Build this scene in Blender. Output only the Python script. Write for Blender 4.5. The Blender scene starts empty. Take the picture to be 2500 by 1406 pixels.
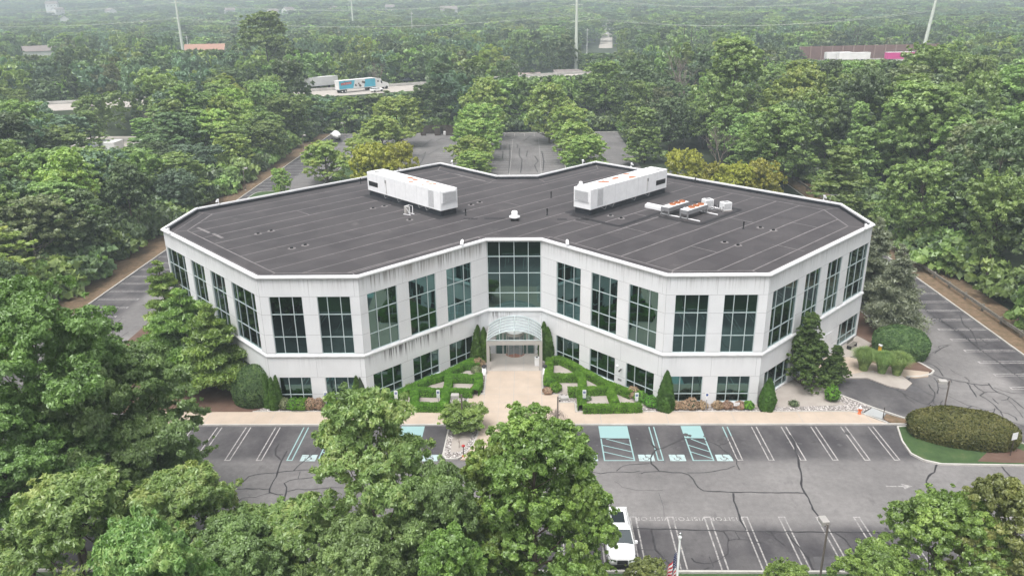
import bpy, math, random
import numpy as np
from mathutils import Vector
random.seed(7)
D = bpy.data
sc = bpy.context.scene
COL = sc.collection
R_ = math.radians

# ------------------------------------------------------------------ camera
F_PX, CX, CY = 1926.3, 1250.0, 703.0          # focal length in pixels of the 2500 px wide photograph
PITCH, ROLL, YAW = R_(20.25), R_(0.7375), R_(-1.295)
CAM = np.array([1.514, -78.073, 36.533])
fw = np.array([math.sin(YAW) * math.cos(PITCH), math.cos(YAW) * math.cos(PITCH), -math.sin(PITCH)])
rt = np.array([math.cos(YAW), -math.sin(YAW), 0.0])
dn = np.cross(fw, rt)
c_, s_ = math.cos(ROLL), math.sin(ROLL)
rt, dn = c_ * rt + s_ * dn, -s_ * rt + c_ * dn
cam_data = D.cameras.new("camera")
cam = D.objects.new("camera", cam_data)
COL.objects.link(cam)
cam_data.sensor_width = 36.0
cam_data.lens = F_PX / 2500.0 * 36.0
cam_data.clip_start = 0.5
cam_data.clip_end = 12000.0
from mathutils import Matrix
cam.matrix_world = Matrix(((rt[0], -dn[0], -fw[0], CAM[0]), (rt[1], -dn[1], -fw[1], CAM[1]),
                           (rt[2], -dn[2], -fw[2], CAM[2]), (0, 0, 0, 1)))
sc.camera = cam

# ------------------------------------------------------------------ world, sun, exposure
SUN_EL, SUN_AZ = 66.0, 205.0                   # degrees; azimuth clockwise from +Y
w = D.worlds.new("World"); sc.world = w; w.use_nodes = True
nt = w.node_tree; nt.nodes.clear()
sky = nt.nodes.new('ShaderNodeTexSky'); sky.sky_type = 'NISHITA'; sky.sun_disc = False
sky.sun_elevation = R_(SUN_EL); sky.sun_rotation = R_(SUN_AZ)
sky.air_density = 1.0; sky.dust_density = 6.0; sky.ozone_density = 1.0
hs = nt.nodes.new('ShaderNodeHueSaturation'); hs.inputs['Saturation'].default_value = 0.16   # an overcast sky is nearly white
bg = nt.nodes.new('ShaderNodeBackground'); bg.inputs['Strength'].default_value = 0.15
wo = nt.nodes.new('ShaderNodeOutputWorld')
nt.links.new(sky.outputs[0], hs.inputs['Color']); nt.links.new(hs.outputs[0], bg.inputs[0]); nt.links.new(bg.outputs[0], wo.inputs[0])
sun = D.lights.new("sun", 'SUN'); sun.energy = 1.2; sun.angle = R_(26); sun.color = (1.0, 0.97, 0.92)
so = D.objects.new("sun", sun); COL.objects.link(so)
az, el = R_(SUN_AZ), R_(SUN_EL)
sd = Vector((math.sin(az) * math.cos(el), math.cos(az) * math.cos(el), math.sin(el)))
so.rotation_euler = sd.to_track_quat('Z', 'Y').to_euler()
so.location = (0, -60, 120)
sc.view_settings.view_transform = 'Standard'
sc.view_settings.look = 'None'
sc.view_settings.exposure = 0.62
sc.view_settings.gamma = 1.0
cy = sc.cycles
cy.max_bounces = 5; cy.diffuse_bounces = 3; cy.glossy_bounces = 3; cy.transmission_bounces = 2
cy.transparent_max_bounces = 8; cy.volume_bounces = 0; cy.caustics_reflective = False; cy.caustics_refractive = False
cy.use_adaptive_sampling = False; cy.adaptive_threshold = 0.01
cy.use_denoising = True

# ------------------------------------------------------------------ geometry of the camera, used to read places off the photograph
def ray(px, py):
    return ((px - CX) / F_PX) * rt + ((py - CY) / F_PX) * dn + fw
def G(px, py, z=0.0):                          # point of the photograph on the level z -> x, y
    d = ray(px, py); t = (z - CAM[2]) / d[2]; q = CAM + t * d
    return float(q[0]), float(q[1])
def AT(px, py, Y):                             # point of the photograph at the distance Y -> x, z
    d = ray(px, py); t = (Y - CAM[1]) / d[1]; q = CAM + t * d
    return float(q[0]), float(q[2])
def PJ(x, y, z):
    q = np.array([x, y, z]) - CAM; dd = q @ fw
    return CX + F_PX * (q @ rt) / dd, CY + F_PX * (q @ dn) / dd, dd
def ZP(ox, oy, s, pts, z=0.0):                 # points read in an enlarged crop
    return [G(ox + a / s, oy + b / s, z) for a, b in pts]

# ------------------------------------------------------------------ mesh helpers
class MB:
    def __init__(s): s.v = []; s.f = []; s.m = []; s.mats = []; s.sm = []
    def mat(s, m):
        if m not in s.mats: s.mats.append(m)
        return s.mats.index(m)
    def face(s, pts, m=None, smooth=False):
        n = len(s.v); s.v += [tuple(p) for p in pts]; s.f.append(tuple(range(n, n + len(pts))))
        s.m.append(s.mat(m) if m else 0); s.sm.append(smooth)
    def raw(s, vs, fs, m=None, smooth=False):
        n = len(s.v); s.v += [tuple(p) for p in vs]
        k = s.mat(m) if m else 0
        for f in fs: s.f.append(tuple(i + n for i in f)); s.m.append(k); s.sm.append(smooth)
    def box(s, x0, x1, y0, y1, z0, z1, m=None, M=None, bot=True):
        vs = [(x0, y0, z0), (x1, y0, z0), (x1, y1, z0), (x0, y1, z0), (x0, y0, z1), (x1, y0, z1), (x1, y1, z1), (x0, y1, z1)]
        if M: vs = [tuple(M @ Vector(v)) for v in vs]
        fs = [(4, 5, 6, 7), (0, 1, 5, 4), (1, 2, 6, 5), (2, 3, 7, 6), (3, 0, 4, 7)] + ([(3, 2, 1, 0)] if bot else [])
        s.raw(vs, fs, m); return s
    def bbox(s, x0, x1, y0, y1, z0, z1, b, m=None, M=None):      # box with chamfered vertical and top edges
        ring = lambda i, z: [(x0 + b + i, y0 + i, z), (x1 - b - i, y0 + i, z), (x1 - i, y0 + b + i, z), (x1 - i, y1 - b - i, z),
                             (x1 - b - i, y1 - i, z), (x0 + b + i, y1 - i, z), (x0 + i, y1 - b - i, z), (x0 + i, y0 + b + i, z)]
        vs = ring(0, z0) + ring(0, z1 - b) + ring(b, z1)
        if M: vs = [tuple(M @ Vector(v)) for v in vs]
        fs = []
        for k in (0, 8):
            for i in range(8): j = (i + 1) % 8; fs.append((k + i, k + j, k + 8 + j, k + 8 + i))
        fs.append(tuple(range(16, 24))); fs.append(tuple(reversed(range(0, 8))))
        s.raw(vs, fs, m); return s
    def tube(s, pts, rad, m=None, n=6, cap=True, smooth=True):
        pts = [Vector(p) for p in pts]
        if not hasattr(rad, '__len__'): rad = [rad] * len(pts)
        vs = []; fs = []
        for i, p in enumerate(pts):
            a = pts[max(i - 1, 0)]; b = pts[min(i + 1, len(pts) - 1)]
            t = (b - a).normalized() if (b - a).length > 1e-6 else Vector((0, 0, 1))
            u = t.cross(Vector((0, 0, 1)) if abs(t.z) < .95 else Vector((1, 0, 0))).normalized(); q = t.cross(u)
            for k in range(n):
                an = 2 * math.pi * k / n; vs.append(p + (u * math.cos(an) + q * math.sin(an)) * rad[i])
        for i in range(len(pts) - 1):
            for k in range(n):
                j = (k + 1) % n; fs.append((i * n + k, i * n + j, (i + 1) * n + j, (i + 1) * n + k))
        s.raw(vs, fs, m, smooth)
        if cap:
            s.raw(vs[:n], [tuple(reversed(range(n)))], m); s.raw(vs[-n:], [tuple(range(n))], m)
        return s
    def lathe(s, prof, c=(0, 0, 0), m=None, n=16, smooth=True):  # prof: (radius, z)
        vs = []; fs = []
        for r, z in prof:
            for k in range(n):
                a = 2 * math.pi * k / n; vs.append((c[0] + r * math.cos(a), c[1] + r * math.sin(a), c[2] + z))
        for i in range(len(prof) - 1):
            for k in range(n):
                j = (k + 1) % n; fs.append((i * n + k, i * n + j, (i + 1) * n + j, (i + 1) * n + k))
        s.raw(vs, fs, m, smooth); return s
    def poly(s, pts, z, m=None):
        vs = [(p[0], p[1], z) for p in pts]
        a = sum(pts[i][0] * pts[(i + 1) % len(pts)][1] - pts[(i + 1) % len(pts)][0] * pts[i][1] for i in range(len(pts)))
        if a < 0: vs.reverse()
        s.face(vs, m); return s
    def prism(s, pts, z0, z1, m=None, ms=None):
        a = sum(pts[i][0] * pts[(i + 1) % len(pts)][1] - pts[(i + 1) % len(pts)][0] * pts[i][1] for i in range(len(pts)))
        if a < 0: pts = list(reversed(pts))
        s.face([(p[0], p[1], z1) for p in pts], m)
        for i in range(len(pts)):
            p, q = pts[i], pts[(i + 1) % len(pts)]
            s.face([(p[0], p[1], z0), (q[0], q[1], z0), (q[0], q[1], z1), (p[0], p[1], z1)], ms or m)
        return s
    def strip(s, pts, wd, z, m=None):          # flat line of width wd along pts
        if not hasattr(wd, '__len__'): wd = [wd] * len(pts)
        L = []; Rr = []
        for i, p in enumerate(pts):
            a = pts[max(i - 1, 0)]; b = pts[min(i + 1, len(pts) - 1)]
            dx, dy = b[0] - a[0], b[1] - a[1]; l = math.hypot(dx, dy) or 1
            nx, ny = -dy / l * wd[i] / 2, dx / l * wd[i] / 2
            L.append((p[0] + nx, p[1] + ny, z)); Rr.append((p[0] - nx, p[1] - ny, z))
        for i in range(len(pts) - 1): s.face([Rr[i], Rr[i + 1], L[i + 1], L[i]], m)
        return s
    def build(s, name, m=None, parent=None, loc=None):
        me = D.meshes.new(name); me.from_pydata(s.v, [], s.f)
        mats = s.mats if s.mats else [m]
        for x in mats: me.materials.append(x)
        if s.mats:
            me.polygons.foreach_set('material_index', s.m)
        if any(s.sm): me.polygons.foreach_set('use_smooth', s.sm)
        me.update()
        o = D.objects.new(name, me); COL.objects.link(o)
        if parent: o.parent = parent
        if loc: o.location = loc
        return o

def tag(o, label=None, cat=None, group=None, kind=None):
    if label: o['label'] = label
    if cat: o['category'] = cat
    if group: o['group'] = group
    if kind: o['kind'] = kind
    return o
def empty(name, loc, rz=0.0):
    o = D.objects.new(name, None); COL.objects.link(o); o.location = loc; o.rotation_euler = (0, 0, rz)
    o.empty_display_size = .3; return o
def struct(o): o['kind'] = 'structure'; return o
def copy_tree(o, parent=None):
    c = o.copy(); COL.objects.link(c)
    if parent: c.parent = parent
    for ch in list(o.children): copy_tree(ch, c)
    return c
def Mrz(x, y, z, a): return Matrix.Translation((x, y, z)) @ Matrix.Rotation(a, 4, 'Z')
def densify(pts, step):
    out = [pts[0]]
    for a, b in zip(pts, pts[1:]):
        n = max(1, int(math.hypot(b[0] - a[0], b[1] - a[1]) / step))
        for i in range(1, n + 1): out.append((a[0] + (b[0] - a[0]) * i / n, a[1] + (b[1] - a[1]) * i / n))
    return out

# ------------------------------------------------------------------ materials
class NT:
    def __init__(s, name):
        s.m = D.materials.new(name); s.m.use_nodes = True; s.t = s.m.node_tree; s.t.nodes.clear()
        s.out = s.n('ShaderNodeOutputMaterial'); s.bs = s.n('ShaderNodeBsdfPrincipled')
        s.l(s.bs.outputs[0], s.out.inputs[0])
        s.geo = s.n('ShaderNodeNewGeometry')
    def n(s, t): return s.t.nodes.new(t)
    def l(s, a, b): s.t.links.new(a, b)
    def pos(s, sx=1, sy=1, sz=1):
        v = s.n('ShaderNodeVectorMath'); v.operation = 'MULTIPLY'; v.inputs[1].default_value = (sx, sy, sz)
        s.l(s.geo.outputs['Position'], v.inputs[0]); return v.outputs[0]
    def noise(s, scale, vec=None, det=3.0, rough=.55):
        n = s.n('ShaderNodeTexNoise'); n.inputs['Scale'].default_value = scale; n.inputs['Detail'].default_value = det
        n.inputs['Roughness'].default_value = rough
        s.l(vec if vec is not None else s.geo.outputs['Position'], n.inputs['Vector']); return n.outputs['Fac']
    def ramp(s, fac, stops):
        r = s.n('ShaderNodeValToRGB'); e = r.color_ramp.elements
        while len(e) < len(stops): e.new(0.5)
        for k, (p, c) in enumerate(stops):
            e[k].position = p; e[k].color = (c[0], c[1], c[2], 1) if hasattr(c, '__len__') else (c, c, c, 1)
        s.l(fac, r.inputs[0]); return r.outputs[0]
    def mix(s, fac, a, b, mode='MIX'):
        x = s.n('ShaderNodeMix'); x.data_type = 'RGBA'; x.blend_type = mode
        def put(v, sock):
            if hasattr(v, 'is_linked') or str(type(v)).find('Socket') > 0: s.l(v, sock)
            elif hasattr(v, '__len__'): sock.default_value = (v[0], v[1], v[2], 1)
            else: sock.default_value = (v, v, v, 1)
        if hasattr(fac, 'is_linked'): s.l(fac, x.inputs[0])
        else: x.inputs[0].default_value = fac
        put(a, x.inputs[6]); put(b, x.inputs[7]); return x.outputs[2]
    def math(s, op, a, b=None, clamp=False):
        x = s.n('ShaderNodeMath'); x.operation = op; x.use_clamp = clamp
        for k, v in enumerate((a, b)):
            if v is None: continue
            if hasattr(v, 'is_linked'): s.l(v, x.inputs[k])
            else: x.inputs[k].default_value = v
        return x.outputs[0]
    def sep(s):
        x = s.n('ShaderNodeSeparateXYZ'); s.l(s.geo.outputs['Position'], x.inputs[0]); return x.outputs
    def smooth(s, v, a, b):
        x = s.n('ShaderNodeMapRange'); x.interpolation_type = 'SMOOTHSTEP'
        x.inputs[1].default_value = a; x.inputs[2].default_value = b; s.l(v, x.inputs[0]); return x.outputs[0]
    def bump(s, h, strength=.3, dist=.02):
        b = s.n('ShaderNodeBump'); b.inputs['Strength'].default_value = strength; b.inputs['Distance'].default_value = dist
        s.l(h, b.inputs['Height']); s.l(b.outputs[0], s.bs.inputs['Normal'])
    def col(s, c):
        if hasattr(c, 'is_linked'): s.l(c, s.bs.inputs['Base Color'])
        else: s.bs.inputs['Base Color'].default_value = (c[0], c[1], c[2], 1)
    def set(s, rough=.8, metal=0.0, spec=.5):
        s.bs.inputs['Roughness'].default_value = rough; s.bs.inputs['Metallic'].default_value = metal
        s.bs.inputs['Specular IOR Level'].default_value = spec; return s.m

def simple(name, c, rough=.6, metal=0.0, var=.12, scale=3.0, spec=.5):
    n = NT(name); f = n.noise(scale, det=4)
    a = [max(0, x * (1 - var)) for x in c]; b = [min(1, x * (1 + var)) for x in c]
    n.col(n.ramp(f, [(.3, a), (.7, b)])); return n.set(rough, metal, spec)

M = {}
M['white_metal'] = simple('white_metal', (.86, .86, .87), .45, 0, .05, 1.5)
M['cream_metal'] = simple('cream_metal', (.42, .40, .38), .5, .1, .08, 1.0)
M['louvre'] = simple('louvre_metal', (.55, .55, .56), .5, .1, .05)
M['grey_metal'] = simple('grey_metal', (.30, .30, .31), .45, .3, .1)
M['dark_metal'] = simple('dark_metal', (.035, .035, .04), .5, .2, .2)
M['black'] = simple('black', (.012, .012, .014), .6)
M['frame'] = simple('window_frame', (.52, .60, .61), .4, .2, .04)
M['pole_brown'] = simple('pole_brown', (.17, .145, .13), .6, .1)
M['bark'] = simple('bark', (.11, .085, .065), .9, 0, .3, 6)
M['bark_pale'] = simple('bark_pale', (.25, .22, .19), .9, 0, .3, 6)
M['dead_wood'] = simple('dead_wood', (.23, .19, .165), .9, 0, .2, 4)
M['wood_grey'] = simple('wood_grey', (.20, .185, .16), .85, 0, .25, 4)
M['wood_dark'] = simple('wood_dark', (.06, .045, .038), .85, 0, .25, 4)
M['tower'] = simple('tower_steel', (.62, .66, .58), .5, .1, .05)
M['rust'] = simple('rust', (.42, .15, .06), .9, 0, .35, 4)
M['paint_cyan'] = None
M['sign_white'] = simple('sign_white', (.80, .80, .80), .5, 0, .03)
M['sign_blue'] = simple('sign_blue', (.02, .07, .28), .5, 0, .05)
M['yellow'] = simple('yellow_enamel', (.72, .42, .02), .45, 0, .1)
M['orange'] = simple('hydrant_orange', (.68, .16, .05), .5, 0, .15, 9)
M['red'] = simple('red_enamel', (.42, .03, .03), .5, 0, .15)
M['car_white'] = simple('car_white', (.80, .80, .80), .25, 0, .02, 1, .6)
M['car_glass'] = simple('car_glass', (.02, .03, .035), .06, .5, .1, 1, .8)
M['tyre'] = simple('tyre', (.012, .012, .012), .85)
M['chrome'] = simple('chrome', (.55, .55, .56), .25, .9, .05)
M['pink'] = simple('pink_panel', (.55, .04, .24), .5)
M['sky_blue'] = simple('sky_blue_panel', (.08, .42, .56), .5, 0, .1, .6)
M['brownwall'] = simple('noise_wall', (.20, .115, .10), .9, 0, .15, .5)
M['rooforange'] = simple('orange_roof', (.38, .22, .165), .9, 0, .1, .4)
M['roofgrey'] = simple('grey_roof', (.22, .19, .18), .9, 0, .15, .4)
M['roofpink'] = simple('pinkish_roof', (.50, .40, .37), .9, 0, .1, .4)
M['siding'] = simple('white_siding', (.70, .70, .69), .8, 0, .05, .5)
M['tank'] = simple('blue_tarp', (.05, .22, .62), .4, 0, .1)

def mk_glass():
    n = NT('reflective_glass'); f = n.noise(.25, det=2)
    n.col(n.ramp(f, [(.3, (.085, .155, .150)), (.7, (.115, .20, .192))]))
    n.set(.015, 1.0)
    # slightly uneven panes
    b = n.noise(.9, det=1); n.bump(b, .05, .02); return n.m
M['glass'] = mk_glass()
def mk_canopy():
    n = NT('canopy_glazing'); n.col((.62, .68, .70)); n.set(.12, 0, .6)
    tr = n.n('ShaderNodeBsdfTransparent'); tr.inputs[0].default_value = (.86, .90, .91, 1)
    mx = n.n('ShaderNodeMixShader'); mx.inputs[0].default_value = .42
    n.l(tr.outputs[0], mx.inputs[1]); n.l(n.bs.outputs[0], mx.inputs[2]); n.l(mx.outputs[0], n.out.inputs[0]); return n.m
M['canopy'] = mk_canopy()

def mk_wall():
    n = NT('precast_wall'); X, Y, Z = n.sep()
    base = n.ramp(n.noise(.35, det=3), [(.3, (.715, .72, .735)), (.7, (.79, .795, .81))])
    fine = n.noise(9.0, det=4); base = n.mix(.10, base, fine, 'MULTIPLY')
    streak = n.noise(1.0, n.pos(7.5, 7.5, .10), 3, .6)
    streak = n.smooth(streak, .45, .68)
    broad = n.smooth(n.noise(.28, n.pos(1, 1, .02), 2), .38, .62)
    def fall(z0, z1): return n.smooth(Z, z1, z0)                     # 1 at z0, fading to 0 at z1 (below)
    # water stains run down from the coping and from the string course
    top = n.math('MULTIPLY', fall(12.75, 11.1), n.smooth(Z, 11.05, 11.2))
    # left inner face is far dirtier
    sx = n.math('MULTIPLY', n.smooth(X, -14.2, -12.5), n.smooth(X, .5, -.5))
    dirt = n.math('ADD', n.math('MULTIPLY', sx, 1.0), .38)
    f1 = n.math('MULTIPLY', n.math('MULTIPLY', streak, top), dirt)
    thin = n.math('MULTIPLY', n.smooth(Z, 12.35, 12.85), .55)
    low = n.math('MULTIPLY', fall(5.05, 3.4), n.smooth(Z, 5.04, 4.98))
    low = n.math('MULTIPLY', low, n.math('MULTIPLY', broad, n.math('ADD', n.math('MULTIPLY', sx, 1.5), .12)))
    s2 = n.smooth(n.noise(1.0, n.pos(5.0, 5.0, .07), 3, .7), .44, .62)
    f2 = n.math('MULTIPLY', s2, low)
    pil = n.math('MULTIPLY', n.math('MULTIPLY', fall(11.1, 8.8), n.smooth(Z, 11.15, 11.1)), n.math('MULTIPLY', streak, n.math('MULTIPLY', broad, .25)))
    base = n.mix(n.math('MULTIPLY', f1, 1.0, True), base, (.27, .26, .255))
    wash = n.math('MULTIPLY', n.math('MULTIPLY', top, n.smooth(n.noise(.5, n.pos(1, 1, .05), 3), .3, .7)), n.math('ADD', n.math('MULTIPLY', sx, .38), .16)); base = n.mix(wash, base, (.40, .38, .36))
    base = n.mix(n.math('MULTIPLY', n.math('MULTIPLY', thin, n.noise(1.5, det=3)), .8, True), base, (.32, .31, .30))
    base = n.mix(n.math('MULTIPLY', f2, 1.0, True), base, (.16, .15, .16))
    base = n.mix(pil, base, (.42, .41, .42))
    n.col(base); n.bump(fine, .12, .01); return n.set(.8, 0, .3)
M['wall'] = mk_wall()
M['band'] = simple('band_paint', (.66, .66, .67), .6, 0, .10, 1.2)
M['joint'] = simple('joint', (.34, .34, .35), .9)
M['coping'] = simple('coping_white', (.74, .74, .75), .5, 0, .05, .8)

def mk_roof():
    n = NT('roof_membrane')
    a = n.ramp(n.noise(.12, det=4, rough=.6), [(.25, (.050, .046, .049)), (.5, (.064, .058, .061)), (.8, (.086, .077, .079))])
    d = n.smooth(n.noise(.32, n.pos(1, 1, 1), 5, .7), .60, .80)
    a = n.mix(n.math('MULTIPLY', d, .8), a, (.17, .155, .15))
    sh = n.smooth(n.noise(.33, n.pos(.7071, -.7071, 0), 1), .46, .54); a = n.mix(n.math('MULTIPLY', sh, .16), a, (.125, .114, .116))
    g = n.noise(14, det=3); a = n.mix(.22, a, g, 'MULTIPLY')
    n.col(a); n.bump(g, .1, .01); return n.set(.75, 0, .35)
M['roof'] = mk_roof()
M['seam'] = simple('roof_seam', (.19, .175, .175), .8, 0, .25, 1.2)
M['patch'] = simple('roof_patch', (.016, .015, .018), .75, 0, .25, 1.5)
M['flash'] = simple('flashing', (.022, .025, .032), .5, 0, .35, 1.5)

def mk_asphalt():
    n = NT('asphalt'); X, Y, Z = n.sep()
    big = n.noise(.055, n.pos(1, 1.5, 1), 4, .6)
    a = n.ramp(big, [(.28, (.135, .128, .128)), (.5, (.195, .186, .183)), (.72, (.275, .262, .256))])
    # the bays keep their dark seal coat, the aisles are worn pale
    def band(v, a0, a1, b0, b1): return n.math('MULTIPLY', n.smooth(v, a0, a1), n.smooth(v, b1, b0))
    b1 = band(Y, -21.6, -20.0, -15.5, -14.5); b2 = band(Y, -36, -35, -30.5, -28.6)
    b3 = n.math('MULTIPLY', n.smooth(X, -48.5, -50.2), n.smooth(Y, -14, -8)); b4 = n.math('MULTIPLY', n.smooth(X, 48.3, 50.2), n.smooth(Y, -14, -8))
    m = n.math('MAXIMUM', n.math('MAXIMUM', b1, b2), n.math('MAXIMUM', b3, b4))
    m = n.math('MAXIMUM', m, n.math('MULTIPLY', n.smooth(Y, 30, 60), .30))
    drive = n.math('MULTIPLY', n.math('MULTIPLY', n.smooth(Y, -14.5, -12.5), n.smooth(Y, 2, -4)), n.math('MULTIPLY', n.smooth(X, 30, 33), n.smooth(X, 42.5, 39)))
    m = n.math('MAXIMUM', m, n.math('MULTIPLY', drive, .9))
    w = n.smooth(n.noise(.35, n.pos(1, .6, 1), 4), .25, .75)
    m = n.math('MULTIPLY', m, n.math('ADD', n.math('MULTIPLY', w, .5), .55), True)
    a = n.mix(m, a, (.064, .060, .065))
    st = n.smooth(n.noise(.8, n.pos(1, .5, 1), 4, .65), .58, .78); a = n.mix(n.math('MULTIPLY', st, .55), a, (.07, .066, .07))
    lt = n.smooth(n.noise(1.3, n.pos(.6, 1.4, 1), 5, .75), .64, .80); a = n.mix(n.math('MULTIPLY', lt, .30), a, (.32, .305, .29))
    md_ = n.noise(1.9, det=5, rough=.75); a = n.mix(.55, a, n.ramp(md_, [(.32, .72), (.68, 1.22)]), 'MULTIPLY')
    g = n.noise(16, det=4, rough=.7); a = n.mix(.42, a, n.ramp(g, [(.3, .62), (.7, 1.25)]), 'MULTIPLY')
    n.col(a); n.bump(g, .25, .01); return n.set(.85, 0, .3)
M['asphalt'] = mk_asphalt()
M['asphalt_patch'] = simple('asphalt_patch', (.092, .088, .092), .85, 0, .25, 1.5)
M['oil'] = simple('oil_stain', (.07, .066, .068), .6, 0, .3, 2)
M['sealer'] = simple('crack_sealer', (.035, .033, .036), .6, 0, .3, 2)
def mk_paint(name, c, lo=.35, thr=.42):
    n = NT(name); f = n.smooth(n.noise(3.0, det=5, rough=.75), thr - .12, thr + .12)
    n.col(n.mix(f, (.2, .19, .19), c)); return n.set(.8)
M['paint'] = mk_paint('road_paint', (.41, .39, .38), thr=.46)
M['paint_faded'] = mk_paint('road_paint_faded', (.40, .385, .37), thr=.50)
M['paint_cyan'] = mk_paint('accessible_paint', (.27, .42, .42), thr=.28)
M['paint_cyanw'] = mk_paint('accessible_paint_pale', (.40, .51, .51), thr=.40)
def mk_conc(name, a, b, warm=1):
    n = NT(name); f = n.noise(.5, det=5, rough=.65); c = n.ramp(f, [(.3, a), (.7, b)])
    g = n.noise(22, det=3); c = n.mix(.2, c, n.ramp(g, [(.3, .75), (.7, 1.15)]), 'MULTIPLY')
    st = n.smooth(n.noise(1.1, det=4, rough=.7), .60, .78); c = n.mix(n.math('MULTIPLY', st, .25), c, (.30, .26, .23))
    n.col(c); return n.set(.85, 0, .3)
M['walk'] = mk_conc('pink_concrete', (.44, .36, .29), (.52, .43, .35))
M['walk_grey'] = mk_conc('grey_concrete', (.40, .365, .33), (.48, .44, .40))
M['kerb'] = mk_conc('granite_kerb', (.40, .38, .35), (.58, .56, .53))
M['ramp'] = mk_conc('ramp_concrete', (.36, .37, .37), (.42, .43, .43))
def mk_gravel():
    n = NT('river_gravel'); v = n.n('ShaderNodeTexVoronoi'); v.inputs['Scale'].default_value = 7.0; n.l(n.geo.outputs['Position'], v.inputs['Vector'])
    c = n.ramp(v.outputs['Color'], [(.15, (.22, .20, .19)), (.5, (.46, .42, .40)), (.9, (.72, .68, .66))])
    sh = n.smooth(v.outputs['Distance'], .75, .35); c = n.mix(sh, (.16, .14, .13), c)
    n.col(c); n.bump(v.outputs['Distance'], .8, .05); return n.set(.85)
M['gravel'] = mk_gravel()
M['pea'] = mk_conc('pea_gravel', (.33, .29, .26), (.44, .40, .365))
M['mulch'] = mk_conc('brown_mulch', (.105, .062, .045), (.17, .11, .085))
def mk_straw():
    n = NT('dry_verge'); f = n.noise(1.2, det=6, rough=.75)
    n.col(n.ramp(f, [(.3, (.085, .075, .035)), (.5, (.17, .115, .07)), (.68, (.24, .16, .10))])); n.bump(n.noise(9), .6, .06); return n.set(.95)
M['verge'] = mk_straw()
def mk_lawn():
    n = NT('lawn'); f = n.noise(.6, det=6, rough=.75)
    n.col(n.ramp(f, [(.3, (.030, .062, .018)), (.55, (.052, .098, .028)), (.75, (.11, .12, .055))])); n.bump(n.noise(14), .6, .05); return n.set(.95)
M['lawn'] = mk_lawn()
def mk_floor():
    n = NT('forest_floor'); f = n.noise(.2, det=6, rough=.7)
    n.col(n.ramp(f, [(.3, (.018, .032, .014)), (.55, (.035, .05, .022)), (.75, (.07, .07, .035))])); return n.set(.95)
M['floor'] = mk_floor()

def leaf(name, c1, c2, c3, trans=.30, scale=.55, rnd=.26, sheen=.05):
    """foliage: broad hue patches through the crown, small leaf to leaf changes, some tree to tree change"""
    n = NT(name); n.t.nodes.remove(n.bs)
    tc = n.n('ShaderNodeTexCoord'); oi = n.n('ShaderNodeObjectInfo')
    sep = n.n('ShaderNodeVectorMath'); sep.operation = 'ADD'; n.l(tc.outputs['Object'], sep.inputs[0])
    cb = n.n('ShaderNodeCombineXYZ'); mm = n.math('MULTIPLY', oi.outputs['Random'], 60.0)
    n.l(mm, cb.inputs[0]); n.l(mm, cb.inputs[1]); n.l(cb.outputs[0], sep.inputs[1])
    f = n.noise(scale, sep.outputs[0], 2); g = n.noise(4.5, sep.outputs[0], 1)
    mixf = n.math('ADD', n.math('MULTIPLY', f, .6), n.math('MULTIPLY', g, .4))
    c = n.ramp(mixf, [(.32, c1), (.5, c2), (.68, c3)])
    h = n.n('ShaderNodeHueSaturation'); n.l(c, h.inputs['Color'])
    n.l(n.math('ADD', n.math('MULTIPLY', oi.outputs['Random'], .03), .485), h.inputs['Hue'])
    n.l(n.math('ADD', n.math('MULTIPLY', oi.outputs['Random'], rnd * 2), 1 - rnd), h.inputs['Value'])
    d = n.n('ShaderNodeBsdfDiffuse'); t = n.n('ShaderNodeBsdfTranslucent'); x = n.n('ShaderNodeMixShader'); x.inputs[0].default_value = trans
    n.l(h.outputs[0], d.inputs[0])
    hb = n.mix(1.0, h.outputs[0], (1.15, 1.25, .55), 'MULTIPLY'); n.l(hb, t.inputs[0])
    n.l(d.outputs[0], x.inputs[1]); n.l(t.outputs[0], x.inputs[2])
    gl_ = n.n('ShaderNodeBsdfGlossy'); gl_.inputs['Roughness'].default_value = .42; gl_.inputs[0].default_value = (.9, .95, .9, 1); x2 = n.n('ShaderNodeMixShader'); x2.inputs[0].default_value = sheen
    n.l(x.outputs[0], x2.inputs[1]); n.l(gl_.outputs[0], x2.inputs[2]); n.l(x2.outputs[0], n.out.inputs[0]); return n.m
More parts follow.
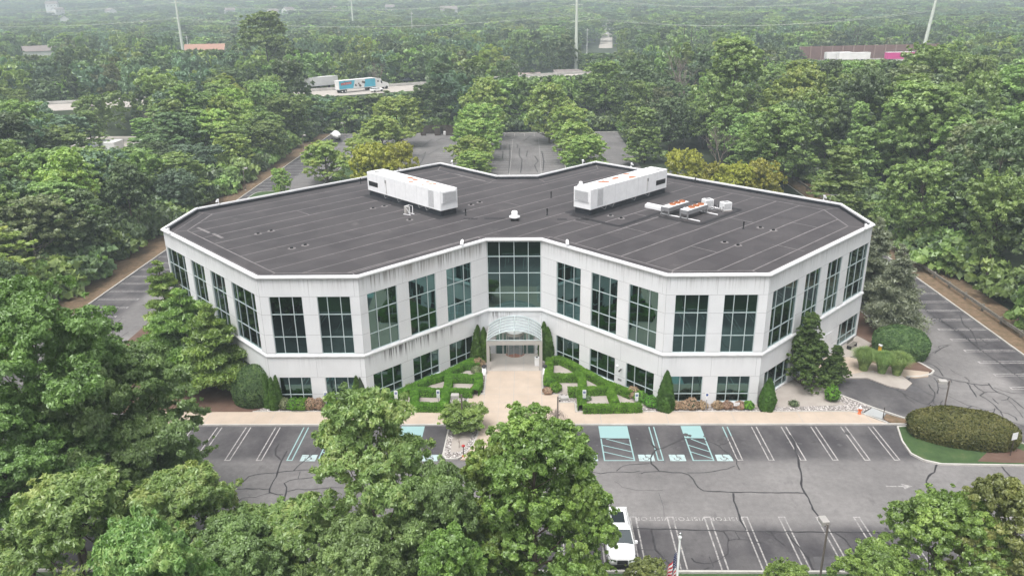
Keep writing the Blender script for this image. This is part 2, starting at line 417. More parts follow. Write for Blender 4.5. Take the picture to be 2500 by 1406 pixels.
LF = {
 'dark':   leaf('foliage_dark', (0.081, 0.123, 0.058), (0.144, 0.212, 0.095), (0.244, 0.341, 0.140)),
 'mid':    leaf('foliage_mid', (0.137, 0.206, 0.064), (0.242, 0.357, 0.109), (0.411, 0.527, 0.167)),
 'light':  leaf('foliage_light', (0.181, 0.261, 0.064), (0.322, 0.442, 0.109), (0.513, 0.553, 0.166)),
 'lot':    leaf('foliage_lot', (0.180, 0.271, 0.067), (0.318, 0.459, 0.115), (0.515, 0.558, 0.174), rnd=.12),
 'blue':   leaf('foliage_blue', (0.102, 0.158, 0.102), (0.178, 0.275, 0.173), (0.289, 0.423, 0.258)),
 'olive':  leaf('foliage_olive', (0.120, 0.146, 0.072), (0.208, 0.246, 0.119), (0.330, 0.372, 0.182)),
 'yellow': leaf('foliage_yellow', (0.202, 0.209, 0.031), (0.373, 0.371, 0.053), (0.532, 0.531, 0.088)),
 'locust': leaf('foliage_locust', (0.125, 0.209, 0.065), (0.234, 0.375, 0.114), (0.437, 0.532, 0.196), rnd=.08),
 'sage':   leaf('foliage_sage', (0.118, 0.175, 0.063), (0.203, 0.299, 0.106), (0.331, 0.460, 0.164), rnd=.08),
 'bright': leaf('foliage_bright', (0.108, 0.171, 0.048), (0.180, 0.281, 0.077), (0.300, 0.436, 0.123), rnd=.05),
 'yellowgreen': leaf('foliage_yellowgreen', (0.125, 0.151, 0.048), (0.221, 0.259, 0.080), (0.383, 0.412, 0.129), rnd=.05),
 'maple':  leaf('foliage_maple', (0.111, 0.179, 0.042), (0.207, 0.315, 0.072), (0.371, 0.503, 0.124), rnd=.06),
 'pine':   leaf('foliage_pine', (0.105, 0.174, 0.043), (0.199, 0.312, 0.074), (0.370, 0.504, 0.124), rnd=.12),
 'spruce': leaf('foliage_spruce', (0.139, 0.161, 0.113), (0.243, 0.277, 0.191), (0.384, 0.420, 0.293), rnd=.05),
 'pear':   leaf('foliage_pear', (0.053, 0.080, 0.024), (0.098, 0.146, 0.041), (0.196, 0.249, 0.070), rnd=.05, sheen=.015),
 'arb':    leaf('foliage_arborvitae', (0.031, 0.070, 0.010), (0.058, 0.123, 0.018), (0.100, 0.200, 0.032), .15, 1.5, .1, sheen=.015),
 'hedge':  leaf('foliage_hedge', (0.058, 0.146, 0.014), (0.106, 0.256, 0.026), (0.186, 0.390, 0.049), .2, 1.2, .06, sheen=.015),
 'yew':    leaf('foliage_yew', (0.044, 0.078, 0.029), (0.083, 0.138, 0.050), (0.159, 0.234, 0.079), .12, 1.5, .1, sheen=.015),
 'russet': leaf('foliage_russet', (0.062, 0.074, 0.022), (0.115, 0.119, 0.039), (0.184, 0.178, 0.066), .15, .8, .05, sheen=.015),
 'tan':    leaf('foliage_tan', (0.221, 0.146, 0.096), (0.387, 0.262, 0.178), (0.536, 0.414, 0.299), .15, 1.5, .1, sheen=.015),
 'grassy': leaf('foliage_grassy', (0.114, 0.190, 0.056), (0.212, 0.328, 0.101), (0.372, 0.511, 0.177), .2, 1.5, .05),
}

# ------------------------------------------------------------------ foliage builder
def leaf_mesh(name, P, N, size, mat, rng, aspect=1.7, smooth=False):
    """one rhombus per leaf or leaf spray; P centres, N normals, size (n,)"""
    n = len(P)
    N = N / np.linalg.norm(N, axis=1, keepdims=True)
    t = rng.normal(size=(n, 3)); t -= N * np.sum(t * N, axis=1, keepdims=True); t /= np.linalg.norm(t, axis=1, keepdims=True)
    b = np.cross(N, t); s = size[:, None] * .5
    V = np.empty((n, 4, 3)); V[:, 0] = P - t * s * aspect; V[:, 1] = P - b * s; V[:, 2] = P + t * s * aspect; V[:, 3] = P + b * s
    me = D.meshes.new(name); me.vertices.add(n * 4); me.vertices.foreach_set('co', V.reshape(-1).astype(np.float32))
    me.loops.add(n * 4); me.loops.foreach_set('vertex_index', np.arange(n * 4, dtype=np.int32))
    me.polygons.add(n); me.polygons.foreach_set('loop_start', np.arange(0, n * 4, 4, dtype=np.int32))
    try: me.polygons.foreach_set('loop_total', np.full(n, 4, dtype=np.int32))
    except Exception: pass
    me.update(calc_edges=True); me.materials.append(mat)
    return me

def unit(v): return v / np.linalg.norm(v, axis=-1, keepdims=True)
def prof_round(t): return np.sqrt(np.clip(1 - (2 * t - 1) ** 2 * .92, 0, 1))
def prof_cone(t): return np.clip((1 - t) ** .8, .04, 1) * np.clip(t * 6 + .55, 0, 1)
def prof_oval(t): return np.clip(np.sin(np.pi * (t * .86 + .10)) ** .7, .05, 1)
def prof_vase(t): return np.clip(.35 + .75 * t - .55 * np.clip(t - .72, 0, 1) ** 1 * 2.4, .1, 1)
PROF = {'round': prof_round, 'cone': prof_cone, 'oval': prof_oval, 'vase': prof_vase}

def crown(kind, H, R, hb, nl, nleaf, lsize, seed, lobe=.36, flat=.75, asp=1.7, tuft=.4, inner=.06, sub_n=70):
    """leaf centres, normals, sizes and lobe centres of a crown reaching from hb to H"""
    rng = np.random.default_rng(seed); pf = PROF[kind]
    C = []; Rl = []
    for i in range(nl):
        t = (i + .5) / nl; t = t ** .85
        t = min(.93, max(.05, t + rng.uniform(-.05, .05)))
        a = i * 2.39996 + rng.uniform(-.4, .4)
        rl = R * lobe * rng.uniform(.62, 1.38) * (.75 + .25 * pf(np.array(t)))
        rr = max(0, pf(np.array(t)) * R - rl * .75) * rng.uniform(.58, 1.16)
        C.append((rr * math.cos(a), rr * math.sin(a), hb + (H - hb) * t)); Rl.append(rl)
    C.append((0, 0, H - R * lobe * .8)); Rl.append(R * lobe * .85)
    C = np.array(C); Rl = np.array(Rl)
    C[:, 2] = np.minimum(C[:, 2], H - Rl * flat * .9)
    # every bough carries many small clumps of leaves; the gaps between them stay dark
    wgt = Rl ** 2; wgt /= wgt.sum(); nsub = max(60, int(nleaf / sub_n)); si = rng.choice(len(C), nsub, p=wgt)
    d0 = unit(rng.normal(size=(nsub, 3)) + np.array([0, 0, .30]))
    outw = C[si] * np.array([1, 1, 0]); ol = np.linalg.norm(outw, axis=1, keepdims=True) + 1e-6
    d0 = unit(d0 + .45 * outw / ol * np.clip(ol / R, 0, 1))
    rsh = Rl[si] * rng.uniform(.55, 1.12, nsub) ** .8
    SC = C[si] + d0 * rsh[:, None] * np.array([1, 1, flat]); SR = Rl[si] * tuft * rng.uniform(.6, 1.25, nsub) * .62
    sh_ = rng.random(nsub) < .10; SC[sh_] += (d0[sh_] * np.array([1, 1, .9])) * (Rl[si][sh_] * rng.uniform(.15, .55, sh_.sum()))[:, None]; SR[sh_] *= .6
    SC[:, 2] = np.clip(SC[:, 2], .3, H + R * .02 - SR * .3)
    wk = SR ** 2; wk /= wk.sum(); li = rng.choice(nsub, nleaf, p=wk)
    d = unit(rng.normal(size=(nleaf, 3)) + np.array([0, 0, .25]) + .5 * d0[li])
    P = SC[li] + d * (SR[li] * rng.random(nleaf) ** .42)[:, None] * np.array([1, 1, .62])
    k = rng.random(nleaf) < inner
    P[k] = np.stack([P[k, 0] * .6, P[k, 1] * .6, P[k, 2]], 1)
    N = unit(.45 * d + .35 * d0[li] + np.array([0, 0, .45]) + .62 * rng.normal(size=(nleaf, 3)))
    S = lsize * rng.uniform(.55, 1.35, nleaf)
    return P, N, S, C, rng

def trunk_mb(H, C, r0, seed, hb, n=6, mat=None, frac=.8):
    rnd = random.Random(seed); m = MB()
    top = H * frac; lean = (rnd.uniform(-.3, .3), rnd.uniform(-.3, .3))
    pts = []; rad = []
    for i in range(6):
        t = i / 5; pts.append((lean[0] * t * t, lean[1] * t * t, top * t)); rad.append(r0 * (1 - .78 * t) * (1.25 if i == 0 else 1))
    m.tube(pts, rad, mat, n)
    for c in C:
        if rnd.random() < .25: continue
        z0 = min(top * .9, max(hb * .55, c[2] - (abs(c[0]) + abs(c[1])) * .8)); t = z0 / top
        a = Vector((lean[0] * t * t, lean[1] * t * t, z0)); b = Vector([float(q) for q in c]); mid = a.lerp(b, .5) + Vector((rnd.uniform(-.3, .3), rnd.uniform(-.3, .3), -.1 * (b - a).length))
        ra = r0 * (1 - .78 * t) * .5
        m.tube([a, mid, b], [ra, ra * .6, ra * .22], mat, 5, cap=False)
    return m

class Kind: pass
def make_kind(name, prof, H, R, hb, nl, nleaf, lsize, seed, mat, bark='bark', r0=.22, **kw):
    k = Kind(); k.H = H; k.R = R; k.name = name
    P, N, S, C, rng = crown(prof, H, R, hb, nl, nleaf, lsize, seed, **{q: v for q, v in kw.items() if q in ('lobe', 'flat', 'asp', 'tuft', 'inner', 'sub_n')})
    k.crown = leaf_mesh(name + '_crown', P, N, S, LF[mat], rng, kw.get('asp', 1.7))
    t = trunk_mb(H, C, r0, seed, hb, mat=M[bark])
    me = D.meshes.new(name + '_trunk'); me.from_pydata(t.v, [], t.f); me.materials.append(M[bark])
    me.polygons.foreach_set('use_smooth', [True] * len(t.f)); me.update(); k.trunk = me
    return k
def plant(k, x, y, H=None, R=None, rz=None, label='', cat='tree', group=None, name=None, z=0.0, crown_name='crown'):
    e = empty(name or 'tree', (x, y, z), random.uniform(0, 6.28) if rz is None else rz)
    sz = (H or k.H) / k.H; sr = (R / k.R) if R else sz
    e.scale = (sr, sr, sz)
    c = D.objects.new(crown_name, k.crown); COL.objects.link(c); c.parent = e
    if k.trunk:
        t = D.objects.new('trunk', k.trunk); COL.objects.link(t); t.parent = e
    tag(e, label, cat, group); return e

# ================================================================== the office building
HALF = [(2.86, 0.0), (13.88, -11.33), (23.04, -11.33), (38.58, 4.62), (38.40, 13.51), (11.72, 40.07), (2.87, 30.64)]
POLY = [(-x, y) for x, y in reversed(HALF)] + HALF      # L7..L1, R1..R7 ; goes counter-clockwise seen from above
POLY = POLY[:]                                           # L7 L6 L5 L4 L3 L2 L1 R1 R2 R3 R4 R5 R6 R7
def offset_poly(P, d):                                   # outward for d > 0 on a counter-clockwise polygon
    out = []; n = len(P)
    for i in range(n):
        a, b, c = Vector(P[i - 1]), Vector(P[i]), Vector(P[(i + 1) % n])
        n1 = Vector(((b - a).y, -(b - a).x)).normalized(); n2 = Vector(((c - b).y, -(c - b).x)).normalized()
        q = (n1 + n2) / (1 + n1.dot(n2)); out.append((b.x + q.x * d, b.y + q.y * d))
    return out
def ccw(P): return sum(P[i - 1][0] * P[i][1] - P[i][0] * P[i - 1][1] for i in range(len(P))) > 0
if not ccw(POLY): POLY.reverse()
def sweep(mb, prof, m, sm=False):                        # profile (offset, z) swept round the building
    rings = [[(p[0], p[1], z) for p in offset_poly(POLY, o)] for o, z in prof]
    n = len(POLY)
    for a, b in zip(rings, rings[1:]):
        for i in range(n):
            j = (i + 1) % n; mb.face([a[i], a[j], b[j], b[i]], m, sm)

bld = empty('office_building', (0, 0, 0))
tag(bld, 'white two storey office building of two joined octagonal wings with dark reflective windows', 'office building')
TOPW, SILL2, HEAD2, BANDT, BANDB, HEAD1, SILL1 = 12.9, 5.42, 11.15, 5.36, 5.03, 3.0, .32
ROOFZ = 12.65
L3W = [(2.15, 5.49, 3), (6.87, 10.21, 3), (11.6, 14.98, 3)]          # diagonal face, from the entrance
L2W = [(.87, 3.91, 3), (5.27, 8.32, 3)]
L4W = [(.97, 5.92, 4), (7.38, 10.72, 3), (12.18, 15.54, 3), (17.05, 21.98, 4)]
def spread(L, n): 
    p = L / n; return [(i * p + p * .22, (i + 1) * p - p * .22, 3) for i in range(n)]
cls = {}
def face_windows(a, b):
    L = math.hypot(b[0] - a[0], b[1] - a[1]); mx, my = (a[0] + b[0]) / 2, (a[1] + b[1]) / 2
    if abs(mx) < .5 and my < 5: return 'atrium', [(0.06, L - .06, 4)], L
    if abs(mx) < .5: return 'back', spread(L, 1), L
    if my < -11: return 'front', [w_ for w_ in L2W] if mx > 0 else [(L - q, L - p, n) for p, q, n in reversed(L2W)], L
    if my < 0 and abs(mx) < 14:
        return 'diag', (L3W if mx > 0 else [(L - q, L - p, n) for p, q, n in reversed(L3W)]), L
    if my < 0 and abs(mx) > 23: return 'side', (L4W if mx > 0 else [(L - q, L - p, n) for p, q, n in reversed(L4W)]), L
    if abs(mx) > 37: return 'end', spread(L, 2), L
    if my > 15 and L > 20: return 'rear', spread(L, 7), L
    return 'rear', spread(L, 3), L
MULL = {3: [.30, .70], 4: [.18, .50, .82]}
REC = .16
wall = MB()
def P3(a, u, nrm, s, z, o=0.0): return (a[0] + u[0] * s + nrm[0] * o, a[1] + u[1] * s + nrm[1] * o, z)
def add_window(a, u, nr, s0, s1, z0, z1, mull, rows, sill=True):
    """one window: frame part with its glass and sill as sub-parts; local box strips on the wall line"""
    fr = MB(); fwid = .055
    def bar(sa, sb, za, zb, o0, o1, mb=fr):
        v = [P3(a, u, nr, s, z, o) for (s, z, o) in ((sa, za, o0), (sb, za, o0), (sb, zb, o0), (sa, zb, o0), (sa, za, o1), (sb, za, o1), (sb, zb, o1), (sa, zb, o1))]
        mb.raw(v, [(4, 5, 6, 7), (0, 4, 7, 3), (5, 1, 2, 6), (7, 6, 2, 3), (0, 1, 5, 4)], M['frame'])
    o0, o1 = -REC + .005, -REC + .075
    bar(s0, s0 + fwid, z0, z1, o0, o1); bar(s1 - fwid, s1, z0, z1, o0, o1)
    bar(s0 + fwid, s1 - fwid, z1 - fwid, z1, o0, o1 - .003); bar(s0 + fwid, s1 - fwid, z0, z0 + fwid, o0, o1 - .003)
    for f in mull:
        s = s0 + (s1 - s0) * f; bar(s - .033, s + .033, z0 + fwid, z1 - fwid, o0, o1 - .006)
    for z in rows: bar(s0 + fwid, s1 - fwid, z - .036, z + .036, o0, o1 - .012)
    w_ = fr.build('window', None, bld)
    g = MB()
    # panes: each sits a hair out of true, as real ones do
    sb = [s0] + [s0 + (s1 - s0) * f for f in mull] + [s1]; zb = [z0] + sorted(rows) + [z1]
    for i in range(len(sb) - 1):
        for j in range(len(zb) - 1):
            e1, e2 = random.uniform(-.0035, .0035), random.uniform(-.0035, .0035)
            g.face([P3(a, u, nr, sb[i], zb[j], -REC - e1), P3(a, u, nr, sb[i + 1], zb[j], -REC + e1), P3(a, u, nr, sb[i + 1], zb[j + 1], -REC + e2), P3(a, u, nr, sb[i], zb[j + 1], -REC - e2)], M['glass'])
    g.build('glass_pane', None, w_)
    if sill:
        sl = MB(); bar(s0 - .03, s1 + .03, z0 - .09, z0 - .004, -REC, .035, sl)
        sl.mats = [M['coping']]; sl.build('window_sill', None, w_)
nP = len(POLY)
door_face = None
for i in range(nP):
    a, b = POLY[i], POLY[(i + 1) % nP]
    kind, wins, L = face_windows(a, b)
    u = ((b[0] - a[0]) / L, (b[1] - a[1]) / L); nr = (u[1], -u[0])
    # which floors have windows where
    up = [(p, q, n, SILL2, HEAD2, [7.12, 9.37]) for p, q, n in wins]
    lo = [(p, q, n, SILL1, HEAD1, [1.14]) for p, q, n in wins]
    if kind == 'atrium':
        up = [(wins[0][0], wins[0][1], 4, SILL2, 12.82, [7.14, 9.36, 11.18])]
        lo = [(.35, L - .35, 0, .0, 4.52, [])]
    if kind == 'side' and (a[0] + b[0]) > 0:
        lo = [w_ for w_ in lo if not (12 < w_[0] < 13)]            # service doors instead of the third window
    def holes(items):
        sbr = sorted(set([0, L] + [w_[0] for w_ in items] + [w_[1] for w_ in items])); return sbr
    def panel(items, za, zb):
        if not items:
            wall.face([P3(a, u, nr, 0, za), P3(a, u, nr, L, za), P3(a, u, nr, L, zb), P3(a, u, nr, 0, zb)], M['wall']); return
        z0, z1 = items[0][3], items[0][4]
        if z0 > za: wall.face([P3(a, u, nr, 0, za), P3(a, u, nr, L, za), P3(a, u, nr, L, z0), P3(a, u, nr, 0, z0)], M['wall'])
        if zb > z1: wall.face([P3(a, u, nr, 0, z1), P3(a, u, nr, L, z1), P3(a, u, nr, L, zb), P3(a, u, nr, 0, zb)], M['wall'])
        s = 0
        for it in items:
            wall.face([P3(a, u, nr, s, z0), P3(a, u, nr, it[0], z0), P3(a, u, nr, it[0], z1), P3(a, u, nr, s, z1)], M['wall']); s = it[1]
        wall.face([P3(a, u, nr, s, z0), P3(a, u, nr, L, z0), P3(a, u, nr, L, z1), P3(a, u, nr, s, z1)], M['wall'])
        for it in items:
            s0, s1 = it[0], it[1]
            for q in ([(s0, z0), (s0, z1)], [(s1, z1), (s1, z0)], [(s0, z1), (s1, z1)], [(s1, z0), (s0, z0)]):
                (sa, ya), (sb_, yb) = q
                wall.face([P3(a, u, nr, sa, ya), P3(a, u, nr, sb_, yb), P3(a, u, nr, sb_, yb, -REC - .03), P3(a, u, nr, sa, ya, -REC - .03)], M['wall'])
    panel(lo, -.1, 5.2); panel(up, 5.2, TOPW)
    for p, q, n, z0, z1, rows in up: add_window(a, u, nr, p, q, z0, z1, MULL[n] if kind != 'atrium' else [.226, .5, .764], rows, kind != 'atrium')
    if kind != 'atrium':
        for p, q, n, z0, z1, rows in lo: add_window(a, u, nr, p, q, z0, z1, MULL[n], rows)
    # panel joints
    def jl(sa, za, sb_, zb, w_=.028):
        if abs(za - zb) < 1e-6: v = [P3(a, u, nr, sa, za - w_ / 2, .003), P3(a, u, nr, sb_, za - w_ / 2, .003), P3(a, u, nr, sb_, za + w_ / 2, .003), P3(a, u, nr, sa, za + w_ / 2, .003)]
        else: v = [P3(a, u, nr, sa - w_ / 2, za, .003), P3(a, u, nr, sa + w_ / 2, za, .003), P3(a, u, nr, sa + w_ / 2, zb, .003), P3(a, u, nr, sa - w_ / 2, zb, .003)]
        wall.face(v, M['joint'])
    if kind != 'atrium':
        e = [0] + [x for p in wins for x in p[:2]] + [L]
        for k in range(0, len(e), 2):
            for z in (7.36, 9.37, 11.15, SILL2 + .12): jl(e[k] + .02, z, e[k + 1] - .02, z)
            for z in (HEAD1, 1.25): jl(e[k] + .02, z, e[k + 1] - .02, z)
        for k in range(2, len(e) - 1, 2):
            mid = (e[k] + e[k + 1]) / 2; jl(mid, 11.2, mid, 12.8, .022); jl(mid, 3.05, mid, 5.0, .022)
    for z0, z1 in ((-.05, 5.0), (5.4, 12.8)): jl(.012, z0, .012, z1, .022)
    if kind == 'atrium': door_face = (a, u, nr, L)
wall.build('wall', None, bld)
cp = MB()
sweep(cp, [(-.17, 12.98), (-.17, 13.17), (.15, 13.17), (.21, 13.12), (.23, 13.03), (.21, 12.95), (.14, 12.90), (0, 12.90)], M['coping'], False)
cp.build('coping', None, bld)
tb = MB()
sweep(tb, [(0, BANDT + .02), (.05, BANDT), (.11, 5.31), (.14, 5.22), (.13, 5.13), (.07, 5.07), (0, 5.06)], M['band'], False)
tb.build('string_course', None, bld)
# parapet inside face and roof skin
rf = MB(); inner = offset_poly(POLY, -.18)
rf.poly(inner, ROOFZ, M['roof'])
rf.build('roof', None, bld)
pf_ = MB()
inn2 = offset_poly(POLY, -.175)
for i in range(nP):
    p, q = inn2[i], inn2[(i + 1) % nP]; pf_.face([(q[0], q[1], ROOFZ - .02), (p[0], p[1], ROOFZ - .02), (p[0], p[1], 13.0), (q[0], q[1], 13.0)], M['flash'])
pf_.build('parapet_flashing', None, bld)
# seams of the membrane: a perimeter band and parallel sheets laid at 45 degrees
sm_ = MB(); zs = ROOFZ + .005
per = offset_poly(POLY, -2.25); per1 = offset_poly(POLY, -.95)
for ring, wd in ((per, .13), (per1, .07)):
    for i in range(nP):
        p, q = ring[i], ring[(i + 1) % nP]
        if ring is per1 and (i % 3 == 1): continue
        sm_.strip([p, q], wd, zs, M['seam'])
for i in range(nP):
    p, q = offset_poly(POLY, -.36)[i], per[i]; sm_.strip([p, q], .11, zs + .002, M['seam'])
def clip_line(P, c):                                     # pieces of the line x - y = c inside the polygon P
    hits = []
    for i in range(len(P)):
        p, q = P[i], P[(i + 1) % len(P)]; fp, fq = p[0] - p[1] - c, q[0] - q[1] - c
        if fp * fq < 0: t = fp / (fp - fq); hits.append((p[0] + (q[0] - p[0]) * t, p[1] + (q[1] - p[1]) * t))
    hits.sort(); return list(zip(hits[0::2], hits[1::2]))
rr = random.Random(3); c = -40.4 - 4.27 * 3
k = 0
while c < 45:
    for p, q in clip_line(per, c):
        if math.hypot(p[0] - q[0], p[1] - q[1]) < 2: continue
        n = max(2, int(math.hypot(p[0] - q[0], p[1] - q[1]) / 4)); pts = []
        for j in range(n + 1):
            t = j / n; e = rr.uniform(-.05, .05) if 0 < j < n else 0; pts.append((p[0] + (q[0] - p[0]) * t + e, p[1] + (q[1] - p[1]) * t - e))
        sm_.strip(pts, [rr.uniform(.09, .17) for _ in pts], zs + .004, M['seam'])
        if rr.random() < .75:                            # a cross joint between two sheets
            t = rr.uniform(.2, .8); x, y = p[0] + (q[0] - p[0]) * t, p[1] + (q[1] - p[1]) * t
            x2, y2 = x + 2.08, y - 2.08
            if x2 - y2 < 44: sm_.strip([(x, y), (x2, y2)], .10, zs + .006, M['seam'])
    c += 4.27; k += 1
for a_, b_, wd in (((850, 130), (1090, 240), .32), ((1165, 255), (1360, 345), .36)):
    p, q = ZP(380, 540, 8.32, [a_, b_], ROOFZ); sm_.strip([p, q], wd, zs + .008, M['seam'])
for a_, b_, wd in (((1560, 280), (2030, 390), .22), ((1000, 420), (1690, 320), .22)):
    p, q = ZP(860, 380, 6.25, [a_, b_], ROOFZ); sm_.strip([p, q], wd, zs + .008, M['seam'])
sm_.build('roof_seam', None, bld)
pt = MB()
def rstrip(o, s, pts, wd, seg=0):
    P_ = ZP(o[0], o[1], s, pts, ROOFZ)
    if seg:
        Q = densify(P_, seg)
        for p, q in zip(Q, Q[1:]):
            t = .96; pt.strip([p, (p[0] + (q[0] - p[0]) * t, p[1] + (q[1] - p[1]) * t)], wd, zs + .011, M['patch'])
    else: pt.strip(P_, wd, zs + .011, M['patch'])
rstrip((1360, 380), 5.208, [(170, 755), (420, 815), (790, 903), (1040, 820), (1310, 725), (1370, 690)], .62, 3.1)
rstrip((1360, 380), 5.208, [(1285, 770), (1560, 830), (1810, 880), (2060, 790), (2340, 690), (2010, 635), (1850, 600), (1720, 585)], .62, 3.1)
rstrip((860, 380), 6.25, [(1700, 962), (1915, 965)], .55, .7); rstrip((860, 380), 6.25, [(2015, 962), (2340, 958)], .55, .7)
rstrip((1360, 380), 5.208, [(0, 812), (130, 812)], .55, .7); rstrip((1360, 380), 5.208, [(235, 812), (410, 815)], .55, .7)
pt.build('roof_patch', None, bld)

# entrance: doors, revolving door, canopy
a, u, nr, L = door_face
sx = 1 if u[0] > 0 else -1
lob = MB()                                               # white portal wall behind the canopy, with the lobby doors in it
lob.box(-2.5, 2.5, .05, .30, 2.66, 4.5, M['wall'])
# arched header
def carc(y, hw, z0, rise, n=24):                         # circular arc of half width hw
    Rr = (hw * hw + rise * rise) / (2 * rise); cz = z0 + rise - Rr; t0 = math.asin(hw / Rr)
    return [(Rr * math.sin(-t0 + 2 * t0 * i / n), y, cz + Rr * math.cos(-t0 + 2 * t0 * i / n)) for i in range(n + 1)]
lob.raw([(-2.51, -.0, 0), (-2.51, .3, 0), (-2.51, .3, 4.52), (-2.51, -.0, 4.52)], [(0, 1, 2, 3)], M['wall'])
lob.raw([(2.51, -.0, 0), (2.51, .3, 0), (2.51, .3, 4.52), (2.51, -.0, 4.52)], [(3, 2, 1, 0)], M['wall'])
lob.box(-2.5, -2.12, .04, .30, 0, 2.655, M['wall']); lob.box(2.12, 2.5, .04, .30, 0, 2.655, M['wall'])
lob.build('portal_wall', None, bld)
gl = MB(); gl.face([(-2.12, .10, .0), (2.12, .10, .0), (2.12, .10, 2.66), (-2.12, .10, 2.66)], M['glass']); gl.build('lobby_glazing', None, bld)
def door_leaf(x0, x1, y=.0, z1=2.6, nm='lobby_door'):
    f = MB(); y -= .012
    f.box(x0, x0 + .07, y - .05, y + .03, .02, z1, M['cream_metal']); f.box(x1 - .07, x1, y - .05, y + .03, .02, z1, M['cream_metal'])
    f.box(x0 + .07, x1 - .07, y - .05, y + .03, z1 - .07, z1, M['cream_metal']); f.box(x0 + .07, x1 - .07, y - .05, y + .03, .02, .14, M['cream_metal'])
    d = f.build(nm, None, bld)
    g = MB(); g.face([(x0 + .07, y - .01, .14), (x1 - .07, y - .01, .14), (x1 - .07, y - .01, z1 - .07), (x0 + .07, y - .01, z1 - .07)], M['glass']); g.build('glass_pane', None, d)
    return d
door_leaf(-2.1, -1.32, nm='side_light'); d1 = door_leaf(-1.28, -.86); door_leaf(1.32, 2.1, nm='side_light'); d2 = door_leaf(.86, 1.28)
for d, x in ((d1, -.95), (d2, .95)):
    h = MB(); h.tube([(x, -.10, .95), (x, -.10, 1.35)], .018, M['chrome'], 6); h.build('door_handle', None, d)
rd = MB()                                                # revolving door drum
for k in range(13):
    t0, t1 = math.pi * (1 + k / 13), math.pi * (1 + (k + 1) / 13)
    x0, y0, x1, y1 = .95 * math.cos(t0), .95 * math.sin(t0) * .95, .95 * math.cos(t1), .95 * math.sin(t1) * .95
    rd.face([(x0, y0, 2.45), (x1, y1, 2.45), (x1, y1, 2.85), (x0, y0, 2.85)], M['cream_metal'])
    if k % 3 == 0: rd.tube([(x0, y0, 0.03), (x0, y0, 2.45)], .035, M['cream_metal'], 4)
rd.lathe([(0, 2.86), (.98, 2.86), (.98, 2.8)], (0, 0, 0), M['siding'], 24)
rev = rd.build('revolving_door', None, bld)
wg = MB()
for t in (-2.3, -.8, -1.55): wg.tube([(.86 * math.cos(t), .86 * math.sin(t), 1.0), (0, 0, 1.0)], .02, M['chrome'], 5)
wg.face([(0, -.02, .1), (-.8, -.45, .1), (-.8, -.45, 2.4), (0, -.02, 2.4)], M['canopy']); wg.face([(0, -.02, .1), (.8, -.45, .1), (.8, -.45, 2.4), (0, -.02, 2.4)], M['canopy'])
wg.build('door_wing', None, rev)
mat_ = MB(); mat_.poly([(1.05 * math.cos(math.pi * (1 + i / 16)), -.03 + 1.0 * math.sin(math.pi * (1 + i / 16))) for i in range(17)], .135, simple('door_mat', (.28, .14, .10), .9)); mat_.build('entrance_mat', None, rev)
# canopy
can = MB()
for x in (-2.72, 2.72):
    can.box(x - .16, x + .16, -4.05, -3.75, .0, 2.96, M['cream_metal']); can.box(x - .20, x + .20, -4.09, -3.71, .10, .26, M['cream_metal'])
can.build('canopy_column', None, bld)
cb_ = MB()
cb_.box(-2.88, 2.88, -4.06, -3.74, 2.965, 3.42, M['cream_metal'])
cb_.box(-2.88, -2.58, -3.735, -.02, 2.97, 3.41, M['cream_metal']); cb_.box(2.58, 2.88, -3.735, -.02, 2.97, 3.41, M['cream_metal'])
cb_.build('canopy_beam', None, bld)
ag = MB(); fr_ = carc(-4.02, 2.80, 3.45, 1.10); bk = carc(-.02, 2.80, 3.45, 1.10)
for i in range(24): ag.face([fr_[i], fr_[i + 1], bk[i + 1], bk[i]], M['canopy'], True)
cg = ag.build('canopy_vault', None, bld)
rb = MB()
ys = [-4.03, -3.2, -2.4, -1.6, -.8, -.04]
for k, y in enumerate(ys): rb.tube(carc(y, 2.82, 3.45, 1.12), .055 if k in (0, 5) else .028, M['frame'], 5)
for k in (6, 12, 18): rb.tube([(fr_[k][0], -4.03, fr_[k][2] + .02), (bk[k][0], -.03, bk[k][2] + .02)], .035, M['frame'], 5)
for x, k in ((fr_[6][0], 6), (0, 12), (fr_[18][0], 18)): rb.tube([(x, -4.0, 3.43), (x, -4.0, fr_[k][2])], .035, M['frame'], 5)
rb.tube([(-2.82, -4.02, 3.50), (2.82, -4.02, 3.50)], .04, M['frame'], 5)
rb.build('canopy_rib', None, cg)
# service doors on the right side face
a = HALF[2]; b = HALF[3]; L = math.hypot(b[0] - a[0], b[1] - a[1]); u = ((b[0] - a[0]) / L, (b[1] - a[1]) / L); nr = (u[1], -u[0])
dr = MB()
for s0, s1 in ((12.75, 13.95), (14.0, 15.2)):
    v = [P3(a, u, nr, s, z, o) for (s, z, o) in ((s0, .12, .01), (s1, .12, .01), (s1, 2.85, .01), (s0, 2.85, .01), (s0, .12, .05), (s1, .12, .05), (s1, 2.85, .05), (s0, 2.85, .05))]
    dr.raw(v, [(4, 5, 6, 7), (0, 4, 7, 3), (5, 1, 2, 6), (7, 6, 2, 3)], M['coping'])
sdr = dr.build('service_door', None, bld)
hd = MB(); p_ = P3(a, u, nr, 13.85, 1.1, .09); hd.tube([p_, (p_[0] + u[0] * .12, p_[1] + u[1] * .12, 1.1)], .02, M['chrome'], 5); hd.build('door_handle', None, sdr)
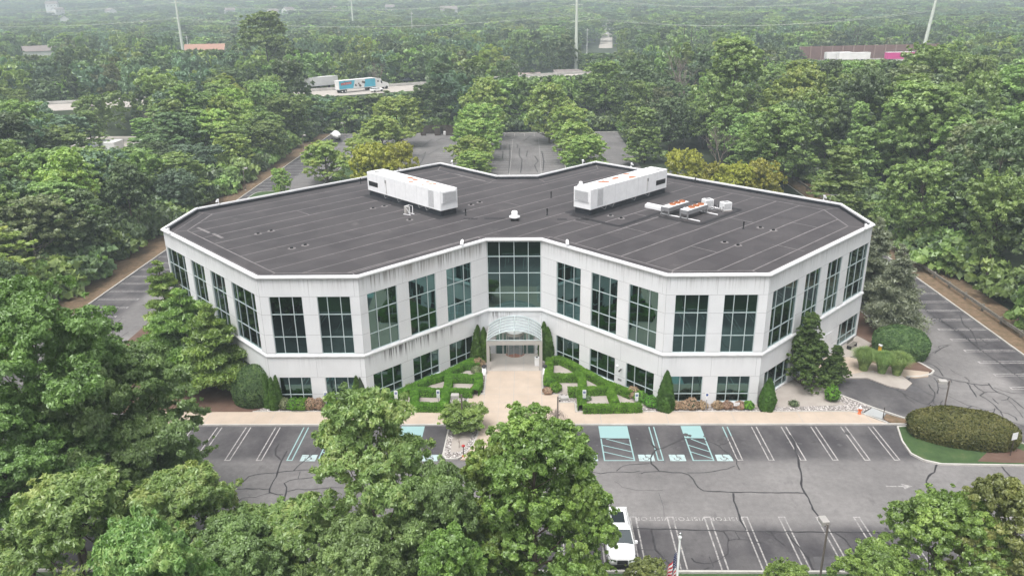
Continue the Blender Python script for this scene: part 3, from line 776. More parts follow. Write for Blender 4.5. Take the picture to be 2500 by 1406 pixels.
# things fixed to the front wall: two security cameras and a plate
def on_face(A, B, s, z, o=0.0):
    L = math.hypot(B[0] - A[0], B[1] - A[1]); u = ((B[0] - A[0]) / L, (B[1] - A[1]) / L); nr = (u[1], -u[0]); return P3(A, u, nr, s, z, o), u, nr
for s, z, lb, k in ((10.55, 2.3, 'small white dome lamp on the wall left of the right wing camera', 'dome_lamp'), (11.15, 2.2, 'dark security camera on a bracket beside the third ground floor window of the right wing', 'security_camera')):
    p, u, nr = on_face(HALF[0], HALF[1], s, z)
    m = MB()
    if k == 'dome_lamp': m.lathe([(.0, .12), (.08, .10), (.11, 0), (.11, -.06)], p, M['white_metal'], 10)
    else:
        m.tube([p, (p[0] + nr[0] * .22, p[1] + nr[1] * .22, p[2])], .035, M['grey_metal'], 6); m.tube([(p[0] + nr[0] * .18, p[1] + nr[1] * .18, p[2] - .02), (p[0] + nr[0] * .5, p[1] + nr[1] * .5, p[2] - .16)], .08, M['dark_metal'], 8)
    tag(m.build(k), lb, 'lamp' if k == 'dome_lamp' else 'camera')
p, u, nr = on_face(HALF[0], HALF[1], 10.9, .9)
m = MB(); vv = [P3(p, u, nr, s, p[2] + z, o) for (s, z, o) in ((-.22, -.11, .003), (.22, -.11, .003), (.22, .11, .003), (-.22, .11, .003), (-.22, -.11, .03), (.22, -.11, .03), (.22, .11, .03), (-.22, .11, .03))]
m.raw(vv, [(4, 5, 6, 7), (0, 4, 7, 3), (5, 1, 2, 6), (7, 6, 2, 3), (0, 1, 5, 4)], M['grey_metal']); wp = m.build('wall_plate')
tag(wp, 'dark grey plate on the white pier between the second and third ground floor windows', 'plate')

# ================================================================== on the roof
def hvac(name, cor, ax, label, door_side):
    """cor: near corner, ax: unit vector along the long side (away from the camera)"""
    Lx, Wd = 15.4, 2.55
    e = empty(name, (cor[0], cor[1], ROOFZ), math.atan2(ax[1], ax[0])); tag(e, label, 'rooftop unit', 'large rooftop air handling units')
    sg = 1 if door_side > 0 else -1                      # the width goes to this side of the axis
    y0, y1 = (0, Wd) if sg > 0 else (-Wd, 0)
    b = MB(); b.box(.15, Lx - .15, y0 + .15, y1 - .15, .0, .72, M['flash']); b.build('curb', None, e)
    b = MB(); b.poly([(-.75, y0 - .8), (Lx + .4, y0 - .8), (Lx + .4, y1 + .8), (-.75, y1 + .8)], .012, M['patch']); b.build('curb_skirt', None, e)
    b = MB(); b.bbox(0, Lx, y0, y1, .72, 3.08, .04, M['white_metal']); body = b.build('casing', None, e)
    # panel seams
    s = MB()
    for x in (2.3, 4.6, 6.9, 9.2, 11.4, 13.2):
        s.box(x - .012, x + .012, y0 - .004, y1 + .004, .76, 3.03, M['louvre'])
    s.build('panel_seam', None, body)
    vis = y0 if sg > 0 else y1; o = -1 if sg > 0 else 1   # side that faces the camera
    # louvres at the near end and on the long side
    def louvre(pfun, n, z0, z1, m):
        for k in range(n):
            za = z0 + (z1 - z0) * k / n; zb = za + (z1 - z0) / n * .62
            pfun(m, za, zb)
    lv = MB(); lv.box(-.10, -.002, y0 + .22, y1 - .22, 1.55, 2.92, M['white_metal']);
    louvre(lambda m, za, zb: m.box(-.14, -.101, y0 + .32, y1 - .32, za, zb, M['louvre']), 12, 1.66, 2.82, lv)
    lv.build('intake_louvre', None, e)
    lv = MB(); yy = sorted((vis + o * .002, vis + o * .03)); louvre(lambda m, za, zb: m.box(1.25, 2.25, yy[0], yy[1], za, zb, M['louvre']), 14, .95, 2.9, lv); lv.build('side_louvre', None, e)
    dk = MB(); yy = sorted((vis + o * .002, vis + o * .02)); dk.box(Lx - 2.4, Lx - .35, yy[0], yy[1], 1.35, 1.95, M['black']); dk.build('dark_intake', None, e)
    ft = MB(); yy = sorted((vis + o * .002, vis + o * .05)); ft.box(Lx - 4.35, Lx - 4.3, yy[0], yy[1], .9, 2.6, M['cream_metal']); ft.box(Lx - 4.25, Lx - 4.1, yy[0], yy[1], 2.2, 2.6, M['grey_metal']); ft.build('door_hardware', None, e)
    for fx in (Lx - 1.3,):
        for fy in (y0 + .70, y1 - .70):
            f = MB(); f.lathe([(.50, 3.03), (.52, 3.16), (.46, 3.17), (.44, 3.085)], (fx, fy, 0), M['white_metal'], 20); f.lathe([(.44, 3.095), (.0, 3.095)], (fx, fy, 0), M['black'], 20)
            for k in range(4): an = k * math.pi / 4; f.tube([(fx - .44 * math.cos(an), fy - .44 * math.sin(an), 3.13), (fx + .44 * math.cos(an), fy + .44 * math.sin(an), 3.13)], .014, M['grey_metal'], 4)
            f.build('fan', None, e)
    rs = MB(); rn = random.Random(5 if sg > 0 else 8)
    for k in range(7 if sg < 0 else 10):
        x = rn.uniform(2.2, 9.6); y = rn.uniform(y0 + .4, y1 - .4); r_ = rn.uniform(.25, .62); pts = []
        for q in range(12): an = q / 12 * 6.283; pts.append((x + r_ * 1.15 * math.cos(an) * rn.uniform(.75, 1.2), y + r_ * .6 * math.sin(an) * rn.uniform(.75, 1.2)))
        rs.poly(pts, 3.085 + .0007 * k, M['rust'])
    rs.build('rust_stain', None, body)
    gt = MB()
    for k in (0, 1, 4, 6): x = 2 + k * 1.45; yy = vis + o * .06; gt.tube([(x, vis + o * .01, .68), (x + .5, yy + o * .12, .35 + .1 * rn.random()), (x + 1.0, vis + o * .01, .7)], .025, M['grey_metal'], 5)
    gt.build('conduit', None, e)
q2 = math.sqrt(.5)
hvac('rooftop_unit', (8.66, 10.45), (.687, .727), 'long white rooftop unit on the right wing with many orange rust spots', 1)
hvac('rooftop_unit', (-8.62, 10.45), (-.687, .727), 'long white rooftop unit on the left wing with a small condenser beside it', -1)

def condenser(x, y, label):
    e = empty('condenser', (x, y, ROOFZ), R_(45)); tag(e, label, 'condenser', 'rust topped condensers on the right wing')
    b = MB(); b.bbox(0, 4.1, -.0, 1.15, .62, 1.08, .03, M['grey_metal']); cs = b.build('casing', None, e)
    t = MB(); t.box(.05, 4.05, .05, 1.10, 1.081, 1.10, M['white_metal']); t.build('top_panel', None, cs)
    for k in range(3):
        f = MB(); cx_ = 1.5 + k * .95; f.lathe([(.36, 1.1), (.38, 1.24), (.33, 1.25), (.31, 1.12)], (cx_, .57, 0), M['rust'], 16); f.lathe([(.31, 1.14), (0, 1.14)], (cx_, .57, 0), M['rust'], 16)
        for j in range(3): an = j * math.pi / 3; f.tube([(cx_ - .33 * math.cos(an), .57 - .33 * math.sin(an), 1.24), (cx_ + .33 * math.cos(an), .57 + .33 * math.sin(an), 1.24)], .012, M['dark_metal'], 4)
        f.build('fan', None, e)
    for lx in (.08, 3.92):
        for ly in (.08, 1.03):
            l = MB(); l.box(lx - .07, lx + .07, ly - .07, ly + .07, .12, .62, M['grey_metal']); l.build('leg', None, e)
    return e
condenser(17.55, 9.75, 'rust topped grey condenser nearer the long right rooftop unit')
condenser(19.45, 8.35, 'rust topped grey condenser beside the white cabinets, nearer the front edge')
rails = MB(); rails_p = [((16.9, 11.2), (20.7, 7.7)), ((19.9, 13.9), (23.3, 10.4))]
for k, (p, q) in enumerate(rails_p):
    m = MB(); m.tube([(p[0], p[1], ROOFZ + .07), (q[0], q[1], ROOFZ + .07)], .075, M['white_metal'], 4); tag(m.build('support_rail'), ('white support rail under the near legs of the two condensers', 'white support rail under the far legs of the two condensers')[k], 'rail', 'support rails under the condensers')
def cabinet(x, y, label):
    e = empty('air_conditioner', (x, y, ROOFZ), R_(20)); tag(e, label, 'air conditioner', 'small white roof cabinets')
    b = MB(); b.bbox(-.55, .55, -.5, .5, .12, 1.0, .04, M['white_metal']); b.build('casing', None, e)
    g = MB(); 
    for k in range(9): g.box(-.48 + k * .108, -.44 + k * .108, -.512, -.501, .2, .9, M['grey_metal'])
    g.build('grille', None, e); f = MB(); f.lathe([(.33, 1.002), (.33, 1.03), (.0, 1.04)], (0, 0, 0), M['grey_metal'], 16); f.build('fan', None, e)
    s = MB(); s.box(-.6, .6, -.55, .55, 0, .118, M['cream_metal']); s.build('base', None, e)
cabinet(22.9, 14.2, 'small white air conditioning cabinet behind the two condensers'); cabinet(24.7, 12.7, 'small white air conditioning cabinet rightmost of the roof equipment')
m = MB(); 
for k, (p, q) in enumerate((((21.6, 12.4), (24.0, 12.2)), ((21.9, 11.6), (23.8, 13.0)), ((22.3, 12.8), (24.2, 11.8)))):
    m.tube([(p[0], p[1], ROOFZ + .25 + .1 * k), ((p[0] + q[0]) / 2, (p[1] + q[1]) / 2 - .4, ROOFZ + .35 + .1 * k), (q[0], q[1], ROOFZ + .3)], .045, M['chrome'], 6)
    for z in (p, q): m.tube([(z[0], z[1], ROOFZ), (z[0], z[1], ROOFZ + .45 + .1 * k)], .06, M['grey_metal'], 6)
tag(m.build('refrigerant_pipes'), 'tangle of silver refrigerant pipes between the condensers and white cabinets', 'pipes')
m = MB(); dpts = ZP(1360, 380, 5.208, [(1115, 640), (1345, 690), (1390, 662), (1150, 610)], ROOFZ + .2); m.prism(dpts, ROOFZ + .01, ROOFZ + .34, M['white_metal']); tag(m.build('duct_cover'), 'flat white duct cover between the long right rooftop unit and the condensers', 'duct')
# split unit beside the left rooftop unit
e = empty('split_unit', (-12.6, 11.75, ROOFZ), R_(-30)); e.scale = (.82, .82, .82); tag(e, 'small cream split unit on a stand in front of the long left rooftop unit', 'air conditioner')
m = MB(); m.bbox(-.5, -.12, -.32, .42, .22, 1.25, .03, M['cream_metal']); m.build('casing', None, e)
m = MB(); m.tube([(.5, -.3, .0), (.5, -.3, 1.25), (-.3, -.3, 1.28)], .04, M['white_metal'], 5); m.tube([(.5, .4, .0), (.5, .4, 1.25), (-.3, .4, 1.28)], .04, M['white_metal'], 5); m.tube([(-.3, -.3, 1.2), (.5, -.3, .3)], .035, M['white_metal'], 5)
m.tube([(-.6, -.35, .08), (.7, -.35, .08)], .06, M['white_metal'], 5); m.tube([(-.6, .45, .08), (.7, .45, .08)], .06, M['white_metal'], 5); m.build('stand', None, e)
def ventilator(x, y, s, label):
    e = empty('roof_ventilator', (x, y, ROOFZ)); e.scale = (s, s, s); tag(e, label, 'ventilator', 'round white roof ventilators')
    m = MB(); m.box(-.42, .42, -.42, .42, 0, .28, M['black']); m.build('curb', None, e)
    m = MB(); m.lathe([(.45, .28), (.62, .36), (.62, .5), (.40, .58), (.36, .66), (.36, 1.0), (.28, 1.08), (0, 1.10)], (0, 0, 0), M['white_metal'], 20); m.build('hood', None, e)
ventilator(-.05, 8.9, 1.0, 'round white ventilator in the middle of the roof between the wings'); ventilator(*G(1418, 457, ROOFZ), .7, 'round white ventilator half hidden behind the long right rooftop unit')
def drain(x, y, label):
    m = MB(); m.lathe([(.42, .012), (.40, .02), (.0, .022)], (0, 0, 0), M['seam'], 14); m.lathe([(.17, .02), (.17, .14), (.12, .18), (0, .19)], (0, 0, 0), M['black'], 10)
    o = m.build('roof_drain', None, None, (x, y, ROOFZ + .005)); tag(o, label, 'roof drain', 'paired black roof drains')
for (x, y), lb in zip([(-27.9, 4.0), (-26.8, 5.1), (-22.7, -1.4), (-21.6, -.3), (-17.3, 14.7), (-16.1, 15.7), (-12.1, 9.3), (-5.5, 16.0), (-4.5, 17.2), (11.0, 10.5), (12.1, 9.3), (21.6, -.2), (22.7, -1.3), (26.7, 5.1), (27.8, 4.0)],
    ['leftmost black roof drain, outer one of the left wing pair', 'black roof drain, inner one of the outer left wing pair', 'black roof drain nearest the front left parapet', 'black roof drain just right of the nearest one on the left wing',
     'black roof drain left of the split unit, outer one of its pair', 'black roof drain left of the split unit, inner one of its pair', 'single black roof drain in front of the split unit', 'black roof drain right of the left rooftop unit, nearer one', 'black roof drain right of the left rooftop unit, farther one',
     'black roof drain in front of the right rooftop unit, left one', 'black roof drain in front of the right rooftop unit, right one', 'black roof drain nearest the front right parapet, left one', 'black roof drain nearest the front right parapet, right one',
     'black roof drain near the right end of the roof, left one', 'black roof drain near the right end of the roof, right one']): drain(x, y, lb)
for (x, y), lb in zip([(24.8, 4.8), (3.7, 11.0), (4.4, 19.4), (24.0, 27.1), (-21.5, 28.3), (-5.8, 11.1)],
    ['thin black vent pipe left of the rightmost roof drains', 'thin black vent pipe in front of the right rooftop unit', 'thin black vent pipe left of the right rooftop unit', 'thin black vent pipe near the back right parapet', 'thin black vent pipe near the back left parapet', 'thin black vent pipe at the near end of the left rooftop unit']):
    m = MB(); m.lathe([(.16, 0), (.09, .08), (.07, .1), (.07, .78), (.09, .8), (.0, .8)], (0, 0, 0), M['black'], 8); tag(m.build('vent_pipe', None, None, (x, y, ROOFZ + .004)), lb, 'vent pipe', 'thin black vent pipes')
def flood(x, y, ang, label):
    e = empty('floodlight', (x, y, 13.2), ang); tag(e, label, 'floodlight', 'white floodlights along the parapet')
    m = MB(); m.tube([(0, 0, 0), (0, 0, .62)], .035, M['white_metal'], 6); m.box(-.1, .1, -.1, .1, 0, .03, M['white_metal']); m.build('post', None, e)
    m = MB(); m.raw([(-.12, .10, .60), (.12, .10, .60), (.16, .46, .26), (-.16, .46, .26), (-.12, .02, .46), (.12, .02, .46), (.16, .36, .16), (-.16, .36, .16)], [(0, 1, 2, 3), (7, 6, 5, 4), (0, 4, 5, 1), (1, 5, 6, 2), (2, 6, 7, 3), (3, 7, 4, 0)], M['white_metal']); m.build('lamp_head', None, e)
for (x, y), an, lb in (((-36.9, 2.6), 2.2, 'white floodlight at the far left corner of the roof'), ((-36.3, 15.3), .9, 'white floodlight on the back left parapet'), ((-5.1, -2.35), 3.0, 'white floodlight left of the atrium window'),
    ((5.35, -2.6), 3.2, 'white floodlight right of the atrium window'), ((36.8, 2.5), 3.9, 'white floodlight at the far right corner of the roof'), ((36.9, 15.0), -.9, 'white floodlight on the back right parapet'),
    ((-9.8, 38.5), .2, 'white floodlight behind the left rooftop unit by the back point'), ((9.6, 38.2), -.2, 'white floodlight by the back point of the right wing'), ((16.4, 35.5), -.8, 'white floodlight just left of the far end of the right rooftop unit')): flood(x, y, an, lb)
e = empty('roof_antenna', (37.3, 13.9, 13.2), R_(-10)); tag(e, 'thin horizontal antenna on the back right corner of the roof', 'antenna')
m = MB(); m.tube([(0, 0, 0), (0, 0, .9)], .02, M['grey_metal'], 5); m.build('mast', None, e)
m = MB(); m.tube([(-1.0, 0, .9), (1.0, 0, .9)], .018, M['grey_metal'], 4)
for k in range(7): x = -.9 + k * .3; m.tube([(x, -.22, .9), (x, .22, .9)], .009, M['grey_metal'], 4)
m.build('boom', None, e)

# ================================================================== the ground
def height(x, y):                                        # the land lies flat, then rises very gently far away
    d = np.clip((y - 700) / 1800.0, 0, 1); return 58 * d * d * (3 - 2 * d) + 6 * np.sin(x / 420.0 + 1) * np.clip((y - 500) / 600, 0, 1)
xs = np.array([-2600, -1900, -1300, -900, -600, -400, -250, -150, -80, 0, 80, 150, 250, 400, 600, 900, 1300, 1900, 2600], float)
ysg = np.array([-140, -60, 0, 80, 160, 240, 320, 420, 540, 700, 850, 1000, 1200, 1400, 1700, 2100, 2500, 3200], float)
g = MB(); vs = [(x, y, float(height(x, y)) - .06) for y in ysg for x in xs]; nx = len(xs)
g.raw(vs, [(j * nx + i, j * nx + i + 1, (j + 1) * nx + i + 1, (j + 1) * nx + i) for j in range(len(ysg) - 1) for i in range(nx - 1)], M['floor'], True)
struct(g.build('ground'))
LX0, LX1, LY0, LY1 = -55.1, 54.2, -34.6, 148.6
m = MB(); m.poly([(LX0, LY0), (LX1, LY0), (LX1, LY1), (LX0, LY1)], 0.0, M['asphalt'])
lot = struct(m.build('parking_lot'))
m = MB(); m.poly([(-75, -95), (75, -95), (75, LY0 - .15), (-75, LY0 - .15)], .03, M['lawn']); struct(m.build('front_lawn'))
m = MB(); m.poly([(-61, -34), (LX0 - .15, -34), (LX0 - .15, 150), (-61, 150)], .02, M['verge']); m.poly([(LX1 + .15, -34), (60, -34), (60, 150), (LX1 + .15, 150)], .02, M['verge'])
struct(m.build('verge'))
m = MB(); m.poly([(27, 151), (27, 98), (36, 92), (41, 58), (54.6, 50), (54.6, 151)], .035, M['floor']); struct(m.build('woodland_floor'))
kb = MB()
def kerb(pts, z1=.14, w_=.16, rr=.0):
    Q = densify(pts, 2.4)
    for p, q in zip(Q, Q[1:]):
        dx, dy = q[0] - p[0], q[1] - p[1]; l = math.hypot(dx, dy)
        if l < .02: continue
        nx_, ny_ = -dy / l * w_ / 2, dx / l * w_ / 2; e = .004 / l if l > .3 else 0
        p2 = (p[0] + dx * e, p[1] + dy * e); q2_ = (q[0] - dx * e, q[1] - dy * e); z = z1 + random.uniform(-.006, .006)
        kb.prism([(p2[0] - nx_, p2[1] - ny_), (q2_[0] - nx_, q2_[1] - ny_), (q2_[0] + nx_, q2_[1] + ny_), (p2[0] + nx_, p2[1] + ny_)], -.02, z, M['kerb'])
def arcpts(cx, cy, r, a0, a1, n=8): return [(cx + r * math.cos(R_(a0 + (a1 - a0) * i / n)), cy + r * math.sin(R_(a0 + (a1 - a0) * i / n))) for i in range(n + 1)]
def rounded(P, r, n=5):                                  # closed polygon with rounded corners
    out = []
    for i in range(len(P)):
        a, b, c = Vector(P[i - 1]), Vector(P[i]), Vector(P[(i + 1) % len(P)]); rr_ = min(r, (a - b).length * .45, (c - b).length * .45)
        p0 = b + (a - b).normalized() * rr_; p1 = b + (c - b).normalized() * rr_
        for k in range(n + 1):
            t = k / n; q = p0.lerp(b, t).lerp(b.lerp(p1, t), t); out.append((q.x, q.y))
    return out
# pavement along the front, the entrance walk and the beds with their stepped corners
walk = MB(); WZ = .12
wr = [(-36, -15.0), (33.9, -15.0), (33.5, -14.9), (32.1, -13.25), (31.2, -12.9), (5.8, -12.9), (5.8, -11.1), (4.35, -11.1), (4.35, -9.4), (2.78, -9.4), (2.78, -4.2), (-2.84, -4.2), (-2.84, -9.4), (-4.35, -9.4), (-4.35, -11.1), (-5.85, -11.1), (-5.85, -12.75), (-36, -12.75)]
walk.prism(wr, -.02, WZ, M['walk'])
walk.prism([(-3.0, -15.0), (-3.05, -17.0), (-3.35, -18.6), (-3.9, -20.0), (-4.3, -20.9), (2.6, -20.9), (2.6, -15.0)], -.02, WZ - .002, M['walk'])
struct(walk.build('pavement'))
wg_ = MB(); wg_.prism([(-2.84, -4.2), (2.84, -4.2), (2.84, 0.25), (-2.84, 0.25)], -.02, WZ + .004, M['walk_grey']); struct(wg_.build('entrance_apron'))
jm = MB()
def jn(a_, b_, w_=.03): jm.strip([a_, b_], w_, WZ + .008, M['joint'])
for x in np.arange(-34.5, 33, 1.52):
    if abs(x) < 5.9: continue
    big = int(round((x + 34.5) / 1.52)) % 4 == 0; jn((x, -14.95), (x, -12.95), .035 if big else .014)
for x in (-2.86, -1.4, .0, 1.4, 2.72): jn((x, -14.95 if abs(x) > 2 else -20.8), (x, -4.25), .035 if x in (0.0,) or abs(x) > 2 else .015)
for y in (-18.0, -16.5, -15.0, -12.8, -11.0, -9.4, -7.9, -6.2): jn((-2.8, y), (2.5, y), .02 if y not in (-12.8, -9.4) else .03)
for x in (-.95, .95): jn((x, -4.2), (x, -.9), .04)
jn((-2.8, -4.2), (2.8, -4.2), .05); jn((-2.8, -2.3), (2.8, -2.3), .03)
for sx_ in (-1, 1): jn((sx_ * 4.35, -12.8), (sx_ * 4.35, -11.1), .02)
struct(jm.build('pavement_joint'))
# planting beds
bed = MB(); BZ = .10
bR = [(2.95, -9.3), (2.95, -.1), (13.8, -11.4), (23.1, -11.4), (27.0, -7.3), (31.0, -3.5), (32.6, -6.2), (31.3, -9.2), (33.55, -12.0), (32.2, -13.1), (31.2, -12.75), (5.95, -12.75), (5.95, -10.95), (4.5, -10.95), (4.5, -9.25)]
bL = [(-3.0, -9.3), (-3.0, -.1), (-13.8, -11.4), (-23.1, -11.4), (-24.0, -10.2), (-24.6, -12.6), (-6.0, -12.6), (-6.0, -10.95), (-4.5, -10.95), (-4.5, -9.25)]
bed.prism(bR, -.02, BZ, M['gravel']); bed.prism(bL, -.02, BZ, M['gravel'])
struct(bed.build('gravel_bed'))
pe = MB()                                                # finer buff gravel inside the hedges and along the wall
pe.poly([(3.6, -1.0), (13.6, -11.3), (23.0, -11.4), (27.0, -7.2), (31.6, -4.2), (31.6, -6.0), (30.6, -9.4), (31.3, -11.6), (24.5, -12.05), (7.0, -11.9), (6.9, -9.9), (3.7, -8.9)], BZ + .006, M['pea'])
pe.poly([(-3.6, -1.0), (-13.6, -11.3), (-16.5, -11.4), (-16.8, -11.75), (-7.0, -11.75), (-6.9, -9.9), (-3.9, -8.7)], BZ + .006, M['pea'])
struct(pe.build('pea_gravel'))
mu = MB()
mu.prism([(-24.7, -12.7), (-23.2, -11.5), (-38.6, 4.6), (-38.5, 13.5), (-44.5, 14.0), (-44.5, -8.5), (-40, -12.7)], -.02, BZ + .01, M['mulch'])
mr = [(38.7, 5.0), (38.4, 13.5), (42.2, 13.5), (42.0, 5.0), (40.8, 1.0), (42.4, -2.6), (42.9, -4.4), (41.4, -5.4), (39.8, -4.0), (36.6, -3.0), (37.6, 1.5), (38.6, 4.4)]
mu.prism(mr, -.02, BZ, M['mulch']); struct(mu.build('mulch_bed'))
pg = MB(); pg.prism([(32.9, -1.4), (36.8, 2.6), (38.6, 4.5), (39.4, 2.3), (37.6, .2), (35.6, -1.2)], -.02, BZ + .02, M['pea']); struct(pg.build('side_gravel'))
sw = MB(); sw.prism([(33.0, -1.3), (35.6, -1.15), (37.9, -2.9), (40.0, -4.1), (42.3, -4.75), (41.8, -5.7), (40.3, -6.0), (39.4, -5.6), (36.8, -4.3), (33.6, -5.4), (31.1, -3.4)], -.02, WZ + .01, M['walk']); struct(sw.build('side_walk'))
gi = MB(); gi.prism([(32.9, -4.9), (36.6, -4.2), (39.2, -5.3), (39.5, -7.2), (38.3, -8.5), (36.9, -7.7), (35.6, -6.0), (33.6, -6.0), (32.6, -5.8)], -.02, BZ + .015, M['pea']); struct(gi.build('grass_bed'))
kerb([(31.3, -9.25), (33.7, -12.1), (36.9, -15.2)]); kerb([(5.85, -12.82), (31.3, -12.82), (32.2, -13.2), (33.8, -14.9)], .15, .12)
kerb([(5.88, -12.8), (5.88, -11.05)], .15, .10); kerb([(5.85, -11.03), (4.42, -11.03)], .15, .10); kerb([(4.42, -11), (4.42, -9.35)], .15, .10); kerb([(4.4, -9.33), (2.86, -9.33)], .15, .10); kerb([(2.86, -9.3), (2.86, -4.1)], .15, .10)
kerb([(-24.6, -12.68), (-5.93, -12.68)], .15, .10); kerb([(-5.93, -12.6), (-5.93, -11.05)], .15, .10); kerb([(-5.9, -11.03), (-4.42, -11.03)], .15, .10); kerb([(-4.42, -11), (-4.42, -9.35)], .15, .10); kerb([(-4.4, -9.33), (-2.92, -9.33)], .15, .10); kerb([(-2.92, -9.3), (-2.92, -4.1)], .15, .10)
kerb([(-36, -15.08), (-5.75, -15.08)], .13, .15); kerb([(5.4, -15.08), (34.3, -15.08)], .13, .15)
kerb([(34.3, -15.1), (36.9, -15.25)])
# kerbs of the lot
for pts in ([(LX0, -30), (LX0, LY1)], [(LX1, LY1), (LX1, -6), (LX1 - .2, -22)], [(LX0, LY1), (-29, LY1)], [(-18.5, LY1), (27, LY1)], [(-36, LY0), (48, LY0)]): kerb(pts, .15, .18)
kerb([(42.0, 13.5), (42.0, 5.2), (40.8, 1.0), (42.4, -2.6), (42.95, -4.4), (42.4, -5.1), (41.0, -5.7), (39.6, -5.75)], .15, .18)
# islands at the entrance
iL = [(-5.75, -15.1), (-3.05, -15.1), (-3.1, -17.0), (-3.4, -18.6), (-4.0, -20.0), (-4.5, -20.7), (-5.5, -20.8), (-5.85, -20.2)]
iR = [(2.65, -15.1), (5.35, -15.1), (5.35, -20.3), (5.0, -20.8), (2.65, -20.9)]
im = MB(); im.prism(iL, -.02, .10, M['gravel']); im.prism(iR, -.02, .10, M['gravel']); struct(im.build('island'))
pp = MB(); pp.poly([(-5.0, -15.9), (-3.6, -15.9), (-3.7, -17.6), (-4.3, -19.6), (-5.2, -19.8), (-5.3, -18)], .106, M['pea']); pp.poly([(2.9, -15.4), (4.9, -15.4), (4.9, -20.3), (2.9, -20.5)], .106, M['pea']); struct(pp.build('island_fine_gravel'))
kerb(iL + [iL[0]], .15, .13); kerb(iR + [iR[0]], .15, .13)
# island with the long clipped hedge at the right, grass patch beside the ramp
def PX(l, z=0.0): return [G(x, y, z) for x, y in l]
isl = [(36.95, -15.35), (34.4, -15.6), (33.75, -18.0), (33.6, -20.0), (34.2, -21.0), (35.4, -21.6), (38.5, -21.7), (46.5, -21.9), (46.8, -20.6), (44.5, -19.4), (43.2, -17.6), (41.5, -15.5), (39.0, -14.6)]
im = MB(); im.prism(isl, -.02, .10, M['lawn']); struct(im.build('grass_island'))
im = MB(); im.poly([(38.5, -21.2), (40.5, -21.4), (44.2, -21.5), (43.8, -20.3), (42.2, -18.4), (40.5, -19.4)], .108, M['mulch']); struct(im.build('island_mulch'))
kerb(isl + [isl[0]], .15, .15)
im = MB(); im.prism([(34.2, -14.95), (33.8, -14.1), (34.4, -13.3), (36.7, -15.05)], -.02, .11, M['verge']); struct(im.build('dry_patch'))
im = MB(); im.prism([(33.6, -12.15), (34.35, -13.2), (33.6, -14.2), (32.35, -13.2)], -.02, .115, M['ramp']); struct(im.build('kerb_ramp'))
# long planted islands of the back lot
bi = MB(); bk_ = []
for x0, x1, y0, y1 in ((-14.6, -8.6, 86, 138), (10.0, 16.2, 88, 128), (-41.5, -31.6, 82, 132), (-39, -16, 56, 74), (22, 45, 52, 72), (-53.5, -47, 70, 78)):
    P_ = rounded([(x0, y0), (x1, y0), (x1, y1), (x0, y1)], 2.6); bi.prism(P_, -.02, .10, M['lawn']); kerb(P_ + [P_[0]], .14, .14)
struct(bi.build('lot_island'))
P_ = [(x, y) for x, y in [(-37, 12), (-37, 18), (-12, 43), (-2, 34), (2, 34), (12, 43), (37, 18), (37, 12)]]
bb = MB(); bb.prism([(-40.5, 5), (-40.5, 16), (-13, 44.5), (-2.5, 35), (2.5, 35), (13, 44.5), (40.5, 16), (40.5, 13.6), (38.3, 13.6), (11.7, 40.2), (2.87, 30.8), (-2.87, 30.8), (-11.7, 40.2), (-38.3, 13.6), (-38.6, 5)], -.02, .09, M['lawn']); struct(bb.build('back_lawn'))
struct(kb.build('kerb'))

# ------------------------------------------------------------------ markings
mk = MB(); MZ = .004
def double_line(x, y0, y1, m, gap=.42, w_=.10, cap=True, capm=None):
    mk.strip([(x - gap / 2, y0), (x - gap / 2, y1)], w_, MZ, m); mk.strip([(x + gap / 2, y0), (x + gap / 2, y1)], w_, MZ, m)
    if cap: mk.strip([(x - gap / 2 - w_ / 2, y1), (x + gap / 2 + w_ / 2, y1)], .13, MZ + .002, capm or m)
def double_line_h(y, x0, x1, m, gap=.42, w_=.10):
    mk.strip([(x0, y - gap / 2), (x1, y - gap / 2)], w_, MZ, m); mk.strip([(x0, y + gap / 2), (x1, y + gap / 2)], w_, MZ, m)
    mk.strip([(x1, y - gap / 2 - w_ / 2), (x1, y + gap / 2 + w_ / 2)], .16, MZ + .002, m)
for x in (12.5, 19.1, 21.7, 24.35, 27.0, 29.65, 32.1):
    double_line(x, -15.4, -20.85, M['paint_cyan'] if x < 13 else M['paint'], cap=True)
for x in (-18.8, -21.4, -24.1, -26.75, -29.4, -32.0):
    double_line(x, -15.4, -20.85, M['paint_cyan'] if x > -20 else M['paint'])
mk.strip([(18.89, -15.4), (18.89, -17.2)], .10, MZ + .004, M['paint_cyan']); mk.strip([(19.31, -15.4), (19.31, -17.0)], .10, MZ + .004, M['paint_cyan'])
for x0, x1 in ((7.75, 10.35), (15.15, 16.95), (-10.1, -8.0), (-16.4, -14.4)):
    mk.poly([(x0, -17.35), (x1, -17.35), (x1, -15.25), (x0, -15.25)], MZ, M['paint_cyan'])
    for x in (x0 + .05, x1 - .05): mk.strip([(x, -17.35), (x, -20.9)], .11, MZ, M['paint_cyan'])
    mk.strip([(x0, -20.9), (x1, -20.9)], .11, MZ + .002, M['paint_cyan'])
    for k in range(3):
        ya = -17.45 - k * 1.05; mk.strip([(x0 + .1 if k else x0 + .5, ya), (x1 - .1, ya - 1.05 if ya - 1.05 > -20.85 else -20.8)], .10, MZ + .001, M['paint_cyan'])
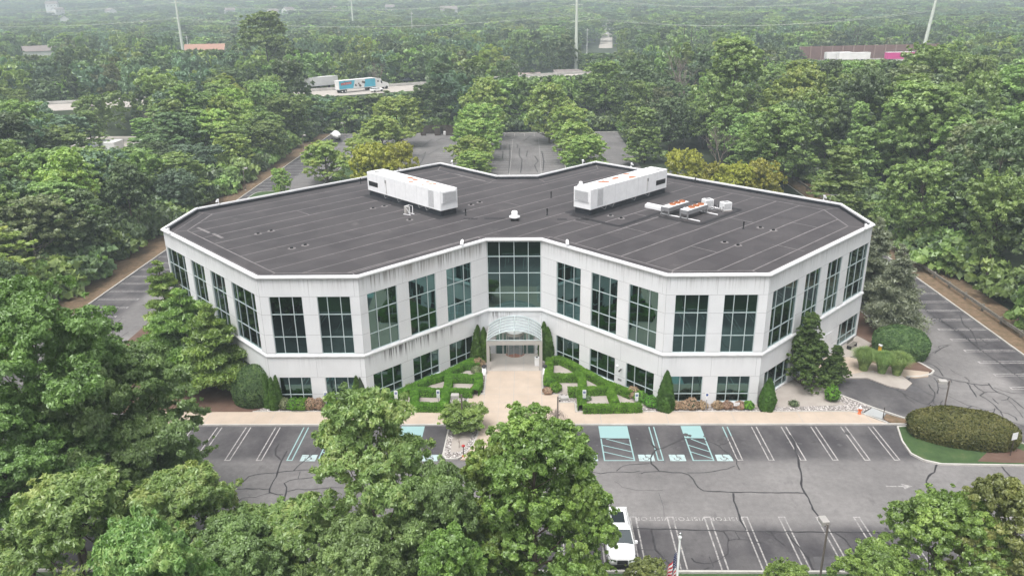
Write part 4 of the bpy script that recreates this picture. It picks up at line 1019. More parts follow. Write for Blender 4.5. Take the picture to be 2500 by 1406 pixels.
# the wheelchair squares
def wheelchair(mb, x, y, s, z, m, flip=1):
    def T(u_, v_): return (x + flip * u_ * s, y + v_ * s)
    ring = [T(-.05 + .26 * math.cos(a_), -.16 + .26 * math.sin(a_)) for a_ in np.linspace(R_(150), R_(380), 12)]
    mb.strip(ring, .07 * s, z, m)
    mb.strip([T(-.05, .30), T(-.02, .02), T(.22, .0), T(.34, -.28)], .09 * s, z + .001, m)
    mb.strip([T(-.04, .16), T(.16, .14)], .07 * s, z + .002, m)
    mb.poly([T(-.05 + .075 * math.cos(a_), .42 + .075 * math.sin(a_)) for a_ in np.linspace(0, 6.0, 8)], z, m)
for x in (6.6, 11.35, 13.95, 17.85, -12.4, -6.9, -17.25):
    mk.poly([(x - .66, -20.98), (x + .66, -20.98), (x + .66, -20.0), (x - .66, -20.0)], MZ, M['paint_cyanw'])
    wheelchair(mk, x, -20.46, .95, MZ + .002, M['asphalt'])
# front row
FX = [6.44 + 2.76 * k for k in range(-14, 14)]
for x in FX: double_line(x, -34.3, -28.55, M['paint_faded'], gap=.42, w_=.11, capm=M['paint'])
# outer rows of the side lots
for k in range(46):
    y = -7.6 + 3.0 * k - 2.0
    if y > 140: break
    double_line_h(y, -54.9, -49.6, M['paint']); 
for k in range(46):
    y = -13.9 + 2.9 * k
    if y > 140: break
    double_line_h(y, 54.0, 48.7, M['paint'])
# rows of the back lot
for k in range(22):
    y = 82 + 2.75 * k
    if y > 139: break
    for x0, x1 in ((-8.4, -2.6), (-20.5, -14.8), (4.4, 9.8), (16.4, 22), (-31.4, -26), (-47, -41.7)):
        mk.strip([(x0, y), (x1, y)], .12, MZ, M['paint'])
for x in (-2.6, 4.4): mk.strip([(x, 82), (x, 139)], .10, MZ + .003, M['paint_faded'])
for k in range(6): x = -5 + k * 2.75; mk.strip([(x, 148), (x, 142.5)], .12, MZ, M['paint'])
# worn arrows in the aisle
for x, y, sgn in ((30.5, -24.6, 1), (31.6, -27.0, -1)):
    mk.strip([(x - .9 * sgn, y), (x + .5 * sgn, y)], .16, MZ, M['paint_faded']); mk.poly([(x + .4 * sgn, y - .38), (x + .4 * sgn, y + .38), (x + 1.15 * sgn, y)], MZ + .002, M['paint_faded'])
struct(mk.build('road_marking'))
def text_mesh(txt, size, mat, name, M4, extrude=0.0, parent=None):
    cu = D.curves.new('t', 'FONT'); cu.body = txt; cu.size = size; cu.align_x = 'CENTER'; cu.align_y = 'CENTER'; cu.extrude = extrude; cu.space_character = 1.15
    o = D.objects.new('t', cu); COL.objects.link(o); bpy.context.view_layer.update()
    me = D.meshes.new_from_object(o.evaluated_get(bpy.context.evaluated_depsgraph_get())); D.objects.remove(o)
    me.transform(M4); me.materials.clear(); me.materials.append(mat)
    r = D.objects.new(name, me); COL.objects.link(r)
    if parent: r.parent = parent
    return r
vis = []
for k in range(1, 5): vis.append(FX[14 + k] - 1.37 )
for k in (-7, -8, -9, -6, -10): vis.append(FX[14 + k] - 1.37)
for x in vis:
    r = text_mesh('VISITOR', .62, M['paint'], 'visitor_marking', Matrix.Translation((x, -28.75, MZ + .003)) @ Matrix.Rotation(math.pi, 4, 'Z'))
    struct(r)

# ------------------------------------------------------------------ sealed cracks
ck = MB(); rc = random.Random(11)
def crack(o, s, pts, wd=.085):
    P_ = densify(ZP(o[0], o[1], s, pts), .45); n = len(P_)
    Q = [(x + rc.uniform(-.05, .05), y + rc.uniform(-.05, .05)) for x, y in P_]
    ck.strip(Q, [wd * rc.uniform(.65, 1.3) for _ in Q], MZ + .006 + .0006 * (len(ck.f) % 9), M['sealer'])
A_, SA = (1350, 980), 3.30
for pts, wd in (([(230, 375), (235, 350), (270, 325), (330, 310), (390, 297)], .08), ([(390, 297), (600, 300), (680, 308), (745, 325), (790, 345), (835, 383)], .08), ([(765, 285), (790, 330), (835, 383)], .11),
    ([(835, 383), (880, 378), (930, 355), (985, 325), (1060, 297), (1110, 297), (1200, 300)], .10), ([(835, 383), (800, 420), (790, 450), (795, 500), (825, 525), (850, 558)], .13), ([(1200, 300), (1250, 320), (1340, 360), (1400, 410), (1440, 445), (1480, 465), (1480, 500), (1500, 548)], .10),
    ([(1340, 350), (1385, 340), (1418, 325), (1418, 310)], .07), ([(1470, 515), (1400, 540), (1300, 560), (1180, 575), (1080, 575)], .06), ([(210, 588), (320, 568), (380, 583), (450, 568), (560, 568), (650, 572), (700, 555)], .07),
    ([(705, 582), (740, 570), (850, 562), (950, 570), (1040, 572), (1090, 590), (1130, 630), (1170, 690), (1215, 717), (1300, 725), (1450, 728), (1650, 730), (1850, 733), (2030, 737)], .10), ([(510, 558), (560, 520), (620, 510), (780, 500)], .07),
    ([(1915, 270), (1950, 330), (1945, 370), (1975, 450), (1985, 520), (2003, 600), (2000, 690), (2025, 735), (2060, 780), (2100, 870), (2150, 940), (2180, 980), (2200, 1010)], .15), ([(1450, 735), (1460, 800), (1495, 890), (1510, 960), (1560, 1035)], .13),
    ([(640, 1023), (900, 1027), (1200, 1035), (1560, 1045), (1900, 1048), (2200, 1052), (2500, 1053), (2960, 1055)], .11), ([(790, 1035), (805, 1090), (830, 1190), (890, 1260), (930, 1300), (1000, 1345)], .13), ([(680, 1192), (830, 1195)], .07),
    ([(1115, 1255), (1140, 1290), (1220, 1303), (1280, 1300), (1290, 1330)], .08), ([(1255, 1250), (1280, 1300), (1350, 1270), (1410, 1225), (1410, 1110), (1380, 1045)], .08), ([(1020, 1380), (1160, 1375), (1260, 1335)], .09),
    ([(1410, 1120), (1470, 1105), (1560, 1115), (1650, 1135), (1710, 1135)], .07), ([(1465, 1045), (1500, 1105)], .06), ([(1760, 1050), (1800, 1110), (1870, 1158)], .08), ([(1895, 1060), (1930, 1120), (2000, 1190), (2060, 1260), (2080, 1330), (2130, 1400)], .12),
    ([(2270, 1055), (2350, 1110), (2400, 1170), (2455, 1245)], .11), ([(500, 640), (560, 690), (680, 715), (880, 715)], .03), ([(850, 740), (890, 850), (900, 930)], .03)): crack(A_, SA, pts, wd)
for pts, wd in (([(1630, 305), (1615, 385), (1550, 420), (1535, 470), (1555, 560), (1545, 590), (1610, 690)], .13), ([(2260, 320), (2340, 410), (2400, 490), (2480, 600)], .13), ([(1050, 970), (1110, 1030), (1180, 1110), (1290, 1200)], .11)): crack((1880, 1056), 4.018, pts, wd)
for pts, wd in (([(1095, 340), (1070, 380), (1065, 430), (1110, 468)], .14), ([(1160, 395), (1130, 440), (1110, 480), (1080, 575), (1050, 640), (1018, 700), (1018, 730), (1080, 748), (1130, 750)], .12), ([(1130, 655), (1160, 690), (1155, 730), (1130, 790), (1100, 850), (1070, 930), (1055, 970), (1160, 975), (1260, 978)], .13),
    ([(660, 770), (720, 710), (790, 660), (850, 605), (900, 590), (1000, 580), (1080, 575), (1090, 568), (1250, 555), (1430, 545), (1700, 560), (1950, 600)], .08), ([(1215, 555), (1250, 515), (1310, 465), (1390, 405), (1450, 330)], .10), ([(540, 700), (740, 702), (1018, 705)], .10), ([(540, 728), (600, 715), (680, 655)], .06),
    ([(735, 830), (800, 775), (900, 770), (1018, 735)], .06), ([(1140, 655), (1180, 632), (1240, 622), (1310, 620), (1400, 605), (1450, 560)], .08), ([(1160, 725), (1250, 705), (1350, 710), (1480, 695), (1900, 690)], .08), ([(1260, 562), (1250, 620)], .07), ([(1105, 750), (1090, 800), (1095, 835)], .07), ([(-400, 900), (100, 860), (540, 700)], .10)): crack((350, 980), 3.30, pts, wd)
B_, SB = (2100, 820), 6.25
for pts, wd in (([(-300, -205), (0, -420 + 260), (400, -50 - 300), (430, -330)], 0), ([(1210, -260), (1560, 0), (1780, 165), (1990, 320), (2180, 450), (2330, 560), (2500, 690)], .12), ([(1780, 0), (1850, 50), (1920, 100), (1955, 125), (1810, 165)], .10), ([(1090, 260), (1180, 225), (1220, 205), (1195, 165), (1250, 145), (1400, 130)], .08),
    ([(1000, 410), (1110, 440), (1200, 510), (1230, 560), (1260, 610)], .11), ([(1120, 590), (1250, 640), (1380, 660), (1500, 690), (1600, 700), (1700, 730), (1850, 750), (1960, 745)], .14), ([(1170, 400), (1260, 475)], .05), ([(1370, 510), (1440, 560), (1550, 605)], .07), ([(1260, 650), (1340, 710), (1350, 755)], .10), ([(1380, 670), (1410, 715)], .10),
    ([(1640, 720), (1680, 790), (1740, 870), (1775, 935)], .11), ([(1590, 625), (1650, 670), (1665, 700)], .08), ([(1960, 720), (2030, 810), (2100, 860), (2200, 890), (2310, 950), (2400, 1020), (2500, 1110)], .12), ([(2030, 790), (2150, 830), (2300, 870), (2500, 875)], .08),
    ([(1740, 740), (1790, 800), (1900, 860), (1830, 910), (1920, 960), (2050, 1060), (2080, 1100), (2150, 1160), (2250, 1180), (2370, 1240), (2395, 1290)], .12), ([(1900, 860), (1950, 850), (2080, 855)], .08), ([(2020, 950), (2060, 990), (2120, 1040)], .09), ([(2140, 985), (2250, 970), (2280, 920)], .07),
    ([(560, 825), (700, 900), (880, 1000), (1040, 1050), (1110, 980), (1140, 910), (1130, 850), (1080, 800), (1040, 735)], .10), ([(960, 845), (1130, 920)], .10), ([(1180, 880), (1190, 780), (1170, 700), (1120, 640)], .11), ([(1200, 780), (1260, 800), (1380, 805)], .08), ([(560, 825), (640, 760), (760, 640)], .12),
    ([(110, 680), (300, 730), (560, 825)], .05), ([(660, 890), (720, 960), (840, 1030)], .07), ([(1110, 980), (1130, 1030), (1220, 1120)], .08), ([(1220, 1110), (1240, 1020), (1270, 980)], .08), ([(1300, 1050), (1450, 1090), (1620, 1110), (1700, 1070)], .09), ([(1350, 920), (1500, 990), (1620, 1050), (1800, 1090), (1920, 1140), (2060, 1120)], .07),
    ([(1620, 1110), (1720, 1170), (1810, 1240)], .09), ([(2050, 1100), (2030, 1190), (2080, 1260), (2100, 1340)], .09), ([(2150, 1160), (2180, 1230)], .08), ([(2030, 1210), (2130, 1260), (2220, 1290)], .08), ([(2230, 1250), (2280, 1300), (2330, 1320), (2440, 1350), (2500, 1380)], .10), ([(2330, 1320), (2280, 1400)], .08), ([(2250, 970), (2380, 1090), (2490, 1250)], .06),
    ([(1700, 120), (1800, 165), (1830, 230)], .06), ([(2180, 450), (2330, 450), (2450, 490), (2390, 520)], .08), ([(2330, 570), (2420, 560), (2500, 545)], .08)):
    if wd: crack(B_, SB, pts, wd)
for pts, wd in (([(110, 1380), (280, 1240), (400, 1135), (540, 1030), (720, 900), (880, 780)], .12), ([(30, 1125), (330, 1120), (400, 1135)], .09), ([(370, 1350), (450, 1290), (590, 1180), (700, 1110), (830, 1000)], .09), ([(700, 1200), (710, 1165), (850, 1065)], .09), ([(770, 1285), (830, 1240), (920, 1180)], .08), ([(770, 1285), (830, 1300), (860, 1355), (960, 1360), (1070, 1390)], .10), ([(600, 990), (830, 990), (900, 985)], .08), ([(540, 1020), (430, 1080)], .08)): crack((150, 600), 5.623, pts, wd)
for pts in ([(985, 265), (970, 310), (945, 355)], [(1000, 290), (1030, 270), (1085, 240)], [(1030, 175), (1000, 200)], [(1650, 240), (1650, 290), (1670, 320), (1665, 380), (1660, 415)], [(1710, 255), (1700, 300), (1760, 295), (1785, 330), (1760, 360), (1780, 410)], [(1580, 215), (1585, 300), (1575, 415)], [(1535, 260), (1530, 315)], [(1680, 190), (1730, 150)], [(1640, 215), (1635, 240)],
    [(1810, 260), (1825, 330), (1820, 400)], [(900, 200), (960, 230), (1010, 190)], [(60, 330), (130, 300), (230, 240)], [(1060, 190), (1100, 170), (1160, 185)]): crack((700, 280), 2.907, pts, .22)
for pts in ([(1660, 155), (1800, 270), (1960, 350), (2100, 470)], [(1800, 270), (1850, 240), (1960, 230)], [(1980, 230), (2000, 300), (2080, 370), (2120, 470)], [(1770, 540), (1830, 500), (1880, 480)], [(1590, 280), (1700, 285), (1800, 270)]): crack((1750, 700), 3.332, pts, .11)
c_o = ck.build('crack_sealer', None, lot)
pa = MB(); 
for q in ([(1985, 1358), (2110, 1358), (2130, 1406), (2000, 1406)], [(2118, 925), (2190, 952), (2268, 960), (2190, 950), (2230, 935), (2200, 920)][:3] + [(2160, 905)]): pa.poly(PX(q), MZ + .002, M['asphalt_patch'])
pa.build('asphalt_patch', None, lot)
ol = MB(); ro = random.Random(9)
for k in range(60):
    x = ro.choice(FX) + 1.37 + ro.uniform(-.3, .3) if k % 2 else ro.uniform(7, 32); y = ro.uniform(-33, -30) if k % 2 else ro.uniform(-19, -16.5); r_ = ro.uniform(.08, .28)
    ol.poly([(x + r_ * ro.uniform(.6, 1.2) * math.cos(a_), y + r_ * ro.uniform(.6, 1.4) * math.sin(a_)) for a_ in np.linspace(0, 5.7, 9)], MZ + .0035 + .0002 * (k % 5), M['oil'])
ol.build('oil_stain', None, lot)

# ================================================================== hedges, shrubs and grasses
def solid_leaves(name, samples, size, mat, seed, asp=1.5, jitter=.5):
    """samples: (P, N) arrays on the surface of a clipped shape"""
    rng = np.random.default_rng(seed); P, N = samples
    N = unit(N + jitter * rng.normal(size=N.shape)); S = size * rng.uniform(.6, 1.4, len(P))
    return leaf_mesh(name, P, N, S, LF[mat], rng, asp)
def ellipsoid_samples(n, rx, ry, rz, seed, zc=0.0, cut=-.25, rough=.05, power=2.0):
    rng = np.random.default_rng(seed); d = unit(rng.normal(size=(n, 3))); d = d[d[:, 2] > cut]
    e = power
    rad = (np.abs(d[:, 0]) ** e + np.abs(d[:, 1]) ** e + np.abs(d[:, 2]) ** e) ** (-1 / e)
    k = 1 + rough * (np.sin(d[:, 0] * 9 + seed) + np.sin(d[:, 1] * 11) + np.sin(d[:, 2] * 8)) * .5 + rng.normal(size=len(d)) * .018
    q = d * (rad * k)[:, None]; P = q * np.array([rx, ry, rz]); P[:, 2] += zc
    N = unit(d / np.array([rx, ry, rz])); return P, N
def core(e, rx, ry, rz, zc, mat='floor', name='inner_growth'):   # dark twiggy inside so that one cannot look through
    m = MB(); n1, n2 = 14, 7; pts = []
    for j in range(n2 + 1):
        t = -.45 + 1.45 * j / n2; t = min(1, t); r = math.sqrt(max(0, 1 - t * t))
        for i in range(n1): a = 6.283 * i / n1; pts.append((rx * r * math.cos(a), ry * r * math.sin(a), zc + rz * t))
    m.raw(pts, [(j * n1 + i, j * n1 + (i + 1) % n1, (j + 1) * n1 + (i + 1) % n1, (j + 1) * n1 + i) for j in range(n2) for i in range(n1)], M[mat], True)
    m.build(name, None, e)
def dome(x, y, rx, ry, rz, mat, n, size, label, cat='shrub', rot=0, seed=1, zc=None, group=None, power=2.0, name='shrub', rough=.05, cut=-.3):
    e = empty(name, (x, y, .08), rot); zc = rz * .42 if zc is None else zc
    tag(e, label, cat, group); me = solid_leaves(name + '_foliage', ellipsoid_samples(n, rx, ry, rz - 0 if zc is None else rz * .72, seed, zc, cut, rough, power), size, mat, seed)
    o = D.objects.new('foliage', me); COL.objects.link(o); o.parent = e
    core(e, rx * .86, ry * .86, rz * .60, zc); return e
def hedge(paths, label, seed, z1=.78, wd=.78):
    rng = np.random.default_rng(seed); PP = []; NN = []; cm = MB()
    for path in paths:
        w_ = wd
        if isinstance(path, tuple): path, w_ = path
        P_ = densify(path, .5); L = sum(math.hypot(b[0] - a[0], b[1] - a[1]) for a, b in zip(P_, P_[1:]))
        for a, b in zip(P_, P_[1:]):
            l = math.hypot(b[0] - a[0], b[1] - a[1]); 
            if l < 1e-3: continue
            d = np.array([(b[0] - a[0]) / l, (b[1] - a[1]) / l]); nn = np.array([-d[1], d[0]])
            hz = z1 * rng.uniform(.92, 1.06); n = int(l * 1300)
            t = rng.uniform(-.1, 1.1, n); side = rng.random(n)
            s = rng.uniform(-1, 1, n); h = rng.uniform(.05, 1, n)
            top = side < .48
            off = np.where(top, s, np.sign(s)) * w_ / 2; z = np.where(top, hz * (1 - .16 * s ** 4), hz * h)
            off = off * np.where(top, 1, .94 + .10 * np.sin(z * 5)) + rng.normal(size=n) * .022; z = z + rng.normal(size=n) * .018
            x = a[0] + d[0] * l * t + nn[0] * off; y = a[1] + d[1] * l * t + nn[1] * off
            PP.append(np.stack([x, y, z + .1], 1))
            N = np.where(top[:, None], np.array([0, 0, 1.0]), np.concatenate([nn[None, :] * np.sign(s)[:, None], np.full((n, 1), .25)], 1)); NN.append(N)
        cm.strip(P_, w_ * .80, .1 + z1 * .86, M['floor'])
        for sg in (-1, 1):
            for a, b in zip(P_, P_[1:]):
                l = math.hypot(b[0] - a[0], b[1] - a[1]) or 1; nx_, ny_ = -(b[1] - a[1]) / l * w_ * .4 * sg, (b[0] - a[0]) / l * w_ * .4 * sg
                cm.face([(a[0] + nx_, a[1] + ny_, .1), (b[0] + nx_, b[1] + ny_, .1), (b[0] + nx_, b[1] + ny_, .1 + z1 * .86), (a[0] + nx_, a[1] + ny_, .1 + z1 * .86)], M['floor'])
    e = empty('clipped_hedge', (0, 0, 0)); tag(e, label, 'hedge', 'knot hedges beside the entrance')
    me = solid_leaves('hedge_foliage', (np.concatenate(PP), np.concatenate(NN)), .06, 'hedge', seed, 1.6, .5)
    o = D.objects.new('foliage', me); COL.objects.link(o); o.parent = e; cm.build('inner_growth', None, e)
def HZ(ox, pts): return ZP(ox, 860, 8.32, pts, .85)
hedge([HZ(1320, [(250, 110), (400, 100), (600, 190), (800, 310), (1000, 410), (1250, 545), (1400, 620), (1600, 690), (1850, 790)]), HZ(1320, [(180, 110), (175, 260), (150, 430), (150, 560)]), HZ(1320, [(150, 450), (500, 455), (830, 455)]),
       HZ(1320, [(720, 370), (820, 440), (850, 560), (830, 700), (830, 850), (850, 1060)]), HZ(1320, [(850, 715), (1100, 715), (1400, 700)]), HZ(1320, [(1400, 640), (1430, 760), (1480, 900), (1520, 1010)]), HZ(1320, [(860, 1070), (1200, 1070), (1700, 1060), (2050, 1050)]), (HZ(1320, [(560, 740), (720, 740)]), 1.0)],
      'low green knot hedge with four gravel gaps, right of the entrance walk', 21)
hedge([HZ(900, [(2300, 110), (2100, 140), (1900, 230), (1700, 330), (1500, 430), (1200, 510), (1000, 610), (850, 690), (600, 790), (400, 870), (250, 910)]), HZ(900, [(1950, 210), (2250, 200)]), HZ(900, [(2235, 420), (2235, 520), (2230, 620), (2150, 750)]),
       HZ(900, [(1650, 465), (1900, 465), (2200, 475)]), HZ(900, [(1620, 450), (1620, 610), (1560, 800), (1540, 950), (1510, 1045)]), HZ(900, [(1000, 735), (1250, 745), (1550, 750)]), HZ(900, [(1650, 750), (1900, 750), (2100, 760)]), HZ(900, [(930, 700), (930, 850), (920, 1000)]),
       HZ(900, [(760, 1040), (1100, 1040), (1540, 1045)]), HZ(900, [(150, 960), (350, 970), (540, 1035)])],
      'low green knot hedge with gravel gaps, left of the entrance walk', 22)
def small(px, py, r, h, mat, label, seed, ox=None, group='small shrubs in the front bed', n=1500):
    x, y = G(px, py, .3); return dome(x, y, r, r * .95, h, mat, n, .085, label, 'shrub', random.random() * 3, seed, None, group, rough=.14)
small(1342, 937, .62, .75, 'hedge', 'yellow green shrub at the left end of the right hedge', 31); small(1356, 950, .6, .8, 'hedge', 'round green shrub at the corner of the right hedge, beside the lamp post', 32)
small(1337, 955, .5, .5, 'tan', 'tan withered shrub between two green ones by the entrance walk', 33)
small(1545, 962, .75, .8, 'tan', 'tan withered shrub at the right tip of the right hedge', 34); small(1563, 972, .75, .8, 'hedge', 'green shrub below the third ground floor window right of the entrance', 35); small(1590, 985, .8, .8, 'hedge', 'green shrub left of the tall arborvitae on the right wing', 36)
small(1168, 893, .65, .9, 'tan', 'tan withered shrub in the left hedge near the canopy column', 37); small(1164, 905, .55, .6, 'olive', 'olive shrub below the tan one in the left hedge', 38); small(1163, 950, .5, .6, 'tan', 'tan withered shrub at the front corner of the left hedge', 39)
for k, (px, m_, lb) in enumerate(((1650, 'tan', 'tan withered shrub, first to the right of the tall arborvitae'), (1668, 'tan', 'tan withered shrub, second to the right of the tall arborvitae'), (1688, 'tan', 'large tan withered shrub under the middle of the right front window'), (1714, 'tan', 'tan withered shrub left of the bare sign post'),
        (1752, 'tan', 'tan withered shrub right of the bare sign post'), (1776, 'tan', 'tan withered shrub left of the little white sign'), (1806, 'tan', 'tan withered shrub behind the little white sign'), (1827, 'hedge', 'half green shrub left of the rounded arborvitae'))):
    small(px, 991, .55 if k != 2 else .75, .6 if k != 2 else .85, m_, lb, 40 + k, n=1100)
for k, (px, m_, lb) in enumerate(((697, 'olive', 'olive shrub beside the forked arborvitae on the left wing'), (718, 'hedge', 'green shrub under the left front window, left part'), (737, 'hedge', 'green shrub under the left front window, right part'), (758, 'tan', 'tan withered shrub under the pier of the left front'), (778, 'tan', 'pale tan shrub by the pier of the left front'),
        (812, 'hedge', 'green shrub right of the first accessible parking sign'), (830, 'olive', 'olive shrub at the right of the left front bed'), (850, 'tan', 'tan withered shrub beside the single arborvitae of the left wing'))):
    small(px, 992, .8 if 0 < k < 3 else .6, .9 if k != 7 else .6, m_, lb, 50 + k, n=1400)
small(997, 945, .4, .5, 'light', 'bright green weed growing out of the left hedge', 60, n=300); small(1435, 972, .35, .4, 'dark', 'small dark weed in a gravel gap of the right hedge', 61, n=300)
small(1372, 1065, .75, .7, 'light', 'bright green weeds behind the lamp post on the right island', 62, n=700); small(1355, 1050, .6, .8, 'olive', 'dull green weed clump on the right island', 63, n=500)
small(2031, 972, .75, 1.3, 'hedge', 'small upright green bush on the gravel beside the drive', 64, n=1400); small(1938, 985, .5, .5, 'dark', 'small dark weed on the gravel under the conical tree', 65, n=250)
# arborvitae
def arb(px, py, h, r, label, seed, tips=1, wf=1.0):
    x, y = G(px, py, .1); e = empty('arborvitae', (x, y, .08), random.random() * 6); tag(e, label, 'arborvitae', 'dark arborvitae against the front wall')
    rng = np.random.default_rng(seed); PP = []; NN = []
    for k in range(tips):
        a = 2.1 * k; ox, oy = (0, 0) if tips == 1 else (r * .42 * math.cos(a), r * .42 * math.sin(a)); hh = h * (1 - .09 * k * rng.random()); rk = r * (1 if tips == 1 else .72)
        n = int(5200 * h / 4 / (tips ** .3)); t = rng.random(n) ** 1.15; an = rng.uniform(0, 6.283, n)
        pr = rk * wf * np.clip((1 - t) ** .62, 0, 1) * np.clip(.72 + t * 1.1, 0, 1) * (1 + .09 * np.sin(an * 5 + t * 9)) * rng.uniform(.86, 1.06, n)
        PP.append(np.stack([ox + pr * np.cos(an), oy + pr * np.sin(an), .05 + t * hh], 1)); NN.append(np.stack([np.cos(an), np.sin(an), np.full(n, .45)], 1))
    me = solid_leaves('arborvitae_foliage', (np.concatenate(PP), np.concatenate(NN)), .10, 'arb', seed, 2.2, .45)
    o = D.objects.new('foliage', me); COL.objects.link(o); o.parent = e
    m = MB(); m.lathe([(r * .6, .1), (r * .62, h * .3), (r * .4, h * .62), (.03, h * .9)], (0, 0, 0), M['floor'], 10); m.tube([(0, 0, 0), (0, 0, h * .3)], .09, M['bark'], 6); m.build('stem', None, e)
arb(673, 995, 3.3, .72, 'forked arborvitae leaning in front of the left wing corner, right of the big clipped dome', 1, 2); arb(656, 992, 3.4, .60, 'narrow arborvitae squeezed against the big clipped dome', 2, 1)
arb(884, 988, 3.3, .85, 'pointed arborvitae at the right corner of the left wing', 3, 2); arb(1172, 880, 3.9, 1.1, 'three tipped arborvitae left of the entrance canopy', 4, 3); arb(1337, 872, 4.0, 1.1, 'three tipped arborvitae right of the entrance canopy', 5, 3)
arb(1624, 1000, 4.0, .95, 'tall pointed arborvitae at the left corner of the right wing', 6, 1); arb(1866, 993, 3.0, 1.05, 'stout arborvitae with rounded top at the right corner of the right wing', 7, 2, 1.15)
# big clipped shapes
x, y = G(612, 1000, 0); dome(x + .1, y + 1.7, 2.15, 2.0, 3.1, 'yew', 26000, .085, 'huge clipped dark green dome shrub in front of the left wing corner', 'shrub', 0, 71, 1.35, None, 2.2, rough=.02, cut=-.6)
x, y = G(2212, 880, 0); dome(x + .1, y + 1.8, 2.75, 2.3, 2.5, 'yew', 30000, .11, 'large rounded clipped dark green shrub beside the side drive', 'shrub', R_(-28), 72, 1.0, None, 2.5, rough=.03, cut=-.5)
x, y = G(2352, 1085, 0); dome(x + .25, y + .9, 4.2, 2.05, 2.3, 'russet', 32000, .11, 'long clipped russet green hedge mound on the right hand island', 'hedge', R_(-17), 73, .85, None, 2.6, rough=.03, cut=-.5)
def grass(px, py, r, h, label, seed):
    x, y = G(px, py, 0); e = empty('ornamental_grass', (x, y, .08)); tag(e, label, 'ornamental grass', 'fountain grasses beside the side door')
    rng = np.random.default_rng(seed); n = 2600; m = MB(); V = []; Fc = []
    for k in range(n):
        a = rng.uniform(0, 6.283); out = rng.random() ** .7; L = 1.25 * h * rng.uniform(.75, 1.1); bx, by = .25 * r * out * math.cos(a), .25 * r * out * math.sin(a); reach = .88 * r * out * rng.uniform(.8, 1.05)
        pts = []
        for j in range(5): t = j / 4; pts.append((bx + reach * math.cos(a) * t ** 1.4, by + reach * math.sin(a) * t ** 1.4, L * (math.sin(t * 1.9) if out > .4 else t) * (1 - .25 * out)))
        w_ = .03; nx_, ny_ = -math.sin(a) * w_, math.cos(a) * w_; b0 = len(V)
        for j, p in enumerate(pts): ww = 1 - j / 4.2; V += [(p[0] - nx_ * ww, p[1] - ny_ * ww, p[2]), (p[0] + nx_ * ww, p[1] + ny_ * ww, p[2])]
        for j in range(4): Fc.append((b0 + 2 * j, b0 + 2 * j + 1, b0 + 2 * j + 3, b0 + 2 * j + 2))
    m.raw(V, Fc, LF['grassy']); m.build('blades', None, e)
grass(2107, 905, 1.55, 2.1, 'fountain grass clump nearer the side door', 81); grass(2152, 912, 1.4, 2.0, 'middle fountain grass clump beside the drive', 82); grass(2188, 916, 1.55, 2.1, 'fountain grass clump nearest the curved kerb', 83)

# ================================================================== trees
def bare_tree(x, y, H, label, seed, spread=.5, mat='dead_wood', name='bare_tree', group=None, levels=5):
    rnd = random.Random(seed); m = MB()
    def grow(p, d, L, r, lv):
        q = p + d * L; mid = p.lerp(q, .5) + Vector((rnd.uniform(-1, 1), rnd.uniform(-1, 1), 0)) * L * .05
        m.tube([p, mid, q], [r, r * .85, r * .68], M[mat], 5 if lv > 2 else 3, cap=False)
        if lv == 0: return
        for k in range(3 if lv > 1 else 4):
            nd = (d + Vector((rnd.uniform(-1, 1), rnd.uniform(-1, 1), rnd.uniform(-.15, .6))) * spread * 1.2).normalized(); grow(q if k < 2 else p.lerp(q, .6), nd, L * rnd.uniform(.62, .82), r * .58, lv - 1)
    grow(Vector((0, 0, 0)), Vector((0, 0, 1)), H * .30, H * .014 + .03, levels)
    e = empty(name, (x, y, 0)); tag(e, label, 'bare tree', group); m.build('branches', None, e); return e

K = {}
NL = 30000
K['maple'] = make_kind('maple', 'oval', 15.3, 4.5, 1.5, 44, 150000, .105, 101, 'maple', lobe=.28, tuft=.42, r0=.24, sub_n=110)
K['maple2'] = make_kind('maple_side', 'oval', 10.5, 3.0, 1.2, 26, 70000, .105, 131, 'maple', lobe=.32, tuft=.42, r0=.16, sub_n=110)
K['locust'] = make_kind('locust', 'oval', 16.2, 4.6, 1.5, 46, 120000, .095, 102, 'locust', lobe=.25, flat=.62, asp=2.8, tuft=.5, r0=.22, sub_n=110)
K['locust2'] = make_kind('locust_low', 'oval', 12.0, 4.2, 2.0, 38, 110000, .095, 103, 'locust', lobe=.27, flat=.6, asp=2.8, tuft=.5, r0=.2, sub_n=110)
K['ash'] = make_kind('ash', 'round', 14.5, 5.2, 2.6, 44, 120000, .11, 104, 'sage', lobe=.26, flat=.6, asp=2.4, tuft=.48, r0=.24, sub_n=110)
K['bright'] = make_kind('bright', 'round', 20.0, 6.2, 5.0, 44, 130000, .125, 105, 'bright', lobe=.27, flat=.5, asp=2.4, tuft=.46, r0=.3, sub_n=110)
K['frontyellow'] = make_kind('front_yellow', 'round', 9.5, 3.4, 1.5, 26, 70000, .10, 106, 'yellowgreen', lobe=.30, r0=.16, sub_n=110)
K['frontlow'] = make_kind('front_low', 'round', 9.5, 3.5, 1.2, 30, 90000, .10, 107, 'maple', lobe=.30, r0=.18, sub_n=110)
FG = 'trees on the lawn between the camera and the car park'
def at_top(k, px, py, Y, R, label, H=None, name='broadleaf_tree'):
    x, z = AT(px, py, Y); return plant(K[k], x, Y, z, R, None, label, 'tree', FG, name)
at_top('maple', 1305, 1012, -41.5, 4.3, 'full bright green tree reaching over the entrance walk, right of centre', name='broadleaf_tree')
at_top('maple2', 1195, 1085, -41.0, 2.7, 'narrower bright green tree leaning on the left of the full one at the centre')
at_top('maple2', 1425, 1190, -42.5, 1.9, 'lower bright green tree at the right foot of the full one, beside the white car')
at_top('locust', 893, 950, -41.5, 4.2, 'feathery light green locust with yellow tips, left of centre', name='locust_tree')
